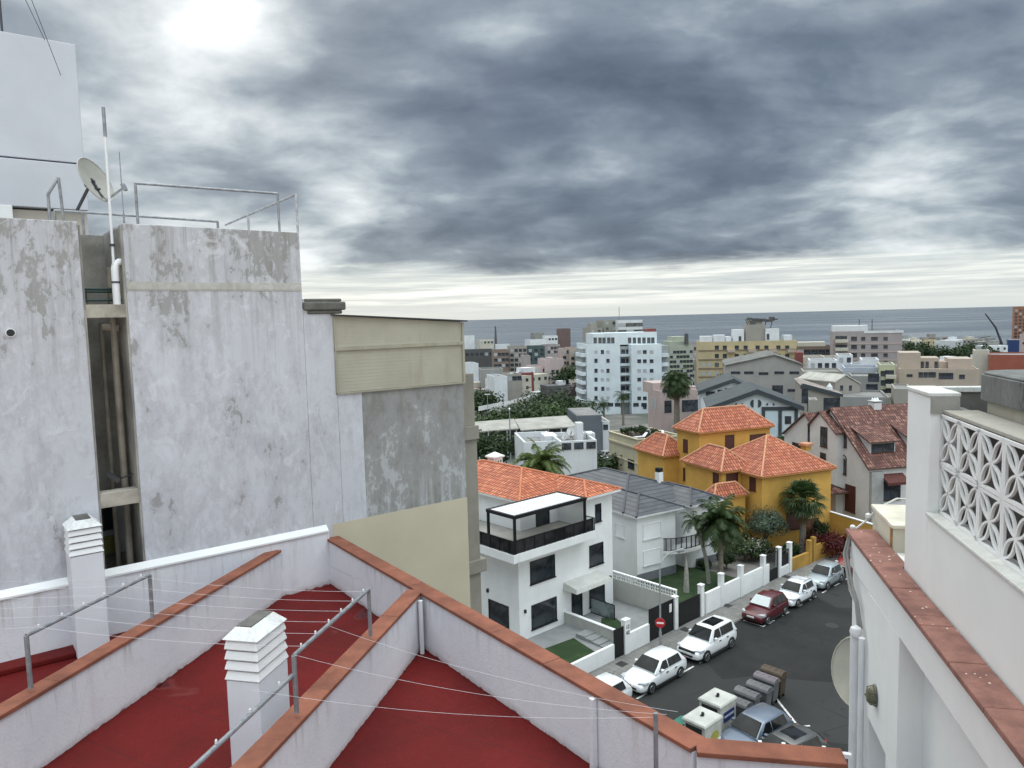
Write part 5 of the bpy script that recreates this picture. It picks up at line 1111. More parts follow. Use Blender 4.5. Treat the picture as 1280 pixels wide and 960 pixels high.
# ================================================================ refuse containers
GB = paint('container_offwhite', (.42,.42,.38), .6, .12, 1.5, .4, (.22,.21,.18)); GD = paint('container_grey', (.11,.115,.12), .55, .15, 2, .3); TEAL = paint('container_teal', (.03,.17,.12), .5, .15, 3, .3)
def big_bin(label, px, py, rot, blue=False, yellow=False):
    p = atz(px, py, -21); b = thing('recycling_container', label, 'container', (p[0], p[1], -20.99), rot, 'large pale recycling containers')
    MB().box(-.72, .72, -.62, .62, .12, 1.62).build('body', GB, b, bevel=.05)
    l = MB(); l.add([(-.78,-.68,1.621),(.78,-.68,1.621),(.78,.68,1.621),(-.78,.68,1.621),(-.72,-.62,1.74),(.72,-.62,1.74),(.72,.62,1.74),(-.72,.62,1.74)], [(0,3,2,1),(4,5,6,7),(0,1,5,4),(1,2,6,5),(2,3,7,6),(3,0,4,7)]); lo = l.build('lid', paint('container_lid', (.46,.46,.43), .6, .1, 1.5, .3), b, bevel=.03)
    k = MB(); k.bar((0,-.02,1.74),(0,-.02,1.92),.10); k.bar((-.14,0,1.80),(.14,0,1.80),.06); k.build('lifting_ring', BLKPL, lo)
    MB().box(-.735,-.70,-.45,.45,1.25,1.5).build('drop_slot', BLKPL, b)
    for x in (-.55, .55):
        for y in (-.45, .45): MB().box(x-.1,x+.1,y-.1,y+.1,0,.12).build('foot', BLKPL, b)
    if blue: MB().box(-.45,.5,-.64,-.615,.75,1.25).build('label_panel', plain('blue_label', (.025,.035,.13), .5), b)
    if blue:
        s_ = MB()
        for i in range(7): s_.box(-.38+i*.12, -.31+i*.12, -.65, -.641, .98, 1.08)
        s_.build('label_lettering', PVC, b)
    if yellow:
        Y_ = plain('yellow_mark', (.30,.27,.05), .6); 
        for (fx, rot_) in ((0, 0), (1, 1)):
            m_ = MB(); m_.lathe((0,0,0), [(.36,0),(.36,.012)], 24); o = m_.build('round_mark', Y_, b)
            if fx == 0: o.rotation_euler = (rad(90), 0, 0); o.location = (.1, -.618, .85)
            else: o.rotation_euler = (0, rad(-90), 0); o.location = (-.722, 0, .75)
    return b
big_bin('off white recycling container with round yellow marks beside the teal container', 878, 938, 42, yellow=True)
big_bin('off white recycling container with blue label beside the grey wheeled containers', 897, 912, 42, blue=True)
p = atz(851, 935, -21); b = thing('glass_container', 'low teal plastic container half hidden by the terracotta parapet', 'container', (p[0], p[1], -20.99), 42)
MB().box(-.6,.6,-.45,.45,.1,1.05).build('body', TEAL, b, bevel=.08)
m_ = MB(); m_.prismx([(-.5,1.05),(.5,1.05),(.45,1.22),(.2,1.33),(-.2,1.33),(-.45,1.22)], -.63, .63); lo = m_.build('lid', TEAL, b, bevel=.03); MB().bar((-.3,-.3,1.36),(.3,-.3,1.36),.04).build('handle', BLKPL, lo)
def wheelie(label, px, py, rot, mat=GD, lidm=None, W_=1.22, D_=.64, H_=1.02, grp='grey wheeled refuse containers'):
    p = atz(px, py, -21); b = thing('refuse_container', label, 'container', (p[0], p[1], -20.99), rot, grp); a, d_ = W_/2, D_/2
    m_ = MB(); m_.add([(-a*.86,-d_*.78,.18),(a*.86,-d_*.78,.18),(a*.86,d_*.78,.18),(-a*.86,d_*.78,.18),(-a,-d_,H_),(a,-d_,H_),(a,d_,H_),(-a,d_,H_)], [(0,3,2,1),(4,5,6,7),(0,1,5,4),(1,2,6,5),(2,3,7,6),(3,0,4,7)]); m_.build('body', mat, b, bevel=.04)
    MB().box(-a-.03, a+.03, -d_-.03, d_+.03, H_-.08, H_).build('rim', mat, b, bevel=.015)
    m_ = MB(); m_.prismx([(-d_-.03,H_+.001),(d_+.03,H_+.001),(d_*.9,H_+.10),(d_*.45,H_+.19),(-d_*.45,H_+.19),(-d_*.9,H_+.10)], -a-.02, a+.02); lo = m_.build('lid', lidm or mat, b, bevel=.02)
    for i in range(4): MB().box(-a+.15+i*(W_-.3)/3-.02, -a+.15+i*(W_-.3)/3+.02, -d_*.4, d_*.4, H_+.19, H_+.205).build('lid_rib', lidm or mat, lo)
    for x in (-a*.75, a*.75):
        for y in (-d_*.6, d_*.6): MB().tube([(x, y-.03, .09), (x, y+.03, .09)], .09, 10).build('castor', BLKPL, b)
        MB().tube([(x*1.28-.03, 0, H_-.15), (x*1.28+.03, 0, H_-.15)], .035, 8).build('lifting_pin', GREYMET, b)
wl_ = [('grey wheeled refuse container with ribbed lid right beside the blue labelled one', 923, 903), ('grey wheeled refuse container, second from the blue labelled recycling container', 934, 893),
       ('dark grey wheeled container with domed lid in the middle of the row', 949, 886), ('slightly taller purplish grey wheeled container next to the brown one', 958, 876)]
for i, (lb, px, py) in enumerate(wl_): wheelie(lb, px, py, 132, GD, paint('container_lid_dark', (.12,.12,.125), .5, .15, 2, .3) if i < 3 else paint('container_lid_plum', (.15,.13,.145), .55, .15, 2, .3), H_=1.08 + .06*i)
wheelie('brown wheeled refuse container at the far end of the row', 967, 868, 132, paint('container_brown', (.075,.052,.035), .6, .2, 2, .3), None, H_=1.3, grp=None)
# ================================================================ lamp post and sign
q = SF.w(36.72, 27.5, -20.87); lpst = thing('street_lamp', 'tall grey street lamp with curved arm on the pavement', 'street lamp', q, 42)
LP = lambda px, py: (lambda w: (w[0], w[2]))(Fr((q[0], q[1], -20.87), 42).on(1, 0, px, py))
GP = paint('lamp_grey', (.27,.28,.29), .5, .12, 4, .2)
tA = LP(816, 716)[1]; ap = LP(840, 690); en = LP(856, 695)
MB().tube([(0,0,0),(0,0,1.1),(0,0,1.12),(0,0,tA)], [.09,.085,.065,.05], 12).build('pole', GP, lpst, smooth=True)
cv = [(0,0,tA)]
for i in range(1, 11): t_ = math.pi/2*i/10; cv.append((ap[0]*(1-math.cos(t_)), 0, tA + (ap[1]-tA)*math.sin(t_)))
cv.append((ap[0] + (en[0]-ap[0])*.35, 0, ap[1]-.02)); MB().tube(cv, .038, 10).build('arm', GP, lpst, smooth=True)
hd = MB(); x0 = ap[0] + (en[0]-ap[0])*.3; hd.tube([(x0,0,ap[1]-.02),(x0+.25,0,ap[1]-.06),(x0+.75,0,ap[1]-.13),(x0+.95,0,ap[1]-.17)], [.05,.11,.12,.04], 10); ho = hd.build('lamp_head', GP, lpst, smooth=True)
MB().box(x0+.28, x0+.8, -.08, .08, ap[1]-.26, ap[1]-.19).build('lens', plain('lamp_lens', (.4,.4,.36), .2), ho)
a_ = MB(); a_.bar((-.5,0,tA+.25),(.75,0,tA+.55),.02)
sg = thing('no_entry_sign', 'round red no entry sign with white bar on the street lamp pole', 'road sign', (q[0], q[1], -19.15), -14)
sd_ = MB().tube([(0,-.10,0),(0,-.125,0)], .31, 28).build('plate', plain('sign_red', (.42,.012,.015), .45), sg)
MB().box(-.21,.21,-.131,-.1255,-.055,.055).build('white_bar', plain('sign_white', (.78,.78,.78), .45), sg)
MB().tube([(0,-.099,0),(0,-.06,0)], .05, 8).build('bracket', GREYMET, sg); MB().tube([(0,-.0995,0),(0,-.09,0)], .32, 28).build('sign_rim', plain('sign_grey', (.2,.2,.2), .5), sg)
# ================================================================ plants
BARK = paint('bark', (.11,.085,.06), .9, .3, 6, .4); PBARK = paint('palm_bark', (.24,.21,.17), .9, .3, 9, .5)
L_DARK = leaf_mat('dark_leaves', (.012,.026,.008), (.035,.065,.018)); L_MID = leaf_mat('mid_leaves', (.025,.05,.014), (.07,.11,.035)); L_OLIVE = leaf_mat('olive_leaves', (.05,.075,.05), (.12,.16,.11))
L_PALM = leaf_mat('palm_leaflets', (.015,.035,.010), (.06,.095,.03), .45); L_PALE = leaf_mat('pale_palm_leaflets', (.05,.085,.02), (.16,.20,.06), .45); L_DEAD = leaf_mat('dead_fronds', (.14,.09,.04), (.26,.18,.09), .7)
L_RED = leaf_mat('dark_red_leaves', (.035,.006,.006), (.12,.012,.014)); L_FLOW = leaf_mat('pale_blossom', (.30,.29,.24), (.50,.49,.42)); L_LILAC = leaf_mat('lilac_bare_twigs', (.07,.055,.06), (.13,.10,.11))
def crown_mesh(rng, R_, Hc, clumps, per, leaf, squash=.8):
    m_ = MB(); cl = []
    for i in range(clumps):
        a = rng.uniform(0, 2*math.pi); u = rng.uniform(-.55, 1); rr_ = rng.uniform(.35, 1.0)
        s_ = math.sqrt(max(0, 1-u*u*.8)); cl.append((Vector((math.cos(a)*s_*R_*rr_*.8, math.sin(a)*s_*R_*rr_*.8, Hc*u*rr_*.62*squash)), rng.uniform(.25, .5)*R_))
    for c0, cr in cl:
        for j in range(per):
            d = Vector((rng.gauss(0,1), rng.gauss(0,1), rng.gauss(0,.8))); d.normalize(); p = c0 + d*cr*rng.uniform(.35, 1.05)**.6
            n_ = (d + Vector((rng.uniform(-.8,.8), rng.uniform(-.8,.8), rng.uniform(-.2,1)))).normalized(); a = n_.orthogonal().normalized(); a.rotate(Matrix.Rotation(rng.uniform(0, 6.28), 3, n_)); b_ = n_.cross(a); l = leaf*rng.uniform(.6, 1.4)
            m_.add([p-a*l*.5, p+b_*l*.32, p+a*l*.5, p-b_*l*.32], [(0,1,2,3)])
    return m_, cl
def tree(label, base, R_, Ht, mat, seed, trunk_h=None, leaf=.3, clumps=22, per=110, name='leafy_tree', cat='tree', group=None, extra=None, sq=.8):
    rng = random.Random(seed); t_ = thing(name, label, cat, base, rng.uniform(0, 360), group); th = trunk_h if trunk_h is not None else Ht*.4; hc = Ht-th; zc = th + hc*.45
    m_, cl = crown_mesh(rng, R_, hc*.8, clumps, per, leaf, sq); m_.v = [(x, y, z+zc) for x, y, z in m_.v]; m_.build('crown', mat, t_, normals=False)
    k = MB(); r0_ = max(.05, Ht*.022); k.tube([(0,0,-.3),(rng.uniform(-.1,.1),0,th*.6),(rng.uniform(-.2,.2),rng.uniform(-.2,.2),th+hc*.2)], [r0_*1.3, r0_, r0_*.7], 8)
    for c0, cr in cl[:7]:
        k.tube([(0,0,th*.75), tuple(Vector((c0.x*.45, c0.y*.45, zc*.75+c0.z*.3))), (c0.x*.9, c0.y*.9, c0.z+zc)], [r0_*.55, r0_*.35, r0_*.12], 6)
    k.build('trunk', BARK, t_, smooth=True)
    if extra:
        m2, _ = crown_mesh(random.Random(seed+1), R_*1.02, hc*.82, clumps, int(per*.22), leaf*.8, sq); m2.v = [(x, y, z+zc+.05) for x, y, z in m2.v]; m2.build('blossom', extra, t_, normals=False)
    return t_
def frond(m_, o, az, el, L, droop, leafl, rng, nl=22, fan=False):
    pts = []; d = Vector((math.cos(az)*math.cos(el), math.sin(az)*math.cos(el), math.sin(el))); p = Vector(o); n_ = 9
    for i in range(n_+1):
        pts.append(p.copy()); p = p + d*(L/n_); d = (d + Vector((0,0,-droop/n_*(1+i*.22)))).normalized()
    m_.tube(pts, [.035*(1-i/(n_+1)*.8) for i in range(n_+1)], 4, False)
    side0 = Vector((-math.sin(az), math.cos(az), 0))
    for i in range(nl):
        t_ = .12 + .88*i/nl; k_ = t_*n_; a = int(min(k_, n_-1)); q = pts[a].lerp(pts[a+1], k_-a); dr = (pts[min(a+1, n_)]-pts[a]).normalized()
        l = leafl*math.sin(math.pi*min(1, .15+t_*.85))**.6 * rng.uniform(.8, 1.1)
        for s_ in (-1, 1):
            v_ = (side0*s_*.85 + dr*.55 + Vector((0,0,-.25+rng.uniform(-.25,.2)))).normalized(); w_ = dr*leafl*.04
            m_.add([q-w_, q+w_, q+v_*l*.6+w_*.8+Vector((0,0,-.03*l)), q+v_*l+Vector((0,0,-.22*l)), q+v_*l*.6-w_*.8+Vector((0,0,-.03*l))], [(0,1,2,3,4)])
def fan_frond(m_, o, az, el, L, leafl, rng):
    d = Vector((math.cos(az)*math.cos(el), math.sin(az)*math.cos(el), math.sin(el))); a = Vector(o); b_ = a + d*L*.5 + Vector((0,0,-.08*L)); m_.tube([a, a + d*L*.3, b_], [.035,.025,.02], 4, False)
    s0 = Vector((-math.sin(az), math.cos(az), 0)); n_ = d.cross(s0).normalized(); c_ = 18
    for i in range(c_):
        t_ = -1.75 + 3.5*i/(c_-1) + rng.uniform(-.05,.05); v_ = (d*math.cos(t_) + s0*math.sin(t_)).normalized(); l = leafl*rng.uniform(.85,1.1)*(1-.18*abs(t_)/1.75); w_ = v_.cross(n_).normalized()*l*.05
        p1 = b_ + v_*l*.55; p2 = b_ + v_*l*.98 + Vector((0,0,-.30*l))
        m_.add([b_, p1+w_, p2, p1-w_], [(0,1,2,3)])
def palm(label, base, Ht, L, nf, mat, seed,  tr=.16, droop=1.2, leafl=.55, skirt=0, lean=0, fan=False, group=None, trunkm=None, nl=22, name='palm_tree', elr=(-.5, 1.35)):
    rng = random.Random(seed); t_ = thing(name, label, 'palm', base, 180 if lean else rng.uniform(0,360), group)
    k = MB(); n_ = 12; k.tube([(lean*(i/n_)**2, 0, -.3 + (Ht+.3)*i/n_) for i in range(n_+1)], [tr*(1.35-.5*i/n_)*(1.05 if i % 2 else .97) for i in range(n_+1)], 10); k.build('trunk', trunkm or PBARK, t_, smooth=True)
    m_ = MB()
    for i in range(nf):
        az = i*2.399963 + rng.uniform(-.2,.2); el = elr[0] + (elr[1]-elr[0])*(i/nf) + rng.uniform(-.12,.12); fan_frond(m_, (lean, 0, Ht), az, el, L*rng.uniform(.8,1.1), leafl, rng) if fan else frond(m_, (lean, 0, Ht), az, el, L*rng.uniform(.85,1.08), droop, leafl, rng, nl)
    m_.build('fronds', mat, t_, normals=False)
    if skirt:
        m2 = MB()
        for i in range(skirt): frond(m2, (lean, 0, Ht-.1-rng.uniform(0,.9)), rng.uniform(0,6.28), rng.uniform(-1.35,-.8), L*rng.uniform(.5,.75), .6, leafl*.6, rng, 10)
        m2.build('dead_skirt', L_DEAD, t_, normals=False)
    return t_
def gb(px, py, z=-21.0): p = atz(px, py, z); return (p[0], p[1], z)
def topz(base, py, px=None):   # height above base whose pixel row is py
    r = ray(px, py); tt = base[1]/r[1]; return r[2]*tt - base[2]
b = gb(901, 733); palm('shaggy green palm with pale trunk in the lawn before the slate roofed house', b, topz(b, 652, 905), 2.6, 46, L_PALM, 3, .17, 1.25, .75, skirt=10, nl=40)
b = gb(886, 730); palm('slender leaning palm whose small crown hangs beside the curved balcony', b, topz(b, 650, 886), 1.35, 16, L_PALM, 5, .13, 1.4, .40, lean=1.2, nl=22, trunkm=paint('royal_palm_trunk', (.27,.27,.23), .8, .15, 7, .3))
o = MB().tube([(0,0,0),(0,0,.6),(0,0,1.6),(0,0,2.7)], [.24,.22,.17,.03], 12).build('palm_stump', paint('pale_stump', (.33,.32,.28), .85, .2, 8, .4), smooth=True); q_ = gb(858, 741); o.location = q_; tag(o, 'pale pointed palm stump standing alone in the lawn before the curved balcony', 'stump')
b = gb(1003, 692); palm('bushy fan palm in front of the ochre yellow villa', b, topz(b, 622, 1005), 2.3, 60, L_PALM, 11, .24, 1.05, 1.15, skirt=26, nl=38, fan=True, elr=(-.75, 1.4))
b = gb(957, 692); tree('rounded grey green olive tree before the yellow villa', b, 1.9, topz(b, 637, 960), L_OLIVE, 21, leaf=.16, clumps=26, per=230, name='olive_tree')
for i, (px, py, R_, H_, mt, ex, lb, nm) in enumerate([(931,702,1.35,2.2,L_MID,L_FLOW,'white blossoming bush behind the long white garden wall','flowering_bush'), (948,700,1.2,2.0,L_DARK,L_FLOW,'smaller white blossoming bush left of the arched iron gate','flowering_bush'),
        (908,712,1.0,2.0,L_DARK,None,'dark evergreen bush at the foot of the shaggy palm','bush'), (1034,696,1.9,2.3,L_RED,None,'dark red bougainvillea bush spilling over the yellow garden wall','bougainvillea'), (1052,694,1.5,1.9,L_RED,None,'lower dark red bush at the right end of the yellow garden wall','bougainvillea'),
        (985,700,1.2,1.6,L_DARK,None,'dark green bush behind the narrow grille beside the yellow wall','bush'), (1000,672,1.6,1.4,L_RED,None,'reddish brown low bush at the base of the yellow villa','bush'), (1024,690,1.1,3.0,L_DARK,None,'dark upright shrub between fan palm and red bush','bush'),
        (1112,650,2.2,4.4,L_DARK,None,'dark green shrub in front of the brown awning of the gabled house','bush'), (1100,655,1.6,3.0,L_MID,None,'lighter green shrub at the corner of the gabled house','bush'), (925,690,1.5,1.6,L_DARK,None,'dark low shrub at the back of the garden path','bush'), (880,712,.6,.7,L_DARK,None,'tiny dark shrub in the lawn against the slate roofed house','bush')]):
    tree(lb, gb(px, py), R_, H_, mt, 40+i, trunk_h=H_*.15, leaf=.17, clumps=16, per=130, name=nm, cat='bush', extra=ex)
# climbing plants low by the yellow wall: none
b = aty(612, 570, 98); bb_ = (b[0], b[1], terrain(98)); tree('dark round tree behind the orange roofed villa', bb_, 3.9, topz(bb_, 534, 612), L_DARK, 61, leaf=.42, clumps=30, per=120)
b = aty(678, 590, 70); bb_ = (b[0], b[1], terrain(70)); palm('date palm crown rising behind the orange tiled roof', bb_, topz(bb_, 583, 676), 3.3, 44, L_PALE, 63, .3, 1.25, .75, nl=46, elr=(-.1, 1.4))
b = aty(846, 510, 140); bb_ = (b[0], b[1], terrain(140)); palm('tall old palm with thick brown skirt before the pink house', bb_, topz(bb_, 478, 845), 4.0, 60, L_PALM, 64, .5, 1.7, 1.3, skirt=70, nl=26)
for i, (px, py, pyt, Y_, L_, lb) in enumerate([(779,515,497,190,3.4,'small palm in front of the twin white tower block'), (741,515,505,215,3.0,'low palm at the left foot of the white tower block'), (755,515,506,215,2.8,'low palm below the first windows of the white tower block')]):
    b = aty(px, py, Y_); bb_ = (b[0], b[1], terrain(Y_)); palm(lb, bb_, max(3, topz(bb_, pyt, px)), L_, 26, L_PALM, 70+i, .25, 1.4, .9, nl=12)
far_trees = [(650,508,520,150,7,'broad dark tree above the car port roofs'), (676,506,522,152,7.5,'broad olive green tree left of the grey box building'), (684,492,515,185,8,'tall dark tree below the pink apartment house'), 
   (717,505,525,180,6,'dark tree at the left foot of the white tower block'), (622,514,528,148,6.5,'low hedge like tree at the left of the car port'), (648,470,486,330,8,'dark trees beside the small white house in the far left town'), 
   (712,456,482,300,8,'dark tree between pink apartment house and white tower'), (604,492,505,260,7,'small tree near the left edge of the far town'), (726,474,500,260,7,'bare lilac tinted tree beside the tower'), 
   (905,585,600,88,2.2,'small tree between the yellow villa and the cream building'), (828,586,606,84,2.6,'thin blossoming tree at the corner of the cream building'), (816,592,606,84,2.2,'second thin blossoming tree beside the cream building'), (970,560,585,92,3.5,'bare bushy tree between yellow villa and gabled house'), (756,572,598,100,3.5,'dark ivy clump between the white block and the cream building'),
   (985,545,562,100,3.2,'dark shrub mass left of the gabled house'), (862,545,560,120,3,'small dark tree beside the pink house'), (915,466,480,230,6,'dark tree beside the grey gabled warehouse'), (900,475,488,220,5,'small dark tree left of the grey gabled warehouse')]
for i, (px, pt, pb, Y_, R_, lb) in enumerate(far_trees):
    b = aty(px, pb, Y_); zt_ = terrain(Y_); bb_ = (b[0], Y_, zt_); H_ = max(topz(bb_, pt, px), 2.5)
    mt = L_LILAC if 'lilac' in lb or 'bare' in lb else (L_MID if 'olive green' in lb or 'hedge' in lb else L_DARK)
    tree(lb, bb_, R_, H_, mt, 90+i, leaf=.0035*Y_+.1, clumps=20, per=80, extra=L_FLOW if 'blossoming' in lb else None, group=None)
band = [(1138,428,20),(1150,432,22),(1160,430,18),(1172,436,20),(1186,432,22),(1198,434,20),(1212,430,22),(1226,430,20),(1238,433,18),(1144,440,20),(1166,441,22),(1192,442,20),(1216,440,18)]
for i, (px, pt, R_) in enumerate(band):
    Y_ = 400 + (i % 4)*14; b = aty(px, 450, Y_); bb_ = (b[0], Y_, terrain(Y_)); H_ = topz(bb_, pt, px)
    tree('dark park tree in the dense row behind the tan apartment block', bb_, R_*.42, H_, L_DARK, 150+i, trunk_h=H_*.4, leaf=1.3, clumps=18, per=60, group='park trees in the dense row', sq=1.2)
# ================================================================ town beyond
def bp(name, col, stain=.25): return paint(name, col, .8, .07, .25, stain, tuple(c*.55 for c in col), .1)
M_W = bp('town_white', (.62,.64,.66)); M_IV = bp('town_ivory', (.50,.47,.40)); M_TAN = bp('town_tan', (.41,.34,.285)); M_PK = bp('town_pink', (.44,.35,.33)); M_GR = bp('town_grey', (.25,.25,.24)); M_DK = bp('town_dark', (.09,.09,.09))
M_YE = bp('town_yellow', (.46,.38,.23)); M_GN = bp('town_greenish', (.36,.39,.32)); M_BR = bp('town_brown', (.20,.15,.12)); M_RD = bp('town_red', (.19,.055,.05)); M_STN = bp('town_stone', (.30,.28,.25)); M_MV = bp('town_mauve', (.33,.29,.29)); M_CR = bp('town_cream', (.50,.45,.32)); M_LG = bp('town_light_green', (.44,.45,.30))
ROOFG = paint('flat_roof_grey', (.22,.215,.21), .9, .2, .3, .5); ROOFD = paint('flat_roof_dark', (.06,.06,.06), .9, .3, .4, .4); SLATE = paint('slate_fascia', (.045,.055,.065), .6, .1, 1)
def bld(label, cpx, top, Y, rot, rpx, lpx, mat, dep=None, roof=None, par=.7, name='apartment_building', cat='building', rows=None, cols=0, ww=1.1, wh=1.2, lcols=0, balc=None, style='far', band=None, group=None, base=None, wl=None, drop=0, zt=None, rcol=0):
    """corner pixel/top row at depth Y -> box block; rows = pixel rows of the storeys"""
    if Y > 114 and cpx > 840 and 'pink beige old' not in label: rot = -math.degrees(math.atan((cpx-640)/FPX)) + 3
    c0 = aty(cpx, top, Y); tz = base if base is not None else terrain(Y) - .5
    r_ = thing(name, label, cat, (c0[0], Y, tz), rot, group); f = Fr((c0[0], Y, 0), rot); W_ = f.on(1, 0, rpx, top)[0]
    D_ = dep or (f.on(0, 0, lpx, top)[1] if lpx else 10); D_ = max(3, min(D_, 40)); H_ = c0[2] - tz
    MB().box(0, W_, 0, D_, -3, H_-par).build('wall', mat, r_)
    pm = MB(); t_ = .25
    if par > 0: pm.box(0, W_, 0, t_, H_-par, H_); pm.box(0, W_, D_-t_, D_, H_-par, H_); pm.box(0, t_, t_, D_-t_, H_-par, H_); pm.box(W_-t_, W_, t_, D_-t_, H_-par, H_); pm.build('parapet', mat, r_)
    MB().box(t_, W_-t_, t_, D_-t_, H_-par, H_-par+.06).build('roof', roof or ROOFG, r_)
    zr = []
    if rows:
        for ry in rows:
            q = f.on(1, 0, (cpx+rpx)/2, ry); zr.append(q[2]-tz)
        for i, z in enumerate(zr):
            for j in range(cols):
                if z < .5: continue
                x = W_*(j+.5)/cols; hsh = (i*7+j*13) % 5
                window(r_, x, z, ww, wh, 'front', 0, style if hsh else ('farshut' if style == 'far' else style))
            for j in range(lcols): window(r_, D_*(j+.5)/lcols, z, ww, wh, 'left', 0, 'far')
            for j in range(rcol): window(r_, D_*(j+.5)/rcol, z, ww, wh, 'right', W_, 'far')
            if balc:
                for (a, b_) in balc:
                    m_ = MB(); m_.box(W_*a, W_*b_, -1.1, -.001, z-1.0, z-.85); m_.box(W_*a, W_*b_, -1.1, -1.02, z-.849, z-.1); m_.build('balcony', mat, r_)
            if band: MB().box(-.06, W_+.06, -.10, -.001, z-1.45, z-1.25).build('string_course', band, r_)
    r_['_'] = 0; del r_['_']
    return r_, f, W_, D_, H_, tz
def onroof(B, label_or_part, px0, px1, ptop, yoff, dep, mat, name='penthouse', zb=None):
    r_, f, W_, D_, H_, tz = B; a = f.on(1, yoff, px0, ptop); b_ = f.on(1, yoff, px1, ptop); return MB().box(a[0], b_[0], yoff, yoff+dep, H_-.9 if zb is None else zb, max(a[2]-tz, H_+.3)).build(name, mat, r_)
def fwin(B, pts, w_=1.1, h_=1.2, face='front', at=0, style='far'):
    r_, f, W_, D_, H_, tz = B
    for (px, py) in pts:
        q = f.on(1 if face == 'front' else 0, at, px, py); window(r_, q[0] if face == 'front' else q[1], q[2]-tz, w_, h_, face, at, style)
# --- white annex with dishes
B = bld('white modern block with sloping strip window below the roof edge', 700, 552, 86, 8, 746, None, M_W, dep=7, name='white_house', cat='house', par=.5)
m_ = MB(); r_, f, W_, D_, H_, tz = B
for i in range(3): m2 = MB().box(.2+i*W_/3, W_/3*(i+1)-.15, -.08, .0, H_-1.0, H_-.2).build('strip_window', WINGL, r_)
onroof(B, '', 721, 729, 529, 2, 1.2, M_W, 'stair_tower'); onroof(B, '', 735, 744, 545, 3, 2, M_W, 'roof_hut')
B2 = bld('low white wing with parapet left of the sloping strip window block', 655, 553, 88, 8, 699, None, M_W, dep=8, name='white_house', cat='house', par=.8); onroof(B2, '', 681, 697, 546, 2, 3, M_W, 'roof_hut'); fwin(B2, [(668,557)], .5, .4)
for i, (px, py, R_, lb) in enumerate([(706,545,.55,'small white rooftop satellite dish left of the white stair tower'), (714,539,.6,'white rooftop satellite dish highest on the white block'), (716,547,.5,'small white rooftop satellite dish in front of the stair tower'), (733,543,.55,'white rooftop satellite dish right of the stair tower'), (737,548,.45,'lowest white rooftop satellite dish near the right roof edge')]):
    q = aty(px, py, 90); d_ = dish(lb, q, 20*i-30, R_, 60, -30+25*i, (.5,.5,.5), arm=True); MB().bar((0,0,-.1), (0,.2,-1.6), .06).build('mast', GREYMET, d_)
q = aty(641, 568, 62); 
q = H1.w(2.2, 11.5, -10.2); dish('pale satellite dish behind the orange tiled roof next to its chimney', q, 42, .5, 75, 20, (.40,.38,.33), arm=False)
# --- cream block
B = bld('cream building with cornice and planted roof terrace behind the slate roof', 797, 549, 95, 20, 853, 761, M_CR, name='cream_building', roof=ROOFD, par=.6, zt=0)
r_, f, W_, D_, H_, tz = B
for z0, z1, e in ((H_-1.3, H_-1.05, .18), (H_-3.3, H_-3.15, .10), (H_-.12, H_+.02, .12)):
    MB().box(-e, W_+e, -e, -.001, z0, z1).build('cornice', M_CR, r_); MB().box(-e, -.001, 0, D_, z0, z1).build('cornice', M_CR, r_)
fwin(B, [(789,580)], 1.6, 1.2, 'left', 0, 'black'); fwin(B, [(819,558)], .8, 1.4, 'front', 0, 'near'); fwin(B, [(842,588)], 1.4, 1.2)
m_, _ = crown_mesh(random.Random(3), 1, 1, 1, 1, .1); gr = random.Random(9)
for i in range(7):
    a, b_ = gr.uniform(1, W_-1), gr.uniform(1.5, D_-1.5); p_ = f.w(a, b_, 0); z_ = tz + H_ - .54
    pp_ = thing('planter_bush', 'dark planted bush on the roof terrace of the cream building', 'planter', (p_[0], p_[1], z_), gr.uniform(0, 90), 'planted bushes on the cream building roof')
    c_m, _ = crown_mesh(gr, .8, .9, 8, 50, .2); c_m.v = [(x, y, z+.75) for x, y, z in c_m.v]; c_m.build('foliage', L_DARK, pp_, normals=False); MB().prism([(-.3,-.3),(.3,-.3),(.3,.3),(-.3,.3)], 0, .4).build('pot', M_BR, pp_, bevel=.03)
for i, (a, b_, lb) in enumerate(((.3,.35,'white folded sun lounger at the front of the cream building roof'), (.55,.5,'white sun lounger in the middle of the cream building roof'), (.8,.3,'white sun lounger at the right of the cream building roof'))):
    p_ = f.w(W_*a, D_*b_, 0); l_ = thing('sun_lounger', lb, 'sun lounger', (p_[0], p_[1], tz+H_-.54), 20+40*i, 'white loungers on the cream building roof')
    MB().box(-.9,.5,-.32,.32,.28,.36).build('seat', PVC, l_); MB().add([(.5,-.32,.3),(.5,.32,.3),(1.0,.32,.8),(1.0,-.32,.8),(.5,-.32,.36),(.5,.32,.36),(.96,.32,.86),(.96,-.32,.86)], [(0,1,2,3),(7,6,5,4),(0,4,5,1),(1,5,6,2),(2,6,7,3),(3,7,4,0)]).build('backrest', PVC, l_)
    for x in (-.8,.4):
        for y in (-.28,.28): MB().box(x-.03,x+.03,y-.03,y+.03,0,.28).build('leg', PVC, l_)
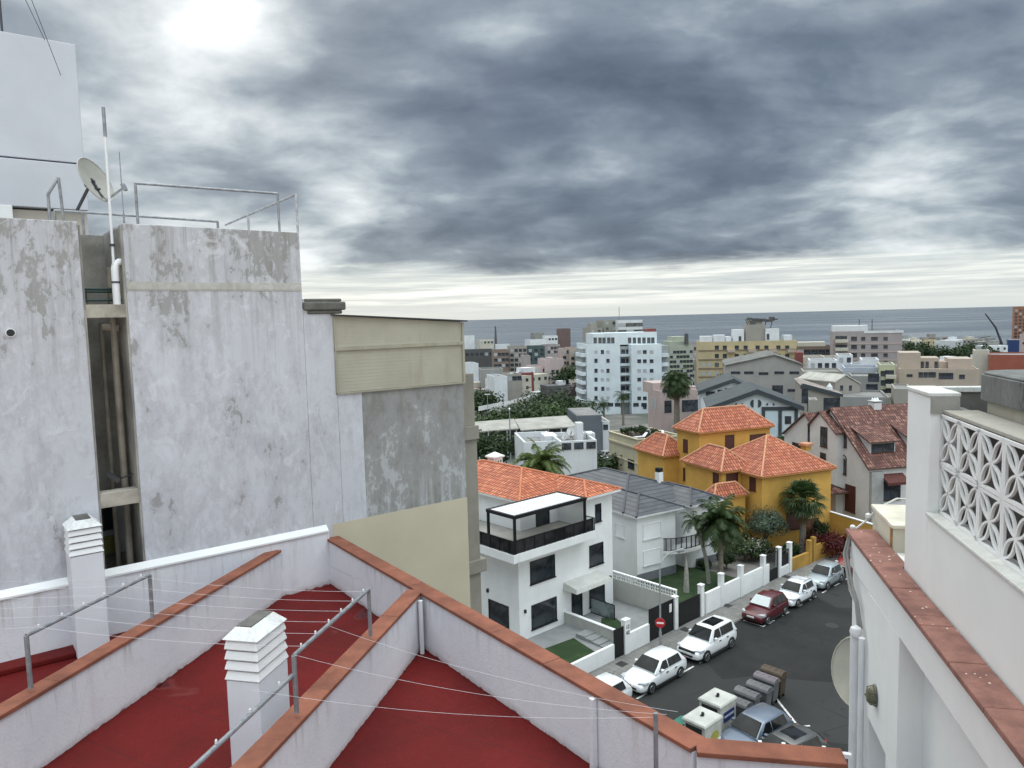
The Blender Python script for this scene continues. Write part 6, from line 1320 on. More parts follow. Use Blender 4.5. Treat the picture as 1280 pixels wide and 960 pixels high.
# --- grey box, car ports
B = bld('windowless dark grey metal clad shed beside the car ports', 721, 520, 135, 4, 752, None, bp('slate_cladding', (.13,.145,.165)), dep=12, name='grey_shed', par=0, roof=ROOFG); 
B = bld('low pale service building right of the dark grey shed', 753, 527, 136, 4, 762, None, M_W, dep=10, name='service_building', par=0); fwin(B, [(757,534)], .9, 1.0)
def carport(label, x0, x1, py, Y_, mat=ROOFG, dep=9, hh=3.1):
    a, b_ = aty(x0, py, Y_), aty(x1, py, Y_); tz = terrain(Y_); L_ = b_[0]-a[0]; hh = a[2]-tz
    c_ = thing('car_port', label, 'car port', (a[0], Y_, tz), 6); MB().add([(0,0,hh),(L_,0,hh+.3),(L_,dep,hh+.9),(0,dep,hh+.6),(0,0,hh+.2),(L_,0,hh+.5),(L_,dep,hh+1.1),(0,dep,hh+.8)], [(0,3,2,1),(4,5,6,7),(0,1,5,4),(1,2,6,5),(2,3,7,6),(3,0,4,7)]).build('roof', mat, c_)
    for i in range(5): MB().box(.3+i*(L_-.8)/4, .5+i*(L_-.8)/4, .3, .5, -.5, hh+.1).build('post', M_W, c_)
    MB().box(0, L_, dep-.3, dep-.05, -.5, hh+.4).build('back_wall', M_DK, c_)
    return c_
CPR = paint('car_port_roof', (.34,.33,.30), .85, .15, .4, .5)
carport('long pale roofed car port left of the dark grey shed', 651, 722, 539, 128, CPR, 10); carport('lower pale roofed car port at the left behind the round tree', 596, 649, 541, 126, CPR, 8)
# --- twin white tower block
M_TW = bp('tower_white', (.60,.66,.69)); M_TG = bp('tower_recess', (.30,.32,.33))
rows = [440, 451.5, 463.5, 474.5, 486, 497.5]
T0 = bld('tall white twin tower block with penthouse storey and balcony stacks', 733, 430.5, 235, 6, 775, None, M_TW, dep=16, name='tower_block', par=.9)
r_, f, W_, D_, H_, tz = T0
def tbox(px0, px1, pt, y0, y1, mat, name, pb=None):
    a = f.on(1, y0, px0, pt); b_ = f.on(1, y0, px1, pt); zb = -3 if pb is None else f.on(1, y0, px0, pb)[2]-tz
    return MB().box(a[0], b_[0], y0, y1, zb, a[2]-tz).build(name, mat, r_)
tbox(789, 827, 431, -.5, 16, M_TW, 'wall'); tbox(775.2, 788.8, 433, 3, 16, M_TG, 'recess_wall'); tbox(741, 821, 417, 3, 14, M_TW, 'penthouse', 432); tbox(808, 820, 411, 5, 9, M_RD, 'roof_tank', 418)
tbox(727, 732.8, 436, 2, 12, M_TG, 'balcony_core'); tbox(827.2, 835, 432, 2, 12, M_TG, 'balcony_core')
for ry in rows:
    for (a, b_) in ((726.5, 732.8), (827.3, 836)): tbox(a, b_, ry+2, .4, 10, M_TW, 'balcony', ry+6.5)
    tbox(775.3, 788, ry+3, 1.2, 2.9, M_TW, 'balcony', ry+6)
    for px in (779, 785): q = f.on(1, 3, px, ry); window(r_, q[0], q[2]-tz, 1.3, 1.7, 'front', 3, 'far')
fwin(T0, [(753,440),(745,451),(760,451),(745,463.5),(760,463.5),(745,474.5),(745,486),(753.5,486),(745,497.5)], 1.0, 1.3)
fwin(T0, [(745,440),(760,440),(753,463.5),(753,474.5),(760,474.5),(760,486),(753,497.5),(760,497.5)], 1.0, 1.0, style='farshut')
fwin(T0, [(806,440),(799,451.5),(806,451.5),(814.5,451.5),(814.5,463.5),(799,474.5),(799,498),(806,498),(806,509)], 1.2, 1.2, at=-.5)
fwin(T0, [(799,440),(814.5,440),(799,463.5),(806,463.5),(806,474.5),(799,486),(806,486),(814.5,474.5)], 1.2, 1.1, at=-.5, style='farshut')
for px in (744, 750, 755, 761, 766, 787, 793, 799, 805, 811, 816): fwin(T0, [(px, 425.5)], 1.1, 1.9, at=3)
for px in (753, 763, 772, 795, 805): fwin(T0, [(px, 506)], 1.8, 1.2, at=-.5 if px > 780 else 0)
# --- tower behind
B = bld('grey brown stepped tower block behind the twin white tower', 737, 410, 300, 6, 753, None, M_STN, dep=14, name='tower_block', rows=[414, 419], cols=2); onroof(B, '', 738, 746, 404, 3, 6, M_STN)
B = bld('taller olive grey tower block behind the twin white tower', 754.5, 400.5, 302, 6, 771.5, None, bp('town_olive', (.27,.27,.23)), dep=14, name='tower_block', rows=[404, 411], cols=2)
B = bld('white upper floors of a block with dark window strips behind the twin white tower', 772.5, 400.5, 298, 6, 803, None, M_W, dep=14, name='tower_block', rows=[406, 414.5], cols=3, ww=3.6, wh=1.5)
a = aty(774, 400, 299); o = MB().tube([(0,0,0),(0,0,5.5)], .12, 6).build('roof_antenna', GREYMET); o.location = (a[0], a[1], a[2]-.3); tag(o, 'thin tall antenna on the roof behind the twin white tower', 'antenna')
# --- green grey block
B = bld('grey green office block with small square windows right of the white tower', 837, 432, 290, 6, 866, None, M_GN, dep=16, name='office_block', rows=[440, 446, 452, 458, 464, 470], cols=7, ww=1.2, wh=1.1); onroof(B, '', 842, 857, 421, 4, 8, M_GN); onroof(B, '', 838, 862, 427, 2, 10, M_GN)
a = aty(858, 430, 291); o = MB().tube([(0,0,0),(0,0,4.3)], [.9, .7], 10).build('ventilation_stack', M_DK); o.location = (a[0], a[1], a[2]-.2); tag(o, 'black ventilation stack on the grey green office block', 'stack')
# --- yellow block
YB = bld('long ochre yellow apartment block with brown string courses and roof clutter', 873, 427.5, 250, 6, 996, None, M_YE, dep=14, name='apartment_block', par=.6, band=M_BR)
r_, f, W_, D_, H_, tz = YB
for ry in (434, 445.5, 456.5, 467, 478):
    q = f.on(1, 0, 900, ry+4.6)[2]-tz; MB().box(-.1, W_+.1, -.2, -.001, q, q+.35).build('string_course', M_BR, r_)
for ry in (434.5, 445, 456): fwin(YB, [(px, ry) for px in (896, 906, 921, 932, 947, 958, 973, 984)], 1.3, 1.4)
for ry in (456, 467, 477): fwin(YB, [(px, ry) for px in (879, 887, 896)], 1.2, 1.3, style='farshut')
for px in (914, 940, 966, 989):
    a = f.on(1, 0, px-5, 434)[0]; b_ = f.on(1, 0, px+5, 434)[0]
    for ry in (437, 448.5): z = f.on(1, 0, px, ry)[2]-tz; MB().box(a, b_, -1.1, -.001, z-.9, z).build('balcony', M_TAN, r_)
for (a, b_, t_, mt, yo) in ((875,890,420.5,M_W,2), (892,906,419,M_W,3), (907,914,421,M_W,4), (916,930,412,M_W,4), (957,974,411,M_W,4), (932,957,406,M_STN,5), (980,990,419,M_W,3), (935,953,401,M_STN,6)): onroof(YB, '', a, b_, t_, yo, 5, mt, 'roof_hut')
m_ = MB(); a = f.on(1, 6, 934, 402); b_ = f.on(1, 6, 966, 402); z = a[2]-tz; gr = random.Random(2)
for i in range(9): x = a[0] + (b_[0]-a[0])*i/8; m_.box(x, x+1.6, 5.5, 8, z-.6+gr.uniform(-.3,1.0), z+.1+gr.uniform(0,1.3))
for i in range(5): m_.bar((a[0]+1+i*1.6, 6.5, z-3.5), (a[0]-.5+i*2.2, 6.5, z+.8), .25)
m_.build('antenna_platform', M_DK, r_)
fwin(YB, [(960,421),(925,424)], .9, 2.0, at=4)
# --- gabled grey warehouse
def shed(label, pxl, pxr, pyel, pyer, pxa, pya, Y_, rot, dep, wallm, roofm, fascia=None, name='warehouse', ov=.5):
    c0 = aty(pxl, pyel, Y_); tz = terrain(Y_)-.5; f = Fr((c0[0], Y_, 0), rot); W_ = f.on(1, 0, pxr, pyer)[0]; ze = c0[2]-tz; zer = f.on(1, 0, pxr, pyer)[2]-tz; qa = f.on(1, 0, pxa, pya); za = qa[2]-tz; xa = qa[0]
    r_ = thing(name, label, 'warehouse', (c0[0], Y_, tz), rot)
    MB().prismy([(0,-3),(W_,-3),(W_,zer-.1),(xa,za-.1),(0,ze-.1)], 0, dep).build('wall', wallm, r_)
    m_ = MB(); 
    for (x0, z0, x1, z1) in ((-ov, ze-ov*(za-ze)/xa, xa, za), (xa, za, W_+ov, zer-ov*(za-zer)/(W_-xa))):
        m_.prismy([(x0,z0),(x1,z1),(x1,z1+.22),(x0,z0+.22)], -ov, dep+ov)
    m_.build('roof', roofm, r_)
    if fascia:
        k = MB()
        for (x0, z0, x1, z1) in ((-ov, ze-ov*(za-ze)/xa, xa, za), (xa, za, W_+ov, zer-ov*(za-zer)/(W_-xa))): k.prismy([(x0,z0-.45),(x1,z1-.45),(x1,z1+.24),(x0,z0+.24)], -ov-.12, -ov-.001)
        k.build('fascia', fascia, r_)
    return (r_, f, W_, dep, ze, tz)
ROOFGR = paint('fibre_cement_roof', (.16,.16,.15), .85, .25, .5, .5)
B = shed('wide grey gabled warehouse with long dark window slots', 908, 1003, 457, 456, 968, 444, 190, -14, 22, bp('warehouse_grey', (.33,.32,.30)), ROOFGR)
fwin(B, [(919.5,466),(936,466),(954.5,467),(974,466),(993,466)], 2.3, .7); fwin(B, [(990,488),(931,490)], 2.1, .7); fwin(B, [(972,489)], 2.6, 3.0)
SLR = paint('slate_metal_roof', (.055,.065,.068), .55, .15, .5, .3)
B = shed('rear white and slate trimmed industrial shed with low gable', 876, 960, 489, 498, 917, 474.5, 132, -12, 13, M_W, SLR, SLATE)
fwin(B, [(888,492),(903,490),(912,488)], 1.6, .8)
B = shed('front white and slate trimmed industrial shed with half round vents', 888, 1000, 509, 508, 946, 488, 112, -12, 13, bp('shed_white', (.58,.64,.68)), SLR, SLATE)
r_, f, W_, D_, ze, tz = B
def sb(px0, py0, px1, py1, mat, name, d=.1):
    a = f.on(1, 0, px0, py0); b_ = f.on(1, 0, px1, py1); return MB().box(a[0], b_[0], -d, -.001, b_[2]-tz, a[2]-tz).build(name, mat, r_)
for (a, b_) in ((905, 936), (952, 997)): sb(a, 508.5, b_, 513, SLATE, 'trim_beam', .14)
for (a, b_) in ((952, 956), (973, 977), (993, 997)): sb(a, 513.2, b_, 548, SLATE, 'trim_post', .14)
sb(956.5, 514.5, 972.5, 546, bp('pale_door', (.50,.60,.66)), 'door', .06); sb(981, 520, 989, 530, WINGL, 'window', .08)
for px in (921, 927, 942, 947.5, 960, 966):
    big = 1.0 if px in (942, 947.5) else .55; q = f.on(1, 0, px, 504.5 if big == 1 else 506.5); sd_ = 1 if px in (927, 947.5, 966) else -1
    m_ = MB(); m_.prismy([(q[0], q[2]-tz-.55*big*(1 if big == 1 else .1)), *[(q[0]+sd_*.5*big*math.cos(t_), q[2]-tz+.6*big*math.sin(t_)) for t_ in [(-math.pi/2 if big == 1 else 0)+((math.pi if big == 1 else math.pi/2))*i/10 for i in range(11)]]], -.08, -.001); m_.build('vent', SLATE, r_)
m_ = MB()
for i in range(6): m_.box(-.12, -.001, .5+i*2.0, 1.3+i*2.0, 1.0, ze-.6)
m_.build('slate_stripes', SLATE, r_)
# --- pink house with arched window
B = bld('pink beige old house with arched window behind the tall palm', 825, 489, 150, 10, 872, 810, M_PK, name='old_house', cat='house', par=.4, roof=M_TAN)
fwin(B, [(835,508)], 1.5, 2.4, style='black'); fwin(B, [(864,507)], 4.0, 2.4); fwin(B, [(815,503),(819,505)], 1.0, 2.2, 'left', 0, 'farshut'); onroof(B, '', 816, 838, 479, 4, 6, M_PK); onroof(B, '', 850, 872, 484, 3, 5, M_PK)
fwin(B, [(831,489)], 1, .6)
# --- brown, red, pinkish slab
B = bld('dull red painted shed roof storey beside the grey warehouse', 995, 441, 205, 6, 1004, None, M_RD, dep=8, name='red_annex', par=0, roof=M_RD)
B = bld('brown low rise block between yellow and mauve apartment blocks', 996, 433, 262, 6, 1041, None, M_BR, dep=12, name='apartment_block', rows=[440], cols=5, ww=2.2, wh=1.8); onroof(B, '', 998, 1032, 428, 4, 7, M_IV)
B = bld('cream low house below the brown block', 1004, 446, 215, 6, 1030, None, M_IV, dep=10, name='town_house', cat='house')
PB = bld('long mauve apartment block with white roof edge', 1041, 414.5, 240, 4, 1128, None, M_MV, dep=16, name='apartment_block', par=.6)
onroof(PB, '', 1041, 1085, 407.5, 1, 8, M_W, 'penthouse'); r_, f, W_, D_, H_, tz = PB
q = f.on(1, 0, 1080, 414.5); MB().box(q[0], W_+.3, -.15, -.001, H_-.7, H_+.1).build('roof_edge', M_W, r_)
for ry in (423.5, 433.7, 444, 453):
    fwin(PB, [(px, ry) for px in (1066, 1069)], 1.0, 1.4); fwin(PB, [(px, ry) for px in (1091.5, 1094.5, 1079, 1107)], 1.2, 1.2)
    z = f.on(1, 0, 1050, ry+3.5)[2]-tz; a = f.on(1, 0, 1044, ry)[0]; b_ = f.on(1, 0, 1060, ry)[0]; MB().box(a, b_, -1.2, -.001, z-.3, z+.7).build('balcony', M_IV, r_); fwin(PB, [(1048, ry-.5), (1055, ry-.5)], 1.8, 1.6)
    MB().box(0, W_, -.12, -.001, z-.9, z-.6).build('string_course', M_PK, r_)
for i, (px, pt) in enumerate(((1074, 400), (1090, 399))):
    a = aty(px, 412, 243); o = MB().tube([(0,0,0),(0,0,3.6)], .12, 6).build('roof_antenna', DARKMET); o.location = (a[0], a[1], a[2]-.3); tag(o, ('left' if i == 0 else 'right') + ' one of two thin dark antennas on the mauve apartment block', 'antenna')
# --- white stepped houses, stone houses
for i, (l, t_, Y_, r_px, mt, rw, cl, lb) in enumerate([(1012,450.5,172,1047,M_W,[457],4,'white flat roofed house with small dark door in the stepped cluster'), (1047,444,180,1066,M_W,[450],2,'higher white flat roofed house at the top of the stepped cluster'), (1077,449.5,165,1099,M_W,None,0,'bright white roof hut above the blue grey house'),
        (1055,459.5,158,1100,bp('blue_grey_render', (.42,.46,.53)),None,0,'blue grey flat roofed house in the stepped cluster'), (1030,446.5,200,1047,M_IV,[450],2,'ivory house behind the stepped white cluster'), (1064,455,175,1078,M_W,[459],1,'small white house between the two higher white ones')]):
    bld(lb, l, t_, Y_, 6, r_px, None, mt, dep=9, name='town_house', cat='house', rows=rw, cols=cl, ww=.9, wh=1.2, par=.5)
B = bld('grey beige house with row of dark loggia openings', 1004, 464.5, 152, 6, 1054, None, M_STN, dep=10, name='town_house', cat='house', par=.4); fwin(B, [(1010,473)], 1.8, 1.4); fwin(B, [(1022,473),(1034.5,473)], 1.8, 1.8); fwin(B, [(1047,474)], 1.3, 1.2)
B = bld('grey concrete house with big dark opening beside the green block', 1064, 470, 142, 6, 1101, None, M_GR, dep=9, name='town_house', cat='house', par=.4, roof=ROOFG); fwin(B, [(1092,472)], 1.9, 1.6); fwin(B, [(1090,484)], 2.0, 1.2)
B = shed('small stone coloured gabled house amid grey roofs', 1044, 1075, 478, 480, 1057, 469.5, 128, 20, 9, M_STN, paint('old_lime_roof', (.40,.39,.35), .85, .15, .6, .4), None, 'stone_house', .15); fwin(B, [(1052,485),(1063,485)], .6, .9)
B = bld('long low grey walled building with flat roof in front of the stone house', 1050, 496, 122, 6, 1112, None, M_GR, dep=12, name='grey_building', par=.4)
B = shed('grey walled building with single pitched dark edged roof', 1002, 1052, 482, 494, 1004, 481, 124, -16, 12, M_STN, paint('old_pink_roof', (.28,.24,.22), .85, .2, .6, .4), SLATE, 'grey_building', .2); fwin(B, [(1006,495),(1013,505)], 1.0, 2.4); fwin(B, [(1040,507)], 2.6, 2.6)
B = bld('small grey stair hut with pale roof beside the single pitched roof', 1012, 500, 116, 20, 1022, None, M_STN, dep=4, name='stair_hut', cat='hut', par=0)
for (px, py, lb) in ((1037, 484, 'small white roof pot on the single pitched roof'), (1064, 504, 'small white pointed roof pot on the long grey building')):
    a = aty(px, py, 124); o = MB().lathe((0,0,0), [(.5,0),(.45,.5),(.05,1.1)], 12).build('roof_pot', M_W); o.location = (a[0], a[1], a[2]-.4); tag(o, lb, 'roof pot')
# --- light green block, tan complex
B = bld('narrow pale green block of flats with small balconies', 1100, 456, 150, 6, 1119, None, M_LG, dep=9, name='apartment_block', par=.3); fwin(B, [(1103.5,467),(1103.5,478.5),(1103.5,490)], .8, 1.1); fwin(B, [(1110.5,467),(1110.5,478.5),(1110.5,490)], 1.2, 1.4); fwin(B, [(1115,467),(1115,478.5),(1115,490)], .7, 1.4)
r_, f, W_, D_, H_, tz = B
for ry in (471, 482.5, 494): z = f.on(1, 0, 1112, ry)[2]-tz; a = f.on(1, 0, 1107, ry)[0]; MB().box(a, W_+.2, -.9, -.001, z-.3, z+.4).build('balcony', M_IV, r_)
B = bld('long tan apartment block with dark window strips and stepped top', 1124, 461, 155, 4, 1224, None, M_TAN, dep=14, name='apartment_block', par=.3, roof=M_TAN)
fwin(B, [(1137,469.5)], 1.1, .6); fwin(B, [(1151,468.5),(1157,468.5),(1163,468.5),(1167,468.5)], .8, 1.1); fwin(B, [(1176,470),(1180.5,470),(1185,470),(1189,470)], .75, 1.3); fwin(B, [(1202.5,471)], 1.0, .9)
onroof(B, '', 1124, 1151, 441, 2, 8, M_TAN); onroof(B, '', 1140, 1174, 447.5, 5, 7, M_TAN, 'upper_storey'); onroof(B, '', 1172, 1184, 452, 5, 7, M_TAN, 'upper_storey'); onroof(B, '', 1186, 1216, 448.5, 3, 8, M_TAN, 'upper_storey')
fwin(B, [(1141,456),(1147,456),(1153,456),(1159,456),(1170,456)], .6, 1.4, at=4.99)
a = f
B = bld('pale house with grey skylight roof below the tan block', 1118, 486, 118, 6, 1140, None, M_STN, dep=9, name='town_house', cat='house', par=.3)
B = bld('orange red walled building with flat roof at the right below the trees', 1237, 443.5, 200, 2, 1300, 1219, bp('brick_orange', (.30,.09,.06)), dep=14, name='brick_building', par=.4, roof=ROOFG); fwin(B, [(1228,448),(1232,449)], .6, 1.2, 'left', 0)
B = bld('cream walled house at the left of the orange red building', 1218, 438, 205, 2, 1237, None, M_IV, dep=8, name='town_house', cat='house', par=.3)
# --- far right tower and port
B = bld('tall orange brown tower with window grid at the right edge', 1268, 383.5, 470, 2, 1300, None, bp('tower_orange', (.30,.14,.09)), dep=18, name='tower_block', rows=[388+i*4.1 for i in range(10)], cols=6, ww=1.4, wh=1.3)
B = bld('flat blue industrial box by the orange brown tower', 1260, 425, 455, 2, 1276, None, bp('town_blue', (.03,.06,.17)), dep=12, name='industrial_hall', par=0)
B = bld('pale pink house at the right edge below the orange brown tower', 1276, 418, 430, 2, 1300, None, M_PK, dep=10, name='town_house', cat='house', rows=[423, 429], cols=3)
cr = aty(1257, 441, 430); tp = aty(1231.5, 392, 430); c_ = thing('mobile_crane', 'dark mobile crane with long curved boom against the sea', 'crane', (cr[0], 430, cr[2]-6), 0)
dx, dz = tp[0]-cr[0], tp[2]-cr[2]+6
pts = [(0,0,0), (-.3,0,5), (dx*.18,0,dz*.38), (dx*.5,0,dz*.72), (dx,0,dz)]
MB().tube(pts, [.75,.75,.65,.5,.3], 6).build('boom', DARKMET, c_); MB().tube([(dx,0,dz), (dx+.6,0,dz-1.2)], .25, 5).build('hook', DARKMET, c_); MB().box(-2.5,3.5,-1.5,1.5,-3,.3).build('cab', M_DK, c_)
hz = aty(1205, 424, 1250); sh_ = thing('moored_ship', 'grey white moored ship with deck structures beyond the far park trees', 'ship', (hz[0], 1250, -80), 4)
m_ = MB(); m_.prismy([(-26,0),(22,0),(28,9),(-28,8)], -5, 5); m_.build('hull', M_DK, sh_); MB().box(-22,-4,-4,4,9,15).build('superstructure', M_IV, sh_); MB().box(-2,16,-4,4,9,13).build('cargo', M_W, sh_); m_ = MB(); m_.bar((-14,0,15),(-14,0,26),.8); m_.bar((12,0,12),(16,0,28),1); m_.bar((4,0,12),(-4,0,22),.7); m_.build('derrick', M_DK, sh_)
bm_ = aty(1233, 418, 1150); sh_ = thing('harbour_crane', 'yellowish lattice harbour crane right of the moored ship', 'crane', (bm_[0], 1150, -80), 0)
m_ = MB(); m_.bar((-3,0,0),(-1,0,30),1.2); m_.bar((3,0,0),(1,0,30),1.2); m_.bar((0,0,30),(0,0,36),1.5)
for i in range(5): m_.bar((-3+i*.4,0,i*6),(3-i*.4,0,i*6+5),.7)
m_.build('tower', bp('crane_yellow', (.30,.30,.18)), sh_); MB().bar((-12,0,31),(6,0,34),1.2).build('jib', M_DK, sh_)
# --- far left part of the town
L_ = [(659,433,420,681,bp('teal_dark', (.07,.10,.10)),[438,443,449],3,'dark teal block with white balcony ends in the far left town'), (637,433,410,658.5,M_STN,[438,444,450,456,462],4,'beige grey block of flats left of the dark teal block'), (617,438,400,636,M_BR,[443,450,457],4,'brown ochre block left of the beige grey block of flats'),
      (575,438,430,617,M_DK,[443],7,'long dark flat roofed building at the left edge of the far town'), (576,455,330,598,M_W,None,0,'white flat roofed hall at the left edge of the far town'), (601,462,300,629,M_GR,None,0,'grey beige low building in the far left town'), (618,471,280,634,M_W,None,0,'small white cube shaped house in the far left town'),
      (634,468,290,652,M_STN,[473],3,'grey brown low building left of the red walled hall'), (651,466,300,667,M_RD,None,0,'red walled low hall left of the pink apartment house'), (699,411,620,713,bp('tower_brick_far', (.14,.095,.09)),None,0,'lone brick coloured tower rising over the far left town'),
      (703,436,380,713,M_PK,[440,447,454],2,'mauve pink block right of the pink apartment house'), (713,435,375,725,M_TAN,[441,448,455],2,'tan block with dark balconies left of the white tower'), (668,416,700,680,M_GR,None,0,'grey block on the far shore left of the lone tower'), (681,420,600,697,M_W,[424],4,'bright white block just left of the lone brick tower'),
      (662,425,560,684,M_W,None,0,'low white buildings below the grey shore block'), (600,425,600,617,M_IV,[428],4,'ivory block left of the thin chimney mast'), (577,420,620,593,M_W,None,0,'white pointed block at the left edge of the shore'), (621,431,520,637,M_W,None,0,'white low block right of the thin chimney mast'),
      (655,445,350,663,M_MV,None,0,'small mauve block in the far left town'), (684,431,480,700,M_MV,[435,440],4,'mauve block under the lone brick tower'), (725,440,360,731,M_STN,None,0,'stone grey block directly left of the white tower'), (842,424,420,858,M_IV,None,0,'ivory block behind the grey green office block'),
      (860,430,400,873,M_MV,[436,443],2,'mauve block wedged between green office and yellow block'), (868,450,300,880,M_STN,None,0,'stone block low at the left of the yellow block')]
for (l, t_, Y_, r_px, mt, rw, cl, lb) in L_:
    bld(lb, l, t_, Y_, 6 if l % 2 else 14, r_px, None, mt, dep=14, name='far_building', rows=rw, cols=cl, ww=1.8, wh=1.7, par=.8)
B = bld('pink apartment house with stepped top and white window frames', 667, 458, 310, 14, 686, None, bp('pink_flats', (.50,.41,.40)), dep=12, name='apartment_house', rows=[463, 473, 481], cols=2, ww=2, wh=1.4)
B2 = bld('taller pink stair part of the pink apartment house', 682, 449.5, 309, 14, 705, None, bp('pink_flats', (0,0,0)), dep=12, name='apartment_house', rows=[465, 473, 481], cols=4, ww=1.2, wh=1.8); onroof(B2, '', 684, 692, 447, 2, 3, bp('pink_flats', (0,0,0)))
a = aty(620, 436, 560); o = MB().tube([(0,0,0),(0,0,17)], [1.2,.5], 8).build('chimney_mast', M_DK); o.location = (a[0], a[1], a[2]); tag(o, 'thin dark chimney mast standing against the sea in the far left town', 'mast')
# pale ramp road and hedge bank on the left
m_ = MB(); pr_ = [aty(598,514,200), aty(640,505,215), aty(672,494,235), aty(674,490,240), aty(640,500,222), aty(598,508,206)]
m_.add([(p[0],p[1],p[2]+.0) for p in pr_], [(0,1,4,5),(1,2,3,4)]); tag(m_.build('ramp_road', paint('pale_asphalt', (.24,.24,.24), .9, .15, .2)), kind='structure')
for i, (px, Y_, lb) in enumerate(((610, 190, 'tall street lamp left of the pale ramp road'), (630, 200, 'second street lamp beside the pale ramp road'), (732, 200, 'thin lamp post at the foot of the white tower'), (638, 120, 'lamp post with spherical top before the low car port'))):
    a = aty(px, 520 if i != 3 else 560, Y_); p_ = thing('street_lamp', lb, 'street lamp', (a[0], Y_, terrain(Y_)), 30*i); MB().tube([(0,0,0),(0,0,9)], .09, 6).build('pole', GP, p_); MB().bar((-.7,0,9),(.7,0,9),.22).build('lamp_head', M_W, p_)
# parked cars in the car port and beyond
for i, (px, py, Y_, cm_, lb) in enumerate(((668,541,124,M_DK,'dark car under the long car port, leftmost'), (683,541,124,M_W,'white car under the long car port'), (700,540,124,M_DK,'dark car under the long car port, right of the white one'), (758,552,112,M_W,'white car parked beside the dark ivy clump'), (754,545,122,M_GR,'grey car parked below the dark grey shed'))):
    a = aty(px, py, Y_); car(lb, 0, 0, 40 if i != 3 else 80, cm_, 4.2, 1.75, 1.48, at=(a[0], Y_, 0), grp='cars parked by the car ports'); [o for o in bpy.data.objects if o.name.startswith('parked_car')][-1]
    o = [o for o in C.objects if o.get('label') == lb][0]; o.location = (a[0], Y_, terrain(Y_))
# --- generic far roofs that fill the slope down to the shore
L_HEDGE = leaf_mat('hedge_leaves', (.012,.020,.006), (.034,.046,.013)); rs = random.Random(31); pal = [M_W, M_W, M_IV, M_TAN, M_STN, M_GR, M_MV, M_W, M_PK, M_DK, M_YE, M_BR, M_GR]
protos = []
for mi, mt in enumerate(pal):
    pass
def filler(px, py, Y_, w_, d_, mt, label, grp):
    a = aty(px, py, Y_); tz = terrain(Y_)-1; H_ = a[2]-tz
    if H_ < 2: H_ = 2
    r_ = thing('far_building', label, 'building', (a[0], Y_, tz), rs.choice((4, 8, 16, 40)), grp)
    m_ = MB(); m_.box(-w_/2, w_/2, 0, d_, 0, H_); m_.build('wall', mt, r_)
    m2 = MB(); a_ = rs.uniform(-w_*.3, w_*.1); m2.box(a_, a_+w_*.3, d_*.3, d_*.7, H_, H_+rs.uniform(1.5, 3)); m2.build('roof_hut', rs.choice((M_W, M_GR, M_IV)), r_)
    n_ = max(1, int(w_/3.2)); k_ = max(1, min(3, int(H_/3.2)))
    if Y_ < 620:
        wm = MB()
        for j in range(k_):
            for i in range(n_): window(r_, -w_/2 + w_*(i+.5)/n_, H_-1.8-3.1*j, 1.4, 1.3, 'front', 0, 'far')
GRP = 'small pale buildings of the low town towards the sea'
for i in range(190):
    Y_ = rs.choice((300, 340, 380, 430, 480, 540, 600, 680, 760, 850, 950, 1050)); px = rs.uniform(575, 1285)
    base_py = 480 - 0
    tz = terrain(Y_); hgt = rs.uniform(5, 12) if Y_ < 500 else rs.uniform(6, 15)
    r_ = ray(px, 430); X_ = r_[0]/r_[1]*Y_; # top pixel from height
    zt_ = tz + hgt; # invert projection
    best = min(range(400, 520), key=lambda y: abs(aty(px, y, Y_)[2]-zt_))
    filler(px, best, Y_, rs.uniform(9, 22), rs.uniform(8, 14), rs.choice(pal), 'small flat roofed building in the crowded low town towards the sea', GRP)
for i in range(36):
    Y_ = rs.choice((290, 310, 340, 380, 430)); px = rs.uniform(584, 728); tz = terrain(Y_); zt_ = tz + rs.uniform(4, 9); best = min(range(420, 560), key=lambda y: abs(aty(px, y, Y_)[2]-zt_))
    filler(px, best, Y_, rs.uniform(6, 13), rs.uniform(6, 9), rs.choice(pal), 'small low house in the dense quarter left of the white tower block', 'houses of the dense quarter left of the white tower')
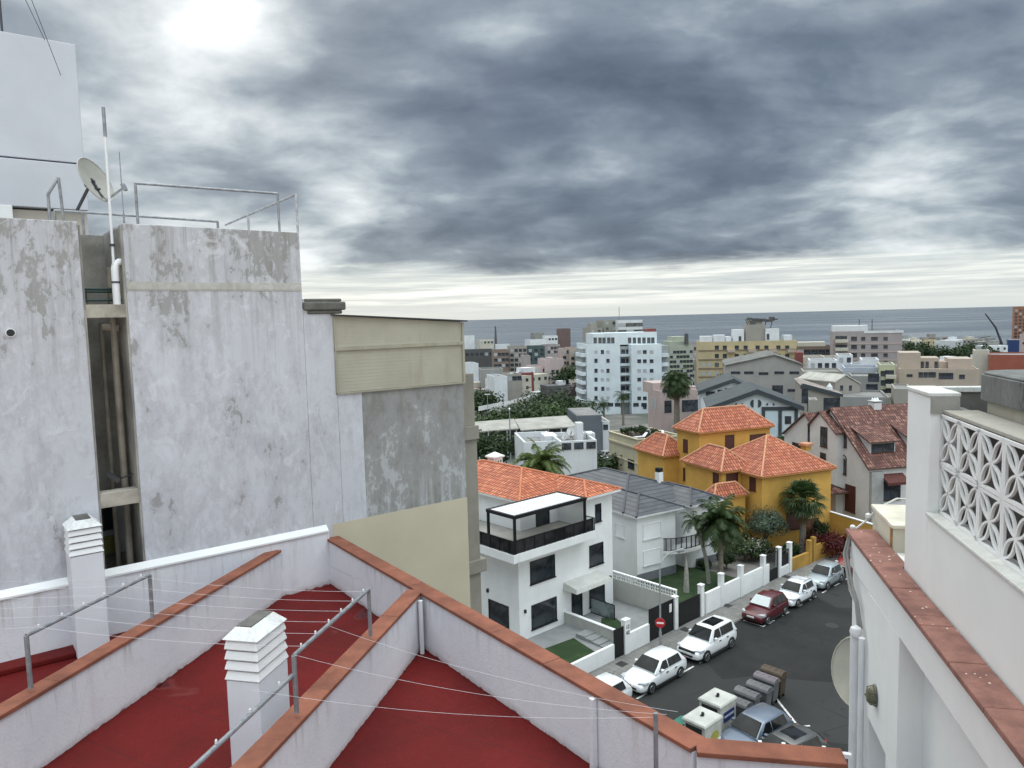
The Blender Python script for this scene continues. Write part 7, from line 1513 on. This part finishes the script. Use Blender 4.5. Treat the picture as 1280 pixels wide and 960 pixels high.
for i in range(34):
    Y_ = rs.choice((165, 200, 225, 260, 300)); px = rs.uniform(600, 1230)
    if px < 730: Y_ = rs.choice((300, 320, 360))
    if 720 < px < 840 and Y_ < 240: continue
    tz = terrain(Y_); hgt = rs.uniform(4, 7); zt_ = tz + hgt; best = min(range(420, 560), key=lambda y: abs(aty(px, y, Y_)[2]-zt_))
    filler(px, best, Y_, rs.uniform(8, 14), rs.uniform(7, 10), rs.choice(pal), 'low flat roofed house between the bigger blocks of the town', 'low houses between the bigger blocks')
L_HEDGE = leaf_mat('hedge_leaves', (.012,.020,.006), (.034,.046,.013))
for i in range(44):
    Y_ = rs.choice((215, 250, 300, 360, 430, 520, 640)); px = rs.uniform(590, 1270)
    if 720 < px < 850 and Y_ < 260: continue
    r_ = ray(px, 450); X_ = r_[0]/r_[1]*Y_; R_ = rs.uniform(2.2, 4.5)*(1+Y_/500)
    tree('small dark tree among the roofs of the low town', (X_, Y_, terrain(Y_)), R_, R_*1.9, rs.choice((L_DARK, L_DARK, L_MID)), 300+i, trunk_h=R_*.5, leaf=.003*Y_+.15, clumps=10, per=40, group='trees among the roofs of the low town')

for (px, pt, Y_, w_, mt, lb) in ((1137,424,520,14,M_W,'white low house at the left above the dense park trees'), (1147,426,500,10,M_IV,'ivory house second from the left above the park trees'), (1161,425,520,12,M_YE,'ochre gabled looking house above the middle of the park trees'), (1173,422,540,14,M_BR,'brown block above the middle of the park trees'),
        (1183,426,520,12,M_W,'white block right of the brown one above the park trees'), (1199,425,510,14,M_W,'white house with grey roof below the moored ship'), (1216,424,530,16,M_STN,'stone coloured block right of the white house below the ship'), (1240,427,500,16,M_GR,'grey warehouse between park trees and the crane'), (1248,432,420,12,M_W,'white sheds left of the crane foot')):
    filler(px, pt, Y_, w_, 10, mt, lb, None)
for i in range(10):
    px = 606 + i*9.5; Y_ = 150 + (i % 3)*5; r_ = ray(px, 500); X_ = r_[0]/r_[1]*Y_; tz = terrain(Y_)
    tree('clump of the broad olive hedge above the car port roofs', (X_, Y_, tz), 4.2, 4.0 + (i % 4)*.4, L_HEDGE, 500+i, trunk_h=.6, leaf=.24, clumps=30, per=190, name='hedge_bush', cat='hedge', group='clumps of the broad hedge above the car ports')
